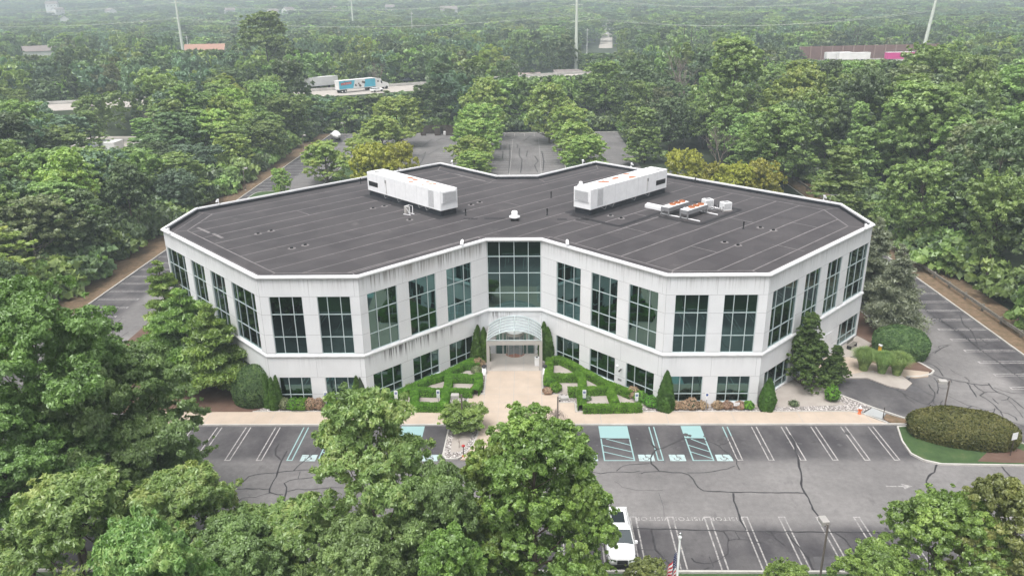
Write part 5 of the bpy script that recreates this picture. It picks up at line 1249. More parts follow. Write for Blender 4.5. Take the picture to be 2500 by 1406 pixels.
at_top('ash', 1060, 1150, -43, 3.0, 'dark loose tree between the feathery locust and the full green tree')
at_top('locust2', 700, 1250, -42, 3.6, 'dull green feathery tree at the left foot of the tall locust', name='locust_tree')
at_top('bright', 40, 690, -33.5, 5.6, 'tall bright green tree at the far left edge, highest of the foreground')
at_top('ash', 295, 845, -29.5, 4.5, 'broad sage green tree hiding the left end of the pavement')
at_top('ash', 170, 900, -34, 4.0, 'mid green tree between the tall bright tree and the broad sage one')
at_top('locust2', 440, 1160, -41.5, 3.8, 'light feathery tree with yellow green tips in the lower left', name='locust_tree')
at_top('locust2', 150, 1180, -45, 4.6, 'wide feathery tree in the lower left corner', name='locust_tree')
at_top('ash', 560, 1290, -44.5, 3.6, 'dull green tree low between two feathery ones, bottom left')
at_top('locust2', 330, 1290, -50, 3.4, 'feathery tree top cut by the lower edge, left of centre', name='locust_tree')
at_top('bright', -40, 960, -38, 4.2, 'mid green tree at the left edge below the tall bright one')
at_top('ash', 860, 1290, -46, 3.4, 'dark green tree top at the lower edge under the locust')
at_top('maple2', 1090, 1310, -47, 2.6, 'mid green tree top at the lower edge, left of the full green tree')
at_top('frontlow', 2318, 1222, -40.5, 3.5, 'rounded green tree at the lower right, before the front row of bays')
at_top('frontlow', 2150, 1345, -41.5, 2.4, 'low green tree top left of the rounded one at the lower right')
at_top('frontyellow', 2500, 1190, -41.5, 3.0, 'yellow green tree cut by the lower right corner', name='yellowing_tree')
at_top('frontyellow', 1590, 1372, -40.0, 1.6, 'low yellow green shrub tree beside the flagpole', name='yellowing_tree')
at_top('frontlow', 1935, 1380, -40.5, 1.7, 'small green tree top left of the lamp post at the lower edge')

# pines and spruces beside the building
def pine(name, H, R, hb, seed, mat, n, size, whorls, per, droop, pad=.42, cone=.8, asp=3.2, bark='bark'):
    rng = np.random.default_rng(seed); PP = []; NN = []; t_ = MB(); t_.tube([(0, 0, 0), (.1, 0, H * .5), (0, .1, H * .97)], [.16 + H * .008, .12, .03], M[bark], 6)
    pads = []
    for w_ in range(whorls):
        t = (w_ + .5) / whorls; z = hb + (H - hb) * t; rw = R * (1 - t) ** cone + .18
        for k in range(per if t < .8 else max(3, per - 3)):
            a = rng.uniform(0, 6.283); L = rw * rng.uniform(.6, 1.1); z1 = z + droop * L + rng.uniform(-.2, .2)
            e_ = np.array([L * math.cos(a), L * math.sin(a), z1]); t_.tube([(0, 0, z), tuple(e_ * np.array([.5, .5, 1]) - [0, 0, (z1 - z) * .4]), tuple(e_)], [.06, .04, .015], M[bark], 4, cap=False)
            for q in (.45, .72, .98):
                c = np.array([L * q * math.cos(a), L * q * math.sin(a), z + (z1 - z) * q]); pads.append((c, L * pad * (.75 + .35 * q) + .15, a))
    wts = np.array([p[1] ** 1.6 for p in pads]); wts /= wts.sum(); li = rng.choice(len(pads), n, p=wts)
    C = np.array([p[0] for p in pads]); Rp = np.array([p[1] for p in pads]); A = np.array([p[2] for p in pads])
    d = unit(rng.normal(size=(n, 3))); rad = Rp[li] * rng.random(n) ** .45; P = C[li] + d * rad[:, None] * np.array([1, 1, .30])
    N = unit(np.array([0, 0, .7]) + .7 * rng.normal(size=(n, 3))); S = size * rng.uniform(.6, 1.3, n)
    k = Kind(); k.H = H; k.R = R; k.crown = leaf_mesh(name + '_crown', P, N, S, LF[mat], rng, asp)
    me = D.meshes.new(name + '_trunk'); me.from_pydata(t_.v, [], t_.f); me.materials.append(M[bark]); me.update(); k.trunk = me; return k
K['pine'] = pine('pine', 9.5, 4.1, .8, 201, 'pine', 42000, .17, 11, 8, .10, .40, .75)
K['pine2'] = pine('pine_young', 9.5, 2.2, 1.2, 202, 'pine', 16000, .17, 10, 6, .25, .38, .75)
K['spruce'] = pine('grey_conifer', 11, 3.1, 1.0, 203, 'spruce', 30000, .14, 17, 9, -.12, .40, .85, 3.4)
x, z = AT(432, 690, -5.5); plant(K['pine'], x, -5.5, 9.8, 4.3, .4, 'broad layered green pine at the left corner of the building, upper one', 'pine', 'pines at the left corner of the building', 'pine_tree')
x, z = AT(505, 760, -8.2); plant(K['pine'], x, -8.2, 9.4, 3.7, 2.1, 'yellow green layered pine in front of the left wing, lower one', 'pine', 'pines at the left corner of the building', 'pine_tree')
x, z = AT(385, 640, 2.5); plant(K['pine2'], x, 2.5, 10.3, 2.3, 1.1, 'thin pale topped pine behind the broad one at the left corner', 'pine', 'pines at the left corner of the building', 'pine_tree')
x, y = G(2172, 812, 0); plant(K['spruce'], x + .3, y + .6, 10.4, 2.9, .3, 'soft grey green conifer beside the right end of the building', 'conifer', 'grey green conifers at the right end', 'conifer')
plant(K['spruce'], 43.6, 13.6, 11.4, 3.0, 1.3, 'taller grey green conifer just behind the first, right end of the building', 'conifer', 'grey green conifers at the right end', 'conifer')
K['pear'] = make_kind('pear', 'cone', 9.0, 3.2, .4, 46, 60000, .12, 301, 'pear', lobe=.24, flat=1.1, tuft=.5, inner=.2, r0=.14)
x, z = AT(1985, 770, -7.5); plant(K['pear'], 28.6, -7.6, z + .2, 3.1, 0, 'dark conical tree close to the right wing wall', 'tree', None, 'conical_tree')
plant(K['pear'], 31.6, -7.4, 4.3, 1.9, 2, 'shorter dark tree with loose shoots, right of the conical one', 'tree', None, 'conical_tree')
K['weep'] = make_kind('weeping', 'round', 2.7, 1.75, .7, 20, 20000, .10, 302, 'maple', lobe=.46, flat=.75, tuft=.6, r0=.07)
x, y = G(1133, 1052, .1); plant(K['weep'], x + .1, y, 2.6, 1.75, 0, 'small rounded weeping tree on the left entrance island', 'tree', None, 'weeping_tree')
x, y = G(1357, 1050, .1); e = empty('weeping_tree', (x, y, .08)); tag(e, 'leafless weeping tree behind the right lamp post', 'bare tree'); m = MB(); rnd = random.Random(4)
m.tube([(0, 0, 0), (0, 0, 1.5)], [.06, .05], M['dead_wood'], 6)
for k in range(60):
    a = rnd.uniform(0, 6.28); L = rnd.uniform(.5, 1.35); m.tube([(0, 0, 1.45), (L * .5 * math.cos(a), L * .5 * math.sin(a), 1.75 + rnd.uniform(-.1, .2)), (L * .85 * math.cos(a), L * .85 * math.sin(a), 1.45), (L * math.cos(a), L * math.sin(a), rnd.uniform(.5, 1.0))], [.02, .014, .01, .006], M['dead_wood'], 3, cap=False)
m.build('branches', None, e)
m = MB(); x, y = G(1121, 1093, .1); m.tube([(0, 0, 0), (.03, 0, .55), (0, .03, 1.0)], [.03, .025, .012], M['dead_wood'], 5)
for a in (0.4, 2, 4): m.tube([(0, 0, .5), (.2 * math.cos(a), .2 * math.sin(a), .8)], [.012, .006], M['dead_wood'], 3)
tag(m.build('dead_sapling', None, None, (x, y, .1)), 'bare brown sapling stub on the left entrance island', 'sapling')

# trees of the car park and the woods: kinds
mid = dict(lobe=.30, tuft=.44, sub_n=60)
def mk_mid(nm, prof, H, R, hb, nl, n, ls, seed, mat, **kw):
    d = dict(mid); d.update(kw); K[nm] = make_kind(nm, prof, H, R, hb, nl, n, ls, seed, mat, **d)
mk_mid('lotA', 'oval', 10, 4.6, 1.6, 36, 30000, 0.21, 401, 'lot', flat=.6); mk_mid('lotB', 'round', 10, 4.8, 1.6, 34, 30000, 0.21, 402, 'lot', flat=.55)
mk_mid('lotY', 'round', 9, 4.8, 1.4, 34, 28000, 0.21, 403, 'yellow', flat=.7)
mk_mid('w_dark1', 'round', 16, 6.2, 4, 36, 26000, 0.29, 411, 'dark'); mk_mid('w_dark2', 'oval', 17, 5.2, 3, 38, 26000, 0.29, 412, 'dark', flat=.8)
mk_mid('w_mid1', 'round', 16, 6.0, 4, 36, 26000, 0.29, 413, 'mid'); mk_mid('w_mid2', 'oval', 18, 5.4, 4, 38, 26000, 0.29, 414, 'mid'); mk_mid('w_mid3', 'vase', 17, 6.0, 5, 38, 26000, 0.29, 415, 'mid', flat=.6)
mk_mid('w_light', 'oval', 15, 5.0, 3, 34, 26000, 0.29, 416, 'light'); mk_mid('w_blue', 'vase', 14, 6.4, 4, 36, 26000, 0.27, 417, 'blue', flat=.5)
mk_mid('w_olive', 'round', 15, 5.2, 3, 32, 18000, 0.27, 418, 'olive', bark='bark_pale'); mk_mid('w_cone', 'cone', 16, 5.0, 1.5, 36, 28000, 0.26, 419, 'mid', flat=.9)
mk_mid('w_thin', 'oval', 19, 4.6, 6, 32, 13000, 0.29, 420, 'mid', bark='bark_pale')
LG = 'trees on the islands of the back car park'
def lot_tree(k, px, py, Y, R, label):
    x, z = AT(px, py, Y); plant(K[k], x, Y, z, R, None, label, 'tree', LG, 'parking_lot_tree')
for a in (('lotA', 1178, 192, 137, 6.6, 'tallest green tree of the middle left row in the back car park, farthest one'), ('lotB', 1172, 255, 124, 6.1, 'second farthest green tree of the middle left row'), ('lotB', 1163, 292, 110, 5.9, 'third green tree of the middle left row'),
    ('lotA', 1148, 335, 99, 5.6, 'yellow green tree of the middle left row, nearest the roof edge'), ('lotB', 1160, 372, 90, 5.1, 'lowest green tree of the middle left row, partly behind the roof edge'),
    ('lotA', 1342, 205, 132, 7.1, 'large green tree at the far end of the middle right row'), ('lotB', 1395, 262, 117, 5.9, 'green tree second in the middle right row'), ('lotA', 1408, 300, 105, 5.9, 'green tree third in the middle right row'), ('lotB', 1430, 335, 94, 5.6, 'pale green tree nearest the roof edge in the middle right row'),
    ('lotB', 965, 238, 128, 6.8, 'large green tree at the far end of the left row in the back car park'), ('lotA', 928, 285, 113, 6.6, 'green tree second in the left row'), ('lotB', 880, 340, 100, 5.4, 'green tree third in the left row'), ('lotA', 790, 345, 83, 6.0, 'yellow topped green tree at the near end of the left row'),
    ('lotY', 905, 352, 68, 4.6, 'olive yellow tree behind the left rooftop unit, left one'), ('lotY', 970, 350, 70, 4.0, 'olive yellow tree behind the left rooftop unit, right one'), ('lotB', 680, 412, 74, 2.2, 'small sparse tree on an island near the left kerb'),
    ('lotY', 1672, 366, 64, 3.9, 'yellow tree behind the right rooftop unit'), ('lotY', 1800, 400, 59, 3.8, 'yellow tree behind the back right parapet, middle one'), ('lotY', 1868, 392, 58, 3.4, 'yellow tree behind the back right parapet, right one'), ('lotY', 1738, 398, 63, 3.0, 'lower yellow tree between the two taller ones behind the right wing')): lot_tree(*a)

# hand placed trees of the woods
placed = []
def wood(k, px, py, Y, R, label, group='trees of the surrounding woods', name='broadleaf_tree', col_=None):
    x, z = AT(px, py, Y); placed.append((x, Y, R * .75)); return plant(K[k], x, Y, z, R, None, label, 'tree', group, name)
for a in (('w_blue', 120, 285, 112, 9.0, 'wide flat topped blue green tree near the left edge, before the neighbouring yard'), ('w_cone', 345, 290, 108, 6.2, 'rounded yellow green tree right of the neighbouring yard'), ('w_light', 560, 328, 92, 5.2, 'bright yellow green tree at the edge of the left woods'),
    ('w_blue', 478, 355, 84, 6.2, 'blue green tree below the bright yellow green one'), ('w_dark1', 360, 350, 85, 6.4, 'dark rounded tree left of the blue green one'), ('w_mid1', 430, 200, 135, 8.0, 'very large mid green tree above the rounded yellow green one'), ('w_mid3', 130, 410, 58, 6.8, 'feathery bright tree in the left woods, nearest the left edge'),
    ('w_dark2', 1083, 160, 168, 6.8, 'dark dense tree rising behind the dumpster enclosure'), ('w_dark1', 1235, 150, 178, 6.0, 'dark tree right behind the middle left row'), ('w_mid2', 1480, 150, 160, 8.0, 'broad mid green tree behind the middle right row'), ('w_dark1', 1560, 150, 150, 7.5, 'dark green tree above the right back corner of the car park'),
    ('w_cone', 1577, 265, 104, 6.6, 'bright round headed tree behind the right wing, left of the yellow ones'), ('w_mid2', 1800, 96, 108, 8.2, 'giant green tree, the tallest of the right woods'), ('w_light', 1960, 170, 96, 7.5, 'tall yellow green tree right of the giant one'), ('w_thin', 2070, 150, 120, 7.0, 'slim pale trunked tree in the right woods'),
    ('w_cone', 2062, 360, 52, 7.4, 'full rounded green tree close behind the right end of the building'), ('w_cone', 2115, 312, 66, 6.0, 'bright green pointed tree behind the full rounded one'), ('w_mid3', 2290, 105, 118, 9.5, 'wide crowned tree with pale limbs on the upper right'), ('w_mid1', 2400, 420, 42, 7.5, 'dark mid green tree at the right edge, half way up'),
    ('w_mid3', 2480, 270, 60, 8.0, 'grey green tree at the right edge of the picture'), ('w_dark1', 2240, 520, 52, 5.5, 'dark tree behind the guard rail, right of the conifers'), ('w_mid2', 640, 30, 235, 12.0, 'massive rounded crown above the lorries, left of centre'), ('w_dark1', 1640, 240, 118, 6.0, 'dark layered tree behind the bare one'),
    ('w_mid1', 640, 195, 150, 8.0, 'broad green tree below the massive rounded crown'), ('w_dark2', 560, 170, 170, 8.0, 'dark tree left of the lorries')): wood(*a)
for px, py, Y, lb, sd in ((1765, 300, 88, 'grey leafless tree behind the yellow trees', 1), (720, 120, 175, 'grey leafless tree left of the lorries', 2), (1670, 110, 150, 'pale dead tree rising above the right woods', 3), (915, 150, 215, 'thin leafless tree behind the painted lorry', 4), (1235, 135, 205, 'thin grey leafless tree right of the dark one', 5), (360, 260, 118, 'small dead tree among the left woods', 6)):
    x, z = AT(px, py, Y); bare_tree(x, Y, max(9, z), lb, sd, .42, 'dead_wood', 'bare_tree', 'leafless trees', 5); placed.append((x, Y, 3))

# windows in the canopy through which the photograph shows something: (x0, x1, top of tree may not be above, max distance)
CLEAR = [(785, 868, 236, 202), (868, 925, 216, 202), (925, 960, 226, 202), (960, 1020, 211, 202), (205, 275, 368, 125), (1435, 1495, 132, 520), (1950, 2270, 150, 298), (1950, 2280, 112, 318), (440, 545, 124, 420), (1250, 1305, 190, 290), (1365, 1410, 186, 290), (60, 110, 138, 380)]
def hw_d(x, y):                                          # distance from the motorway's centre line
    best = 1e9
    for (ax, ay), (bx, by) in zip(HWY, HWY[1:]):
        t = max(0, min(1, ((x - ax) * (bx - ax) + (y - ay) * (by - ay)) / ((bx - ax) ** 2 + (by - ay) ** 2))); best = min(best, math.hypot(x - ax - t * (bx - ax), y - ay - t * (by - ay)))
    return best
HWY = [(-420, 60), (-230, 130), (-151, 161), (-102, 179), (-60, 197), (-30, 214), (2, 236), (64, 268), (142, 293), (190, 303), (300, 305), (520, 300)]
KINDS = ['w_dark1', 'w_dark2', 'w_mid1', 'w_mid2', 'w_mid3', 'w_light', 'w_blue', 'w_olive', 'w_cone', 'w_thin']
WT = {'left': [3, 3, 4, 3, 4, 2, 3, 1, 2, 1], 'right': [4, 3, 5, 4, 4, 2, 0, 1, 2, 2], 'back': [4, 4, 4, 4, 3, 1.5, 2, 2, 1, 1]}
DESC = {'w_dark1': 'dark round crowned tree', 'w_dark2': 'dark tall crowned tree', 'w_mid1': 'green round crowned tree', 'w_mid2': 'green tall crowned tree', 'w_mid3': 'green spreading tree', 'w_light': 'yellow green tree', 'w_blue': 'flat topped tree', 'w_olive': 'thin olive tree', 'w_cone': 'dense full skirted tree', 'w_thin': 'slender sparse tree'}
rw = random.Random(77)
cand = []
yy = -45.0
while yy < 430:
    sp = 7.4 if yy < 150 else (8.2 if yy < 250 else 10.0)
    half = (yy + 82) * .70 + 12; xx = -half
    while xx < half:
        x = xx + rw.uniform(-.42, .42) * sp; y = yy + rw.uniform(-.42, .42) * sp; xx += sp
        if -59.5 < x < 58.8 and y < 152.5 and not (x > 30 and y > 98) and not (x > 45 and y > 62): continue
        if y < -5 and abs(x) < 62: continue
        if x > 0 and y < 8 and x < 60: continue
        if hw_d(x, y) < 15.5 or (128 < x < 225 and 290 < y < 336): continue
        if -140 < x < -88 and 104 < y < 150 and rw.random() < .8: continue
        px, py, dd = PJ(x, y, 15)
        if px < -160 or px > 2660 or dd < 30: continue
        if any(math.hypot(x - a, y - b) < r + 2.6 for a, b, r in placed): continue
        cand.append((dd, x, y))
    yy += sp * .92
cand.sort()
print('wood candidates', len(cand))
def limit(x, y, H, R):
    for x0, x1, ymin, Ymax in CLEAR:
        if y < Ymax:
            px, py, dd = PJ(x, y, H); rp = R * F_PX / dd
            if px + rp > x0 and px - rp < x1 and py < ymin:
                lo, hi = 1.0, H
                for _ in range(18):
                    m_ = (lo + hi) / 2
                    if PJ(x, y, m_)[1] < ymin: hi = m_
                    else: lo = m_
                H = lo
    return H
LAND = [('blue painted lorry trailer', 880, 210), ('plain white lorry trailer', 790, 200), ('left transmission pole', 440, 90), ('thin far transmission pole', 860, 35), ('thick middle transmission pole', 1406, 110), ('leaning transmission pole', 2255, 90), ('magenta lorry trailer', 2190, 142),
    ('left end of the noise wall', 1955, 125), ('orange roof', 500, 115), ('white gabled house at the left', 95, 120), ('blue covered pool', 190, 372), ('pale shed by the pool', 252, 366), ('left corner of the roof', 390, 562), ('back left corner of the roof', 478, 507),
    ('back right corner of the roof', 2055, 495), ('right corner of the roof', 2138, 550), ('covered boat', 818, 333), ('dumpster enclosure', 1072, 320), ('lamp post at the left kerb', 597, 430), ('lamp post before the boat', 741, 345), ('farthest tree of the middle left row', 1178, 200),
    ('farthest tree of the middle right row', 1345, 212), ('yellow trees behind the right wing', 1750, 392), ('giant tree of the right woods', 1800, 150), ('full rounded tree behind the building', 2062, 420), ('upper end of the guard rail', 2230, 672), ('lower end of the guard rail', 2480, 815),
    ('leaning wooden stake', 136, 715), ('bright round headed tree', 1577, 320), ('grey leafless tree', 1765, 345), ('twin wooden utility poles', 2096, 105), ('right end of the far motorway glimpse', 1400, 185), ('conifers beside the building', 2180, 640), ('far street', 1462, 110), ('bright yellow green tree', 560, 370),
    ('pale dead tree', 1670, 150), ('picture edge at the upper left', 0, 180), ('picture edge at the middle left', 0, 480), ('picture edge at the upper right', 2500, 200), ('picture edge at the middle right', 2500, 500), ('lower left end of the brown verge', 60, 800), ('middle of the left brown verge', 300, 690)]
USED = set()
def where(px, py, head):
    c = sorted(LAND, key=lambda q: (q[1] - px) ** 2 + (1.6 * (q[2] - py)) ** 2)
    for q in c[:9]:
        dx, dy = px - q[1], py - q[2]; dd_ = math.hypot(dx, dy * 1.4)
        h_ = '' if abs(dx) < .45 * abs(dy) else ('left' if dx < 0 else 'right'); v_ = '' if abs(dy) < .45 * abs(dx) else ('above' if dy < 0 else 'below')
        d_ = 'just' if dd_ < 75 else ('somewhat' if dd_ < 170 else 'well')
        rel = (v_ + ' and ' + h_ + ' of') if v_ and h_ else (v_ or (h_ + ' of'))
        t = '%s %s %s the %s' % (head, d_, rel, q[0])
        if t not in USED and len(t.split()) <= 16: break
    USED.add(t); return t
FAR = []
cnt = 0
NIND = 245
rows = {}
for dd, x, y in cand:
    reg = 'left' if x < -55 and y < 150 else ('right' if (x > 55 or (x > 29 and y > 60)) and y < 150 else 'back')
    k = rw.choices(KINDS, WT[reg])[0]
    H = {'left': rw.uniform(10, 17), 'right': rw.uniform(13, 23), 'back': rw.uniform(11, 20)}[reg]
    if k == 'w_thin': H *= 1.1
    edge = (reg == 'left' and x > -66) or (reg == 'right' and x < 64)
    if edge: H *= .78
    R = rw.uniform(4.2, 7.8) * (.85 if edge else 1.0)
    H = limit(x, y, H, R)
    if H < 4.0: continue
    if H < 9: R *= .75
    if cnt < NIND:
        if k == 'w_thin' and H < 12: k = 'w_mid1'
        px, py, _ = PJ(x, y, H * .8)
        plant(K[k], x, y, H, R, rw.uniform(0, 6.28), where(px, py, DESC[k]), 'tree', 'trees of the surrounding woods', 'broadleaf_tree'); cnt += 1
    else: FAR.append((x, y, H, R))
print('individual trees', cnt, 'rest', len(FAR))

# undergrowth: low bushes along the edges of the woods, countless, one object made of many small crowns
def instancer(name, pts, protos, label, cat, minsc, maxsc, seed, up=0.0):
    """points scattered in world space, each carrying one of the prototype crowns (geometry nodes)"""
    me = D.meshes.new(name); n = len(pts); me.vertices.add(n); me.vertices.foreach_set('co', np.array([(p[0], p[1], p[2]) for p in pts], np.float32).reshape(-1))
    at = me.attributes.new('tree_scale', 'FLOAT_VECTOR', 'POINT'); at.data.foreach_set('vector', np.array([(p[4], p[4], p[3]) for p in pts], np.float32).reshape(-1))
    rng = np.random.default_rng(seed); at = me.attributes.new('tree_rot', 'FLOAT_VECTOR', 'POINT'); rv = np.zeros((n, 3), np.float32); rv[:, 2] = rng.uniform(0, 6.283, n); at.data.foreach_set('vector', rv.reshape(-1))
    at = me.attributes.new('tree_kind', 'INT', 'POINT'); at.data.foreach_set('value', np.array([p[5] for p in pts], np.int32))
    o = D.objects.new(name, me); COL.objects.link(o)
    pc = D.collections.new(name + '_kinds')
    for i, mesh in enumerate(protos):
        po = D.objects.new('%s_%02d' % (name, i), mesh); pc.objects.link(po)
    ng = D.node_groups.new(name + '_scatter', 'GeometryNodeTree'); ng.interface.new_socket('Geometry', in_out='INPUT', socket_type='NodeSocketGeometry'); ng.interface.new_socket('Geometry', in_out='OUTPUT', socket_type='NodeSocketGeometry')
    N_ = ng.nodes; gi_ = N_.new('NodeGroupInput'); go_ = N_.new('NodeGroupOutput'); ci = N_.new('GeometryNodeCollectionInfo'); ci.inputs['Collection'].default_value = pc; ci.inputs['Separate Children'].default_value = True; ci.inputs['Reset Children'].default_value = True
    m2p = N_.new('GeometryNodeMeshToPoints'); ip = N_.new('GeometryNodeInstanceOnPoints'); ip.inputs['Pick Instance'].default_value = True
    def na(nm, ty): q = N_.new('GeometryNodeInputNamedAttribute'); q.data_type = ty; q.inputs['Name'].default_value = nm; return q.outputs['Attribute']
    ng.links.new(gi_.outputs[0], m2p.inputs['Mesh']); ng.links.new(m2p.outputs[0], ip.inputs['Points']); ng.links.new(ci.outputs[0], ip.inputs['Instance'])
    ng.links.new(na('tree_kind', 'INT'), ip.inputs['Instance Index']); ng.links.new(na('tree_rot', 'FLOAT_VECTOR'), ip.inputs['Rotation']); ng.links.new(na('tree_scale', 'FLOAT_VECTOR'), ip.inputs['Scale']); ng.links.new(ip.outputs[0], go_.inputs[0])
    md = o.modifiers.new('scatter', 'NODES'); md.node_group = ng
    tag(o, label, cat, None, 'stuff'); return o
protos = []; pH = []
for i, (pf, H, R, hb, mt) in enumerate((('round', 15, 6.2, 3, 'dark'), ('oval', 17, 5.4, 3, 'mid'), ('round', 15, 6, 3, 'mid'), ('vase', 15, 6.4, 4, 'blue'), ('oval', 15, 5.2, 2, 'light'), ('round', 14, 5.4, 3, 'olive'), ('oval', 17, 5.6, 3, 'dark'))):
    P, N, S, C, rng = crown(pf, 1.0 * H, R, hb, 18, 2600, .85, 600 + i, lobe=.36, flat=.7, tuft=.36)
    P = P / np.array([R, R, H]); # unit crown, scaled per point
    # leaf size must survive the scaling: build at true size then normalise
    me = leaf_mesh('far_crown_%d' % i, P * np.array([R, R, H]), N, S, LF[mt], rng, 1.5); me.transform(Matrix.Diagonal((1 / R, 1 / R, 1 / H, 1))); protos.append(me)
rf_ = random.Random(5); pts = []
for x, y, H, R in FAR: pts.append((x, y, float(height(x, y)), H, R, rf_.choices(range(7), [4, 3, 3, 2, 1, 1, 3])[0]))
yy = 430.0
HOUSES = []
while yy < 2450:
    sp = 12.0 + (yy - 430) * .013; half = (yy + 82) * .70 + 20; xx = -half
    while xx < half:
        x = xx + rf_.uniform(-.45, .45) * sp; y = yy + rf_.uniform(-.45, .45) * sp; xx += sp
        if rf_.random() < (.07 if yy < 700 else .10): continue
        if hw_d(x, y) < 15: continue
        if abs(x - (46 + (y - 400) * .10)) < 7 and y < 760: continue           # the street that runs away
        H = rf_.uniform(11, 18) * (1 + (sp - 10) * .01); R = rf_.uniform(5.6, 9.5) * sp / 10.5
        if y < 520: H = limit(x, y, H, R)
        if H < 5: continue
        pts.append((x, y, float(height(x, y)), H, R, rf_.choices(range(7), [4, 3, 3, 2, 1, 1, 3])[0]))
    yy += sp * .9
print('far wood trees', len(pts))
instancer('far_woods', pts, protos, 'hazy mass of countless trees reaching from the motorway to the horizon', 'woods', 1, 1, 9)
# undergrowth
P, N, S, C, rng = crown('round', 2.0, 1.0, .0, 8, 900, .16, 700, lobe=.5, flat=.8, tuft=.5); bush1 = leaf_mesh('bush_a', P / np.array([1, 1, 2.0]), N, S, LF['mid'], rng, 1.6)
P, N, S, C, rng = crown('round', 2.0, 1.0, .0, 8, 900, .16, 701, lobe=.5, flat=.8, tuft=.5); bush2 = leaf_mesh('bush_b', P / np.array([1, 1, 2.0]), N, S, LF['dark'], rng, 1.6)
up = []
for k in range(520):
    t = rw.random(); side = rw.random()
    if side < .36: x, y = -59.6 - abs(rw.gauss(0, 3.0)), rw.uniform(0, 150)
    elif side < .62: x, y = 58.8 + abs(rw.gauss(0, 3.0)), rw.uniform(-22, 150)
    elif side < .9: x, y = rw.uniform(-58, 60), 151.5 + abs(rw.gauss(0, 3))
    else: x, y = rw.uniform(-95, -62), rw.uniform(20, 120)
    H = rw.uniform(1.6, 5.0); up.append((x, y, 0, H, H * rw.uniform(.6, .95), rw.randrange(2)))
instancer('undergrowth', up, [bush1, bush2], 'tangled bushes along the foot of the woods around the car park', 'undergrowth', 1, 1, 10)

# ================================================================== street furniture
def lamp_post(x, y, h, ang, label, s=1.0, group='shoebox lamp posts in the car parks'):
    e = empty('lamp_post', (x, y, .05), ang); tag(e, label, 'lamp post', group)
    m = MB(); m.tube([(0, 0, 0), (0, 0, h)], [.075 * s, .065 * s], M['pole_brown'], 8); m.build('pole', None, e)
    m = MB(); m.lathe([(.2, 0), (.2, .1), (.1, .14)], (0, 0, 0), M['walk_grey'], 10); m.build('base', None, e)
    m = MB(); m.tube([(0, 0, h - .12), (.28, 0, h - .12)], .035, M['pole_brown'], 6); m.build('arm', None, e)
    m = MB(); m.bbox(.22, .92, -.24, .24, h - .28, h + .02, .03, M['cream_metal']); hd_ = m.build('lamp_head', None, e)
    m = MB(); m.box(.3, .84, -.18, .18, h - .30, h - .283, M['sign_white']); m.build('lens', None, hd_); return e
x, y = G(1130, 1055, .1); lamp_post(x, y, 3.85, R_(180), 'brown lamp post with box head on the left entrance island')
x, y = G(1361, 1075, .1); lamp_post(x, y, 4.35, R_(0), 'brown lamp post with box head on the right entrance island')
lamp_post(38.8, -14.6, 3.2 + .9, R_(170), 'leaning grey lamp post standing in the long russet hedge on the right')
lamp_post(20.4, -36.0, 4.9, R_(95), 'lamp post with box head at the front kerb, lower right, seen from above')
for (px, py), (hx, hy), an, lb in (((600, 465), (596, 410), 0, 'lamp post at the left kerb, nearest to the building'), ((742, 368), (740, 330), 0, 'lamp post at the left kerb, before the boat'), ((843, 335), (841, 300), 180, 'lamp post behind the boat'), ((1060, 318), (1059, 288), -90, 'lamp post behind the dumpster enclosure')):
    x, y = G(px, py); xx, z = AT(hx, hy, y); lamp_post(x, y, max(3.5, z), R_(an), lb, 1.1)
def road_sign(x, y, h, label, blue_strip=False, plate=True, bare=False, cat='sign'):
    e = empty('parking_sign', (x, y, .1)); tag(e, label, cat, 'accessible parking signs along the front bed')
    m = MB(); m.box(-.03, .03, -.02, .02, 0, h, M['grey_metal']); m.build('post', None, e)
    if bare: return e
    m = MB(); m.box(-.17, .17, -.036, -.024, h - .50, h, M['sign_white']); pl = m.build('sign_plate', None, e)
    m = MB(); m.raw([(-.11, -.039, h - .40), (.11, -.039, h - .40), (.11, -.039, h - .16), (-.11, -.039, h - .16)], [(0, 1, 2, 3)], M['sign_blue']); 
    # wheelchair figure, white on blue
    def seg(p, q, w_): 
        dx, dz = q[0] - p[0], q[1] - p[1]; l = math.hypot(dx, dz); nx_, nz_ = -dz / l * w_, dx / l * w_
        m.face([(p[0] + nx_, -.0415, h - .28 + p[1] + nz_), (p[0] - nx_, -.0415, h - .28 + p[1] - nz_), (q[0] - nx_, -.0415, h - .28 + q[1] - nz_), (q[0] + nx_, -.0415, h - .28 + q[1] + nz_)], M['sign_white'])
    rg = [(-.01 + .055 * math.cos(a_), -.035 + .055 * math.sin(a_)) for a_ in np.linspace(R_(150), R_(380), 8)]
    for p, q in zip(rg, rg[1:]): seg(p, q, .008)
    seg((-.01, .06), (-.005, .0), .012); seg((-.005, .0), (.045, -.002), .010); seg((.045, -.002), (.07, -.06), .010); seg((-.005, .035), (.035, .03), .008)
    m.build('symbol', None, pl)
    for k in range(3):
        pass
    m = MB(); m.box(-.15, .15, -.036, -.024, h - .86, h - .53, M['sign_white']); p2 = m.build('lower_plate', None, e)
    tl = MB()
    for k in range(3): tl.box(-.11, .11, -.0385, -.0362, h - .62 - k * .08, h - .60 - k * .08, M['grey_metal'])
    tl.build('lettering', None, p2)
    if blue_strip: m = MB(); m.box(-.15, .15, -.036, -.024, h - 1.08, h - .88, M['sign_blue']); m.build('blue_plate', None, e)
    return e
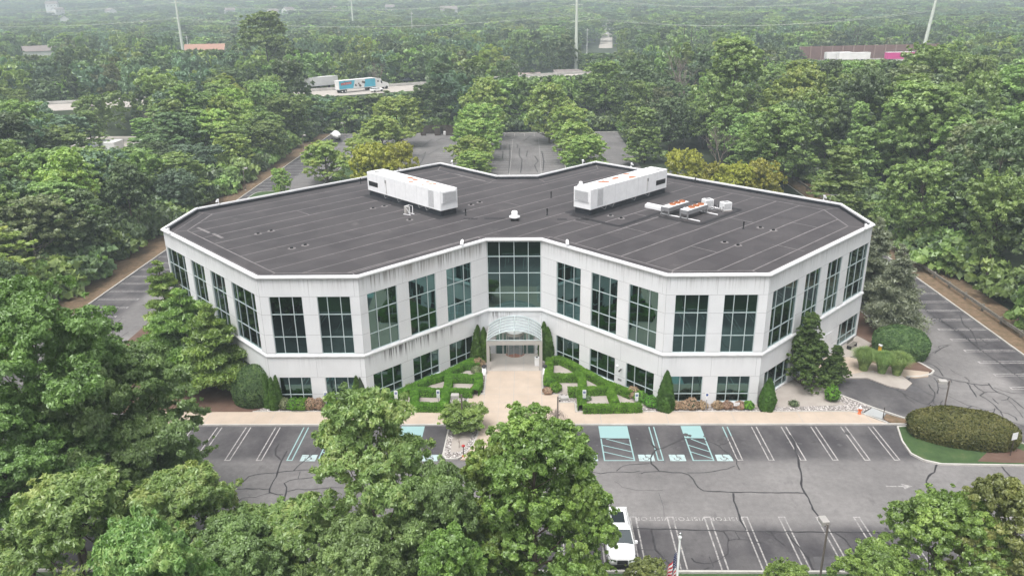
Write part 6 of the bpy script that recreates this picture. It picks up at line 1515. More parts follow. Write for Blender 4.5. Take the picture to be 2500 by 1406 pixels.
for (px, py, tp), lb, bs in (((799, 1000, 955), 'accessible parking sign by the pier of the left front', False), ((900, 1010, 955), 'accessible parking sign half hidden by the feathery locust', False), ((969, 996, 953), 'accessible parking sign left of the gap in the left hedge', False), ((1071, 990, 953), 'accessible parking sign before the left knot hedge, near the entrance', False),
    ((1426, 990, 955), 'accessible parking sign with an extra blue plate, before the right knot hedge', True), ((1553, 998, 958), 'accessible parking sign at the right tip of the right knot hedge', False), ((1623, 1003, 959), 'accessible parking sign in front of the tall arborvitae', False)):
    x, y = G(px, py, .1); xx, z = AT(px, tp, y); road_sign(x, y, max(1.7, z - .1), lb, bs)
x, y = G(1723, 1004, .1); e = road_sign(x, y, 1.25, 'bare sign post on the gravel right of the tall arborvitae, its plate above', bare=True)
m = MB(); m.box(-.17, .17, -.036, -.024, 1.55, 1.95, M['sign_white']); m.box(-.03, .03, -.02, .02, 1.25, 1.6, M['sign_white']); pl = m.build('sign_plate', None, e)
m = MB(); m.box(-.10, .10, -.04, -.037, 1.63, 1.86, M['sign_blue']); m.build('symbol', None, pl)
e['label'] = 'accessible parking sign on a dark post before the white pier of the right front'
x, y = G(1797, 1000, .1); e = empty('small_sign', (x, y, .1)); tag(e, 'little white landscape sign low on the gravel before the right front window', 'sign')
m = MB(); m.box(-.02, .02, -.01, .01, 0, .5, M['dark_metal']); m.build('post', None, e); m = MB(); m.box(-.27, .27, -.03, -.015, .42, .78, M['sign_white']); pl = m.build('sign_plate', None, e)
m = MB()
for k in range(2): m.box(-.2, .2, -.034, -.031, .66 - k * .12, .70 - k * .12, M['grey_metal'])
m.build('lettering', None, pl)
x, y = G(2466, 1112, .1); e = empty('road_sign', (x, y, .1), R_(20)); tag(e, 'white sign on a thin post at the end of the right hand island', 'sign'); m = MB(); m.box(-.03, .03, -.02, .02, 0, 2.2, M['wood_dark']); m.build('post', None, e); m = MB(); m.box(-.3, .3, -.036, -.024, 1.55, 2.2, M['sign_white']); m.build('sign_plate', None, e)
x, y = G(2156, 1018, .1); e = empty('sign_post', (x, y, .1)); tag(e, 'bare dark post at the corner of the kerb ramp', 'post'); m = MB(); m.tube([(0, 0, 0), (0, 0, 1.0)], .035, M['wood_dark'], 6); m.tube([(0, 0, 0), (0, 0, .05)], .07, M['wood_dark'], 6); m.build('post', None, e)
# hydrant
x, y = G(2098, 1010, .1); e = empty('fire_hydrant', (x, y, .1)); tag(e, 'orange fire hydrant with pale cap on the gravel beside the ramp', 'fire hydrant')
m = MB(); m.lathe([(.17, 0), (.17, .06), (.12, .07), (.12, .52), (.15, .54), (.15, .58)], (0, 0, 0), M['orange'], 12); m.build('barrel', None, e)
m = MB(); m.lathe([(.15, .58), (.13, .68), (.06, .76), (.03, .82), (0, .82)], (0, 0, 0), M['coping'], 12); m.build('bonnet', None, e)
for dx, dy in ((.13, 0), (-.13, 0), (0, -.14)): m = MB(); m.tube([(dx * .7, dy * .7, .42), (dx * 1.6, dy * 1.6, .42)], .06, M['orange'], 8); m.build('nozzle', None, e)
# yellow phone pedestal
x, y = G(2148, 868, .1); e = empty('yellow_call_box', (x, y, .1), R_(15)); tag(e, 'yellow box with white top on a post beside the large rounded shrub', 'call box')
m = MB(); m.tube([(0, 0, 0), (0, 0, .6)], .09, M['orange'], 8); m.build('post', None, e); m = MB(); m.bbox(-.22, .22, -.18, .18, .55, 1.15, .03, M['yellow']); m.build('box', None, e); m = MB(); m.bbox(-.25, .25, -.21, .21, 1.152, 1.36, .04, M['coping']); m.build('cap', None, e)
# little red post indicator
x, y = G(1132, 1113, .1); e = empty('valve_post', (x, y, .1)); tag(e, 'small red topped valve post on the left entrance island', 'valve post')
m = MB(); m.tube([(0, 0, 0), (0, 0, .95)], .035, M['wood_dark'], 8); m.lathe([(.16, .0), (.16, .05), (.0, .06)], (0, 0, 0), M['rust'], 10); m.build('post', None, e); m = MB(); m.lathe([(0, .93), (.14, .95), (.15, 1.05), (.08, 1.08), (0, 1.08)], (0, 0, 0), M['red'], 12); m.build('wheel', None, e)
# litter bin, white bollard ash urns
x, y = G(1312, 893, .12); e = empty('litter_bin', (2.33, -2.9, .13)); tag(e, 'square white litter bin with a dark opening inside the canopy column', 'litter bin')
m = MB(); m.bbox(-.24, .24, -.24, .24, 0, .92, .03, M['white_metal']); m.build('body', None, e); m = MB(); m.lathe([(.14, .925), (.0, .93)], (0, 0, 0), M['black'], 12); m.build('opening', None, e)
for sx_, lb in ((-1, 'white bollard light with dark top left of the canopy'), (1, 'white bollard light with dark top right of the canopy')):
    e = empty('bollard_light', (3.12 * sx_, -4.95, .1)); tag(e, lb, 'bollard', 'white bollard lights beside the canopy'); m = MB(); m.lathe([(.21, 0), (.21, .72), (.0, .72)], (0, 0, 0), M['white_metal'], 14); m.build('body', None, e)
    m = MB(); m.lathe([(.16, .721), (.16, .86), (.24, .88), (.24, .98), (.0, 1.0)], (0, 0, 0), M['dark_metal'], 14); m.build('cap', None, e)
for px, py, lb in ((1176, 958, 'small black spotlight at the corner of the left bed'), (1329, 958, 'small black spotlight at the corner of the right bed'), (1136, 981, 'small black spotlight on the gravel left of the walk'), (1367, 981, 'small black spotlight on the gravel right of the walk'), (1603, 1004, 'small black spotlight left of the tall arborvitae'), (1858, 1005, 'small black spotlight before the stout arborvitae')):
    x, y = G(px, py, .1); m = MB(); m.lathe([(.06, 0), (.08, .12), (.10, .2), (0, .2)], (0, 0, 0), M['black'], 8); tag(m.build('ground_spotlight', None, None, (x, y, .1)), lb, 'spotlight', 'small black ground spotlights')
# bench beside the side door
e = empty('bench', (36.6, 1.4, .14), math.atan2(15.95, 15.54)); tag(e, 'grey slatted bench against the wall by the side door', 'bench')
m = MB(); 
for k in range(4): m.box(-.8, .8, -.5 + k * .12, -.41 + k * .12, .42, .46, M['wood_grey'])
m.build('seat', None, e); m = MB()
for k in range(3): m.box(-.8, .8, .0, .03, .55 + k * .14, .65 + k * .14, M['wood_grey'])
m.build('backrest', None, e)
for sx_ in (-.7, .7): m = MB(); m.box(sx_ - .03, sx_ + .03, -.48, .02, 0, .415, M['dark_metal']); m.build('leg', None, e)
# flagpole
fx, fy = G(1661, 1303, 10.0); e = empty('flagpole', (fx, fy, 0)); tag(e, 'white flagpole with a ball finial at the lower edge', 'flagpole')
m = MB(); m.tube([(0, 0, 0), (0, 0, 5), (0, 0, 9.75)], [.095, .08, .055], M['white_metal'], 12); m.build('pole', None, e)
m = MB(); m.lathe([(.0, 9.74), (.10, 9.76), (.10, 9.84), (.05, 9.88), (.05, 9.94), (.0, 9.95)], (0, 0, 0), M['white_metal'], 12); m.build('truck', None, e)
m = MB(); m.lathe([(.0, 9.94)] + [(.085 * math.sin(t), 10.02 - .085 * math.cos(t)) for t in np.linspace(.2, 3.0, 7)] + [(0, 10.105)], (0, 0, 0), M['chrome'], 12); m.build('finial', None, e)
# the hanging flag: cloth folds with red and white stripes and a starred blue field
fl = MB(); nu, nv = 30, 34; Wf, Hf = 1.5, 2.6
def flagp(u_, v_):                                       # u along the hoist-to-fly, v down
    fold = .22 * math.sin(u_ * 9.5 + v_ * 1.2) * min(1, u_ * 3)
    x = -.10 - u_ * Wf * .30 - .10 * v_ * u_; z = 9.45 - v_ * Hf * .72 - u_ * 1.15 * (1 - .15 * v_); y = fold * .55 + .04 * math.sin(v_ * 7 + u_ * 5)
    return (x, y, z)
mr_, mw_, mb_ = simple('flag_red', (.50, .03, .05), .8), simple('flag_white', (.78, .77, .76), .8), simple('flag_blue', (.02, .03, .10), .8)
for i in range(nu):
    for j in range(39):
        u0, u1, v0, v1 = i / nu, (i + 1) / nu, j / 39, (j + 1) / 39; st = int((j + .5) / 39 * 13)
        mt = mr_ if st % 2 == 0 else mw_
        if u0 < .42 and st < 7:
            mt = mb_
            if (i % 3 == 1) and (j % 3 == 1): mt = mw_
        fl.face([flagp(u0, v1), flagp(u1, v1), flagp(u1, v0), flagp(u0, v0)], mt, True)
o = fl.build('flag', None, None, (fx, fy, -.55)); tag(o, 'limp striped red and white flag with a starred blue field on the flagpole', 'flag')
# guard rail on the right
e = empty('guard_rail', (0, 0, 0)); tag(e, 'weathered timber guard rail along the right edge of the car park', 'guard rail')
m = MB()
for k in range(26):
    y0 = -12 + k * 4.0; m.box(56.35, 56.5, y0 + .01, y0 + 3.99, .50, .86, M['wood_grey'])
m.build('rail', None, e)
gp = []
for k in range(27):
    m = MB(); y0 = -12 + k * 4.0; m.box(56.505, 56.72, y0 - .1, y0 + .1, -.05, .92, M['wood_grey']); m.build('post', None, e)
# dumpster enclosure
x0, y0 = G(1030, 332); x1, _ = G(1113, 332); e = empty('dumpster_enclosure', (0, 0, 0)); tag(e, 'dark board enclosure open to the front at the far end of the back car park', 'enclosure')
m = MB(); 
for a_, b_ in (((x0, y0 + 4), (x1, y0 + 4)), ((x0, y0), (x0, y0 + 4)), ((x1, y0), (x1, y0 + 4)), ((x0 + 5.2, y0), (x0 + 5.2, y0 + 4))):
    n = max(1, int(math.hypot(b_[0] - a_[0], b_[1] - a_[1]) / .4))
    for k in range(n):
        p = (a_[0] + (b_[0] - a_[0]) * (k + .5) / n, a_[1] + (b_[1] - a_[1]) * (k + .5) / n); hx = .17 if abs(b_[0] - a_[0]) > 1 else .04; hy = .04 if hx > .1 else .17
        m.box(p[0] - hx, p[0] + hx, p[1] - hy, p[1] + hy, .05, 2.35, M['wood_dark'])
m.build('fence_board', None, e)
for gx in (x0 + .5, x0 + 4.4, x0 + 7.5, x1 - .6): m = MB(); m.box(gx - .75, gx + .75, y0 - .2, y0 - .1, .1, 2.1, M['wood_dark']); m.build('gate', None, e)
m = MB(); m.bbox(-.6, .6, -.5, .5, .1, 1.0, .05, M['siding']); o = m.build('junk_appliance', None, None, (x0 + 6.6, y0 + 1.2, 0)); tag(o, 'white discarded appliance inside the dumpster enclosure', 'appliance')
# boat on its trailer
bx, by = G(822, 345); e = empty('boat', (bx, by, 0), R_(-68)); tag(e, 'motor boat wrapped in a white cover at the far left of the car park', 'boat')
m = MB(); nseg = 12; ring = []
for i in range(nseg + 1):
    t = i / nseg; L = -3.4 + 6.8 * t; wv = 1.22 * (1 - max(0, t - .45) ** 2 * 3.05) ** .5 if t < 1.0 else .05; wv = max(.05, wv); keel = .75 + .55 * max(0, t - .55) ** 1.5 * 3; dk_ = 1.75 + .35 * t
    ring.append([(L, 0, keel), (L, -wv * .75, keel + .35), (L, -wv, dk_), (L, 0, dk_), (L, wv, dk_), (L, wv * .75, keel + .35)])
V = [p for r in ring for p in r]; n = 6
m.raw(V, [(i * n + k, i * n + (k + 1) % n, (i + 1) * n + (k + 1) % n, (i + 1) * n + k) for i in range(nseg) for k in range(n)] + [(5, 4, 3, 2, 1, 0)], M['siding'], True); m.build('hull', None, e)
m = MB(); ring = []
for i in range(9):
    t = i / 8; L = -3.2 + 6.2 * t; wv = 1.2 * (1 - max(0, t - .5) ** 2 * 2.4); hh = 1.8 + .3 * t + (.95 * math.exp(-((t - .45) / .22) ** 2)); ring.append([(L, -wv, 1.75 + .3 * t), (L, -wv * .55, hh * .93), (L, 0, hh + .1), (L, wv * .55, hh * .93), (L, wv, 1.75 + .3 * t)])
V = [p for r in ring for p in r]; m.raw(V, [(i * 5 + k, (i + 1) * 5 + k, (i + 1) * 5 + k + 1, i * 5 + k + 1) for i in range(8) for k in range(4)] + [(0, 1, 2, 3, 4), (44, 43, 42, 41, 40)], M['coping'], True); m.build('cover', None, e)
te = empty('boat_trailer', (bx, by, 0), R_(-68)); tag(te, 'black trailer carrying the covered motor boat', 'trailer')
m = MB(); m.tube([(-3, -.8, .55), (2.6, -.8, .55), (4.4, 0, .55)], .06, M['dark_metal'], 5); m.tube([(-3, .8, .55), (2.6, .8, .55), (4.4, 0, .55)], .06, M['dark_metal'], 5); m.tube([(-1, -1, .5), (-1, 1, .5)], .06, M['dark_metal'], 5); m.build('frame', None, te)
for wx in (-1.5, -.6):
    for wy in (-1.05, 1.05): m = MB(); m.tube([(wx, wy - .12, .36), (wx, wy + .12, .36)], .36, M['tyre'], 14); m.build('wheel', None, te)
# wooden pole in the left woods and a short pole by the neighbouring yard
for (px, py), top, lb in (((136, 742), 693, 'leaning wooden stake at the edge of the left woods'), ((272, 318), 294, 'wooden utility pole beside the neighbouring yard')):
    x, y = G(px, py); xx, z = AT(px - 8, top, y); m = MB(); m.tube([(0, 0, 0), (xx - x, 0, max(3.5, z))], [.11, .08], M['wood_grey'], 6)
    if top == 294: m.box(xx - x - .9, xx - x + .9, -.06, .06, z - .3, z - .15, M['wood_grey'])
    tag(m.build('wooden_pole', None, None, (x, y, 0)), lb, 'pole')
# neighbouring yard
yd = MB(); yd.poly([(-142, 100), (-84, 108), (-88, 148), (-150, 150)], .02, M['walk_grey']); struct(yd.build('neighbour_yard'))
x, y = G(190, 378); m = MB(); m.lathe([(3.0, 0), (3.0, .7), (2.8, .72), (0, .62)], (0, 0, 0), M['tank'], 20); tag(m.build('swimming_pool', None, None, (x, y, .03)), 'blue covered pool in the neighbouring yard beyond the left woods', 'pool')
x, y = G(252, 370); m = MB(); m.bbox(-3.5, 3.5, -2.5, 2.5, 0, 2.4, .1, M['siding']); tag(m.build('shed', None, None, (x, y + 2, 0)), 'pale flat roofed shed at the edge of the neighbouring yard', 'shed')

# ================================================================== the parked white car
def vehicle(x, y, rz, label, Lc=5.0, Wc=1.98, Hc=1.82, paint='car_white', name='parked_car', cat='car', detail=True, group=None):
    """front towards local +x; body lofted from cross sections"""
    e = empty(name, (x, y, 0.004), rz); tag(e, label, cat, group)
    m = MB(); hw = Wc / 2
    st = [(-.50, .80, .45, .80), (-.485, .93, .36, 1.02), (-.40, .98, .30, 1.10), (-.2, 1.0, .28, 1.10), (.1, 1.0, .28, 1.08), (.2, 1.0, .28, 1.08), (.30, .985, .28, 1.05), (.40, .95, .28, 1.0), (.465, .88, .30, .93), (.495, .74, .36, .78)]
    rings = []
    for t, wf, zb, zt in st:
        a_ = hw * wf; X = t * Lc
        rings.append([(X, -a_ * .86, zb), (X, -a_, zb + .18), (X, -a_, zt - .16), (X, -a_ * .93, zt - .03), (X, -a_ * .5, zt + .02), (X, 0, zt + .03), (X, a_ * .5, zt + .02), (X, a_ * .93, zt - .03), (X, a_, zt - .16), (X, a_, zb + .18), (X, a_ * .86, zb)])
    V = [p for r in rings for p in r]; n = 11
    m.raw(V, [((i) * n + k, (i) * n + (k + 1) % n, (i + 1) * n + (k + 1) % n, (i + 1) * n + k) for i in range(len(st) - 1) for k in range(n)] + [tuple(reversed(range(n))), tuple(range((len(st) - 1) * n, len(st) * n))], M[paint], True)
    m.build('body', None, e)
    # cabin: roof with pillars, glass band under it
    def ringr(zz, xb, xf, ww): return [(xb, -ww, zz), (xf, -ww, zz), (xf, ww, zz), (xb, ww, zz)]
    lo = ringr(1.06, -.47 * Lc, .22 * Lc, hw * .93); hi = ringr(Hc - .10, -.43 * Lc, .07 * Lc, hw * .76)
    g_ = MB(); V = lo + hi
    g_.raw(V, [(0, 1, 5, 4), (1, 2, 6, 5), (2, 3, 7, 6), (3, 0, 4, 7)], M['car_glass']); g_.build('window_glass', None, e)
    r = MB(); rh = ringr(Hc - .10, -.435 * Lc, .075 * Lc, hw * .78); r2 = ringr(Hc - .02, -.42 * Lc, .05 * Lc, hw * .70); r3 = ringr(Hc, -.38 * Lc, .0 * Lc, hw * .55)
    r.raw(rh + r2 + r3, [(0, 1, 5, 4), (1, 2, 6, 5), (2, 3, 7, 6), (3, 0, 4, 7), (4, 5, 9, 8), (5, 6, 10, 9), (6, 7, 11, 10), (7, 4, 8, 11), (8, 9, 10, 11)], M[paint], False)
    for sy in (-1, 1):
        for (xa, xb2) in ((.215, .072), (-.06, -.09), (-.29, -.28), (-.465, -.43)): r.tube([(xa * Lc, sy * hw * .935, 1.05), (xb2 * Lc, sy * hw * .765, Hc - .09)], .045, M[paint], 4)
    ro = r.build('roof', None, e)
    if detail:
        sr = MB(); sr.poly([(-.30 * Lc, -hw * .46), (-.05 * Lc, -hw * .46), (-.05 * Lc, hw * .46), (-.30 * Lc, hw * .46)], Hc + .004, M['car_glass']); sr.build('sunroof', None, ro)
        for sy in (-1, 1):
            q = MB(); q.tube([(-.36 * Lc, sy * hw * .66, Hc + .03), (.0, sy * hw * .66, Hc + .03)], .02, M['chrome'], 5); q.build('roof_rail', None, ro)
            q = MB(); q.bbox(.165 * Lc, .205 * Lc, *sorted((sy * hw * 1.0, sy * hw * 1.22)), 1.02, 1.2, .03, M[paint]); q.build('wing_mirror', None, e)
            q = MB(); q.raw([(.40 * Lc, sy * hw * .955, .80), (.485 * Lc, sy * hw * .79, .72), (.478 * Lc, sy * hw * .80, .88), (.40 * Lc, sy * hw * .94, .95)], [(0, 1, 2, 3) if sy < 0 else (3, 2, 1, 0)], M['chrome']); q.raw([(.487 * Lc, sy * hw * .80, .70), (.503 * Lc, sy * hw * .42, .70), (.503 * Lc, sy * hw * .42, .84), (.487 * Lc, sy * hw * .80, .86)], [(0, 1, 2, 3) if sy < 0 else (3, 2, 1, 0)], M['chrome']); q.build('headlight', None, e)
        q = MB(); q.box(.4975 * Lc, .508 * Lc, -.36, .36, .52, .82, M['black']); 
        for k in range(4): q.box(.508 * Lc, .512 * Lc, -.34, .34, .55 + k * .07, .575 + k * .07, M['dark_metal'])
        q.build('grille', None, e)
        q = MB(); q.box(.50 * Lc, .512 * Lc, -.80, .80, .34, .46, M['black']); q.build('bumper', None, e)
        q = MB(); 
        for sy in (-.42, .42): q.tube([(.26 * Lc, sy, 1.085), (.44 * Lc, sy * .9, 1.0)], .02, M[paint], 4)
        q.build('bonnet_crease', None, e)
    for wx in (-.30, .31):
        for sy in (-1, 1):
            q = MB(); yw = sy * (hw - .13); q.tube([(wx * Lc, yw - .12, .36), (wx * Lc, yw + .12, .36)], .36, M['tyre'], 18, smooth=False); wl = q.build('wheel', None, e)
            if detail: q = MB(); q.tube([(wx * Lc, yw + sy * .121, .36), (wx * Lc, yw + sy * .128, .36)], .23, M['chrome'], 10, smooth=False); q.build('rim', None, wl)
    return e
vehicle(7.75, -31.9, R_(-90), 'white sport utility car with dark sunroof, parked nose forward in the front row')

# ================================================================== motorway and lorries
hm = MB(); W2 = 9.0; HZ0 = 6.5
P_ = densify(HWY, 12); hm.strip(P_, 2 * W2, HZ0 + .05, M['walk_grey']); struct(hm.build('motorway'))
eb = MB()
def off_line(off): 
    Q = []
    for i, p in enumerate(P_):
        a_ = P_[max(i - 1, 0)]; b_ = P_[min(i + 1, len(P_) - 1)]; l = math.hypot(b_[0] - a_[0], b_[1] - a_[1]); Q.append((p[0] - (b_[1] - a_[1]) / l * off, p[1] + (b_[0] - a_[0]) / l * off))
    return Q
for o0, z0, o1, z1 in ((-W2 - 12, -.05, -W2 - 1.2, HZ0), (-W2 - 1.2, HZ0, W2 + 1.2, HZ0), (W2 + 1.2, HZ0, W2 + 12, -.05)):
    A__, B__ = off_line(o0), off_line(o1)
    for k in range(len(A__) - 1): eb.face([(A__[k][0], A__[k][1], z0), (A__[k + 1][0], A__[k + 1][1], z0), (B__[k + 1][0], B__[k + 1][1], z1), (B__[k][0], B__[k][1], z1)], M['floor'])
struct(eb.build('embankment'))
lm = MB()
for off in (-8.2, -3.4, 3.4, 8.2):
    Q = []
    for i, p in enumerate(P_):
        a_ = P_[max(i - 1, 0)]; b_ = P_[min(i + 1, len(P_) - 1)]; l = math.hypot(b_[0] - a_[0], b_[1] - a_[1]); Q.append((p[0] - (b_[1] - a_[1]) / l * off, p[1] + (b_[0] - a_[0]) / l * off))
    lm.strip(Q, .2, HZ0 + .058, M['paint'])
struct(lm.build('lane_marking'))
HA = math.atan2(272 - 246, 40.0)
def barrier(off, y0, y1, label):
    m = MB(); Q = []
    for i, p in enumerate(P_):
        a_ = P_[max(i - 1, 0)]; b_ = P_[min(i + 1, len(P_) - 1)]; l = math.hypot(b_[0] - a_[0], b_[1] - a_[1]); Q.append((p[0] - (b_[1] - a_[1]) / l * off, p[1] + (b_[0] - a_[0]) / l * off))
    for p, q in zip(Q, Q[1:]):
        dx, dy = q[0] - p[0], q[1] - p[1]; l = math.hypot(dx, dy); nx_, ny_ = -dy / l * .15, dx / l * .15
        m.prism([(p[0] - nx_, p[1] - ny_), (q[0] - nx_, q[1] - ny_), (q[0] + nx_, q[1] + ny_), (p[0] + nx_, p[1] + ny_)], HZ0 + .06, HZ0 + .95, M['kerb'])
    tag(m.build('barrier'), label, 'barrier')
barrier(9.5, 0, 0, 'pale concrete barrier along the far side of the motorway'); 
def on_hwy(px, py, off=0): x, y = G(px, py); return x, y
def trailer(x, y, ang, label, side='siding', L=15.5, name='trailer', art=False, z0=6.56):
    e = empty(name, (x, y, z0), ang); tag(e, label, 'lorry trailer', 'lorry trailers on the motorway')
    m = MB(); m.bbox(-L / 2, L / 2, -1.3, 1.3, 1.15, 4.1, .05, M[side]); bx_ = m.build('box_body', None, e)
    m = MB(); m.box(-L / 2, L / 2, -1.32, 1.32, 4.04, 4.13, M['siding']); m.box(-L / 2, L / 2, -1.31, 1.31, 1.10, 1.2, M['grey_metal']); m.build('rail', None, bx_)
    for wx in (-L / 2 + 1.2, -L / 2 + 2.5):
        for sy in (-1, 1): m = MB(); m.tube([(wx, sy * 1.0 - .25, .52), (wx, sy * 1.0 + .25, .52)], .52, M['tyre'], 16, smooth=False); wl = m.build('wheel', None, e); m = MB(); m.tube([(wx, sy * 1.26, .52), (wx, sy * 1.27, .52)], .28, M['siding'], 10, smooth=False); m.build('rim', None, wl)
    m = MB(); m.box(-L / 2 + .4, -L / 2 + 3.3, -.9, .9, .75, 1.1, M['dark_metal']); m.box(L / 2 - 3.2, L / 2 - 3.0, -.8, .8, .1, 1.1, M['dark_metal']); m.build('chassis', None, e)
    if art:
        pn = MB(); Yp = -1.306
        pn.raw([(-7.3, Yp, 1.35), (-1.8, Yp, 1.35), (-1.0, Yp, 3.95), (-7.3, Yp, 3.95)], [(0, 1, 2, 3)], M['sky_blue']); ap = pn.build('painted_side', None, e); pn = MB()
        pn.raw([(2.6, Yp, 1.35), (7.3, Yp, 1.35), (7.3, Yp, 3.95), (3.2, Yp, 3.95)], [(0, 1, 2, 3)], M['sky_blue']); pn.build('painted_side', None, e)
        rp = MB(); rp.raw([(-6.6, Yp - .004, 2.55), (-2.4, Yp - .004, 2.75), (-2.4, Yp - .004, 3.6), (-6.6, Yp - .004, 3.3)], [(0, 1, 2, 3)], M['red']); rp.build('red_panel', None, ap)
        text_mesh('Little Debbie', .62, M['sign_white'], 'lettering', Matrix.Translation((-4.5, Yp - .012, 3.05)) @ Matrix.Rotation(R_(3), 4, 'Y').inverted() @ Matrix.Rotation(R_(90), 4, 'X'), .0, ap)
        cp_ = MB(); rn = random.Random(3)
        for k in range(7):
            cx0, cz0, rr_ = -.6 + k * .55, rn.uniform(2.0, 3.1), rn.uniform(.35, .6); cp_.face([(cx0 + rr_ * math.cos(t), Yp - .004 - k * .001, cz0 + rr_ * .8 * math.sin(t)) for t in np.linspace(0, 6.283, 11)[:-1]], (M['wood_dark'], M['siding'], M['bark'])[k % 3])
        cp_.build('painted_cakes', None, ap)
    return e
tx, ty = G(835, 230, 6.5); ang = math.atan2(G(960, 217, 6.5)[1] - ty, G(960, 217, 6.5)[0] - tx)
ca, sa = math.cos(ang), math.sin(ang); t0x, t0y = G(824, 229, 6.5)
trailer(t0x + 7.4 * ca, t0y + 7.4 * sa, ang, 'white topped lorry trailer painted sky blue with a red lettered panel on the motorway', 'siding', 14.8, 'lorry_trailer', True)
cxp, cyp = t0x + 17.2 * ca, t0y + 17.2 * sa
e = empty('lorry_tractor', (cxp, cyp, 6.56), ang); tag(e, 'white long nosed lorry tractor pulling the painted trailer', 'lorry tractor')
m = MB(); pr_ = [(-2.4, 1.0), (-2.4, 3.9), (-1.8, 4.0), (-.2, 3.75), (.5, 2.75), (2.6, 2.15), (3.2, 1.7), (3.25, .7), (-2.4, .7)]
V = [(x, -1.2, z) for x, z in pr_] + [(x, 1.2, z) for x, z in pr_]; n = len(pr_); m.raw(V, [tuple(reversed(range(n))), tuple(range(n, 2 * n))] + [(k, (k + 1) % n, n + (k + 1) % n, n + k) for k in range(n)][::1], M['siding']); m.build('cab', None, e)
m = MB(); m.raw([(-.1, -1.215, 2.1), (.6, -1.215, 2.1), (.3, -1.215, 2.95), (-.1, -1.215, 3.0)], [(0, 1, 2, 3)], M['car_glass']); m.raw([(-1.6, -1.215, 2.6), (-1.0, -1.215, 2.6), (-1.0, -1.215, 3.1), (-1.6, -1.215, 3.1)], [(0, 1, 2, 3)], M['car_glass']); m.raw([(.52, -1.05, 2.78), (.52, 1.05, 2.78), (-.17, 1.05, 3.72), (-.17, -1.05, 3.72)], [(0, 1, 2, 3)], M['car_glass']); m.build('window_glass', None, e)
for wx in (2.2, -2.9, -4.1):
    for sy in (-1, 1): m = MB(); m.tube([(wx, sy * 1.0 - .2, .52), (wx, sy * 1.0 + .2, .52)], .52, M['tyre'], 16, smooth=False); m.build('wheel', None, e)
m = MB(); m.box(-4.8, -2.3, -.5, .5, .6, .95, M['dark_metal']); m.build('chassis', None, e)
t1x, t1y = G(822, 214, 6.5); trailer(t1x - 7.4 * ca, t1y - 7.4 * sa, ang, 'plain white lorry trailer just left of the painted one on the motorway', 'siding', 14.8, 'lorry_trailer')
def small_car(px, py, paint, label):
    x, y = G(px, py, 6.5); vehicle(x, y, ang, label, 4.6, 1.8, 1.5, paint, 'car', 'car', False, 'cars on the motorway').location.z = 6.56
M['car_dark'] = simple('car_dark', (.03, .035, .05), .3); M['car_grey'] = simple('car_grey', (.25, .26, .28), .3)
small_car(998, 201, 'car_dark', 'dark car on the far lanes of the motorway, right of the lorry'); small_car(920, 225, 'car_white', 'white car beside the painted lorry trailer'); small_car(1118, 207, 'car_white', 'small white car on the motorway right of the dark tree')
# noise wall and lorries far right
e = empty('noise_wall', (0, 0, 0)); tag(e, 'reddish brown noise wall with pale posts beyond the right woods', 'wall')
ax, ay, bx_, by_ = AT(1950, 118, 316)[0], 314, AT(2290, 112, 325)[0], 325; n = 13; m = MB(); 
for k in range(n):
    t0, t1 = k / n, (k + 1) / n; p = (ax + (bx_ - ax) * t0, ay + (by_ - ay) * t0); q = (ax + (bx_ - ax) * t1, ay + (by_ - ay) * t1); m.prism([(p[0] + .3, p[1]), (q[0] - .3, q[1]), (q[0] - .3, q[1] + .25), (p[0] + .3, p[1] + .25)], 0, 12.6, M['brownwall'])
m.build('panel', None, e)
for k in range(n + 1):
    t = k / n; p = (ax + (bx_ - ax) * t, ay + (by_ - ay) * t); m = MB(); m.box(p[0] - .28, p[0] + .28, p[1] - .3, p[1] + .35, 0, 12.8, simple('wall_post', (.30, .20, .175), .9) if k == 0 else D.materials['wall_post']); m.build('post', None, e)
for px, L, sd, lb in ((2070, 15, 'siding', 'white lorry trailer in front of the noise wall, right of the twin poles'), (2180, 13, 'pink', 'magenta lorry trailer in front of the noise wall'), (2040, 12, 'siding', 'white lorry trailer in front of the noise wall, left of the twin poles')):
    x, z = AT(px, 146, 306); trailer(x, 300 if px != 2040 else 304, R_(8), lb, sd, L, 'lorry_trailer')
# ================================================================== power line and poles
def tower(px, top, Y, H, label, arms, lean=0.0):
    x, z = AT(px, top, Y); e = empty('transmission_pole', (x, Y, 0)); tag(e, label, 'transmission pole', 'tall steel transmission poles of the power line'); 
    m = MB(); m.tube([(0, 0, 0), (lean * .5, 0, H * .5), (lean, 0, H)], [.95, .7, .42], M['tower'], 10); m.build('shaft', None, e)
    for a_ in arms:
        m = MB(); m.tube([(lean * a_ / H - 2.9, 0, a_ + .3), (lean * a_ / H, 0, a_), (lean * a_ / H + 2.9, 0, a_ + .3)], [.10, .2, .10], M['tower'], 6); m.build('cross_arm', None, e)
    return (x, Y, H)
tower(446, 120, 380, 44, 'transmission pole on the left, above the orange roof', [19.5, 27.5, 35.5, 42.5])
tower(862, 60, 700, 44, 'thin distant transmission pole left of centre', [20, 27, 34, 41])
tower(1406, 160, 300, 44, 'thick pale transmission pole right of centre', [25.5, 32.5, 39.5, 43])
tower(2245, 140, 290, 44, 'leaning pale transmission pole at the upper right', [36, 41], 4.2)
wr = MB()
def wire(p, q, sag=4, r=.05):
    pts = []
    for k in range(17): t = k / 16; pts.append((p[0] + (q[0] - p[0]) * t, p[1] + (q[1] - p[1]) * t, p[2] + (q[2] - p[2]) * t - sag * 4 * t * (1 - t)))
    wr.tube(pts, r, M['tower'], 3, cap=False)
T1 = AT(446, 120, 380)[0]; T3 = AT(1406, 160, 300)[0]; T4 = AT(2245, 140, 290)[0]; T2 = AT(862, 60, 700)[0]
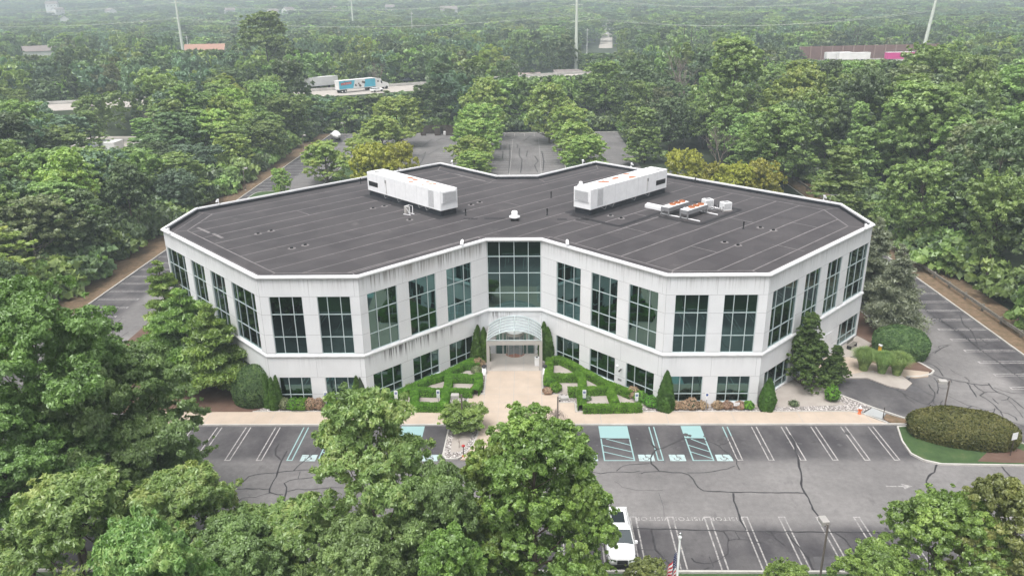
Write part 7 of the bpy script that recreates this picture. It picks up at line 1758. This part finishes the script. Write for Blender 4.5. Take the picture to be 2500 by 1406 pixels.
for a_ in (27.5, 35.5):
    for s_x in (-2.9, 2.9):
        wire((T1 + s_x, 380, a_), (T3 + s_x, 300, a_ + 1), 5); wire((T1 + s_x, 380, a_), (T1 - 230, 420, a_ + 2), 5); wire((T3 + s_x, 300, a_), (T4 + s_x, 290, a_ + 1), 5)
wire((T2, 700, 27), (T3, 300, 33), 6); wire((T4, 290, 36), (T4 + 160, 260, 36), 5)
tag(wr.build('power_lines'), 'thin pale power lines strung between the transmission poles', 'power lines')
for px, top, bot, lb in ((2096, 75, 138, 'pair of dark wooden utility poles before the noise wall'), (1672, 62, 120, 'dark wooden utility pole above the right woods, left one'), (1690, 62, 120, 'dark wooden utility pole above the right woods, right one'), (1434, 70, 130, 'utility pole beside the far street, left side'), (1522, 105, 140, 'utility pole beside the far street, right side'), (1290, 95, 145, 'pale utility pole left of the thick transmission pole'), (1004, 30, 70, 'short pale utility pole in the distant suburb, centre'), (455, 88, 125, 'white utility pole beside the orange roof')):
    Y = 340 if px > 2000 else (300 if px in (1672, 1690) else 420); x, z = AT(px, top, Y); e = empty('utility_pole', (x, Y, 0)); tag(e, lb, 'utility pole')
    m = MB(); mt = M['wood_dark'] if px in (2096, 1672, 1690) else M['siding']
    m.tube([(0, 0, 0), (0, 0, z)], [.22, .14], mt, 6)
    if px == 2096: m.tube([(-4.0, 0, 0), (-1.4, 0, z)], [.22, .14], mt, 6); m.box(-5, 2.5, -.12, .12, z - 2.2, z - 1.9, mt)
    m.build('pole', None, e); m = MB(); m.box(-1.2, 1.2, -.08, .08, z - 1.0, z - .8, mt); m.build('cross_arm', None, e)
# ================================================================== houses and the street beyond
def house(px, py, Y, Wd, Dp, hw_, hr, label, wallm='siding', roofm='roofgrey', rz=0.0, group='houses far beyond the woods', hip=False):
    x, z = AT(px, py, Y); g0 = float(height(x, Y)); z0 = max(g0, z - hr - hw_) ; z0 = z - hr - hw_
    e = empty('house', (x, Y, min(z0, g0)), rz); tag(e, label, 'house', group); b = z0 - min(z0, g0)
    m = MB(); m.box(-Wd / 2, Wd / 2, -Dp / 2, Dp / 2, 0, b + hw_, M[wallm])
    if not hip: m.raw([(-Wd / 2, -Dp / 2, b + hw_), (-Wd / 2, Dp / 2, b + hw_), (-Wd / 2, 0, b + hw_ + hr - .15), (Wd / 2, -Dp / 2, b + hw_), (Wd / 2, Dp / 2, b + hw_), (Wd / 2, 0, b + hw_ + hr - .15)], [(0, 2, 1), (3, 4, 5)], M[wallm])
    m.build('wall', None, e)
    m = MB(); o = .5; i_ = Wd * .28 if hip else 0; zb = b + hw_ - .1; zt = b + hw_ + hr
    m.raw([(-Wd / 2 - o, -Dp / 2 - o, zb), (Wd / 2 + o, -Dp / 2 - o, zb), (Wd / 2 + o, Dp / 2 + o, zb), (-Wd / 2 - o, Dp / 2 + o, zb), (-Wd / 2 - o + i_, 0, zt), (Wd / 2 + o - i_, 0, zt)], [(0, 1, 5, 4), (2, 3, 4, 5)] + ([(1, 2, 5), (3, 0, 4)] if hip else []), M[roofm]); m.build('roof', None, e)
    for k in range(3): wn = MB(); wx = -Wd * .3 + k * Wd * .3; wn.box(wx - .5, wx + .5, -Dp / 2 - .03, -Dp / 2 - .005, b + hw_ * .4, b + hw_ * .4 + 1.3, M['black']); wn.build('window', None, e)
for a in ((95, 112, 372, 16, 9, 6.5, 2.6, 'white gabled house with grey roof near the left edge', 'siding', 'roofgrey', R_(35)), (500, 108, 405, 22, 14, 5, 4.5, 'house with a broad orange roof beside the left transmission pole', 'siding', 'rooforange', R_(10)),
    (1268, 178, 290, 18, 12, 3.6, 1.2, 'low white building right of the dark tree, beyond the car park', 'siding', 'roofpink', R_(12)), (1385, 170, 292, 12, 10, 3.6, 1.2, 'low white building behind the thick transmission pole', 'siding', 'roofgrey', R_(5)), (1740, 78, 560, 24, 12, 4, 3.5, 'low house with a grey brown roof in the distant right middle', 'siding', 'roofgrey', R_(8)),
    (1835, 66, 620, 12, 9, 6, 3.5, 'white gabled house right of the grey brown roofed one', 'siding', 'roofgrey', R_(60)), (1215, 75, 600, 14, 12, 5, 2.2, 'pale house left of the far street', 'siding', 'roofgrey', R_(20)), (1545, 58, 640, 13, 9, 5, 3, 'cream house right of the far street', 'siding', 'roofgrey', R_(-20)),
    (703, 18, 1000, 15, 10, 6, 4, 'white gabled house far off, left of the thin transmission pole', 'siding', 'roofgrey', R_(60)), (665, 22, 960, 12, 9, 5, 3.5, 'smaller white gabled house next to another, far left of centre', 'siding', 'roofgrey', R_(40)), (952, 12, 1050, 12, 10, 7, 3, 'white square house far off right of the thin transmission pole', 'siding', 'roofgrey', 0),
    (1095, 15, 930, 20, 12, 7, 4.5, 'large white house with a pale grey roof, upper centre', 'siding', 'roofgrey', R_(10)), (1120, 42, 860, 16, 10, 6, 3, 'white house below the large one, upper centre', 'siding', 'roofgrey', R_(-10)), (125, 4, 1150, 16, 10, 6, 3.5, 'white house at the upper left corner', 'siding', 'roofgrey', R_(15)), (2115, 22, 900, 14, 10, 6, 3.5, 'white house above the noise wall', 'siding', 'roofgrey', R_(25)),
    (1590, 10, 1100, 14, 10, 6, 3.5, 'tiny white house at the top edge, right of centre', 'siding', 'roofgrey', R_(35)), (1330, 8, 1200, 14, 10, 6, 3.5, 'tiny white house at the top edge, near the centre', 'siding', 'roofgrey', R_(-25)), (560, 20, 1020, 12, 9, 6, 3, 'tiny white house left of the thin transmission pole near the top', 'siding', 'roofgrey', R_(30)),
    (820, 6, 1300, 14, 10, 6, 3.5, 'tiny white house at the top edge by the thin transmission pole', 'siding', 'roofgrey', 0), (2290, 8, 1150, 14, 10, 6, 3.5, 'tiny white house at the top edge by the leaning transmission pole', 'siding', 'roofgrey', R_(10)), (1930, 12, 1060, 14, 10, 6, 3.5, 'tiny white house at the top edge, right part', 'siding', 'roofgrey', R_(-15))): house(*a)
rh = random.Random(21); k = 0
while k < 26:
    px, py = rh.uniform(40, 1960), rh.uniform(4, 62); Y = 1300 - py * 10.5 + rh.uniform(-60, 60)
    if abs(px - 1120) < 60 or abs(px - 700) < 50: continue
    house(px, py, Y, rh.uniform(11, 18), rh.uniform(8, 11), rh.uniform(4, 6), rh.uniform(2.5, 4), where(px, py, 'tiny pale far house'), 'siding', rh.choice(['roofgrey', 'roofgrey', 'roofpink']), rh.uniform(-1.2, 1.2), 'tiny pale houses among the far trees'); k += 1
st_ = MB(); P_ = [(46 + (y - 400) * .10, y) for y in range(372, 780, 20)]
for p, q in zip(P_, P_[1:]): st_.face([(p[0] - 5, p[1], float(height(*p)) + .03), (p[0] + 5, p[1], float(height(*p)) + .03), (q[0] + 5, q[1], float(height(*q)) + .03), (q[0] - 5, q[1], float(height(*q)) + .03)], M['walk_grey'])
struct(st_.build('far_street'))

# ================================================================== the hazy air
hz_ = MB(); hz_.box(-3000, 3000, -150, 3400, -1.2, 92, None)
hzm = D.materials.new('haze'); hzm.use_nodes = True; t = hzm.node_tree; t.nodes.clear()
ou = t.nodes.new('ShaderNodeOutputMaterial'); pv = t.nodes.new('ShaderNodeVolumePrincipled'); pv.inputs['Color'].default_value = (.80, .93, 1.0, 1); pv.inputs['Density'].default_value = .00056; pv.inputs['Anisotropy'].default_value = 0.0
t.links.new(pv.outputs[0], ou.inputs['Volume'])
o = hz_.build('haze', hzm); tag(o, 'thin pale haze that dims the far woods', 'haze', None, 'stuff')
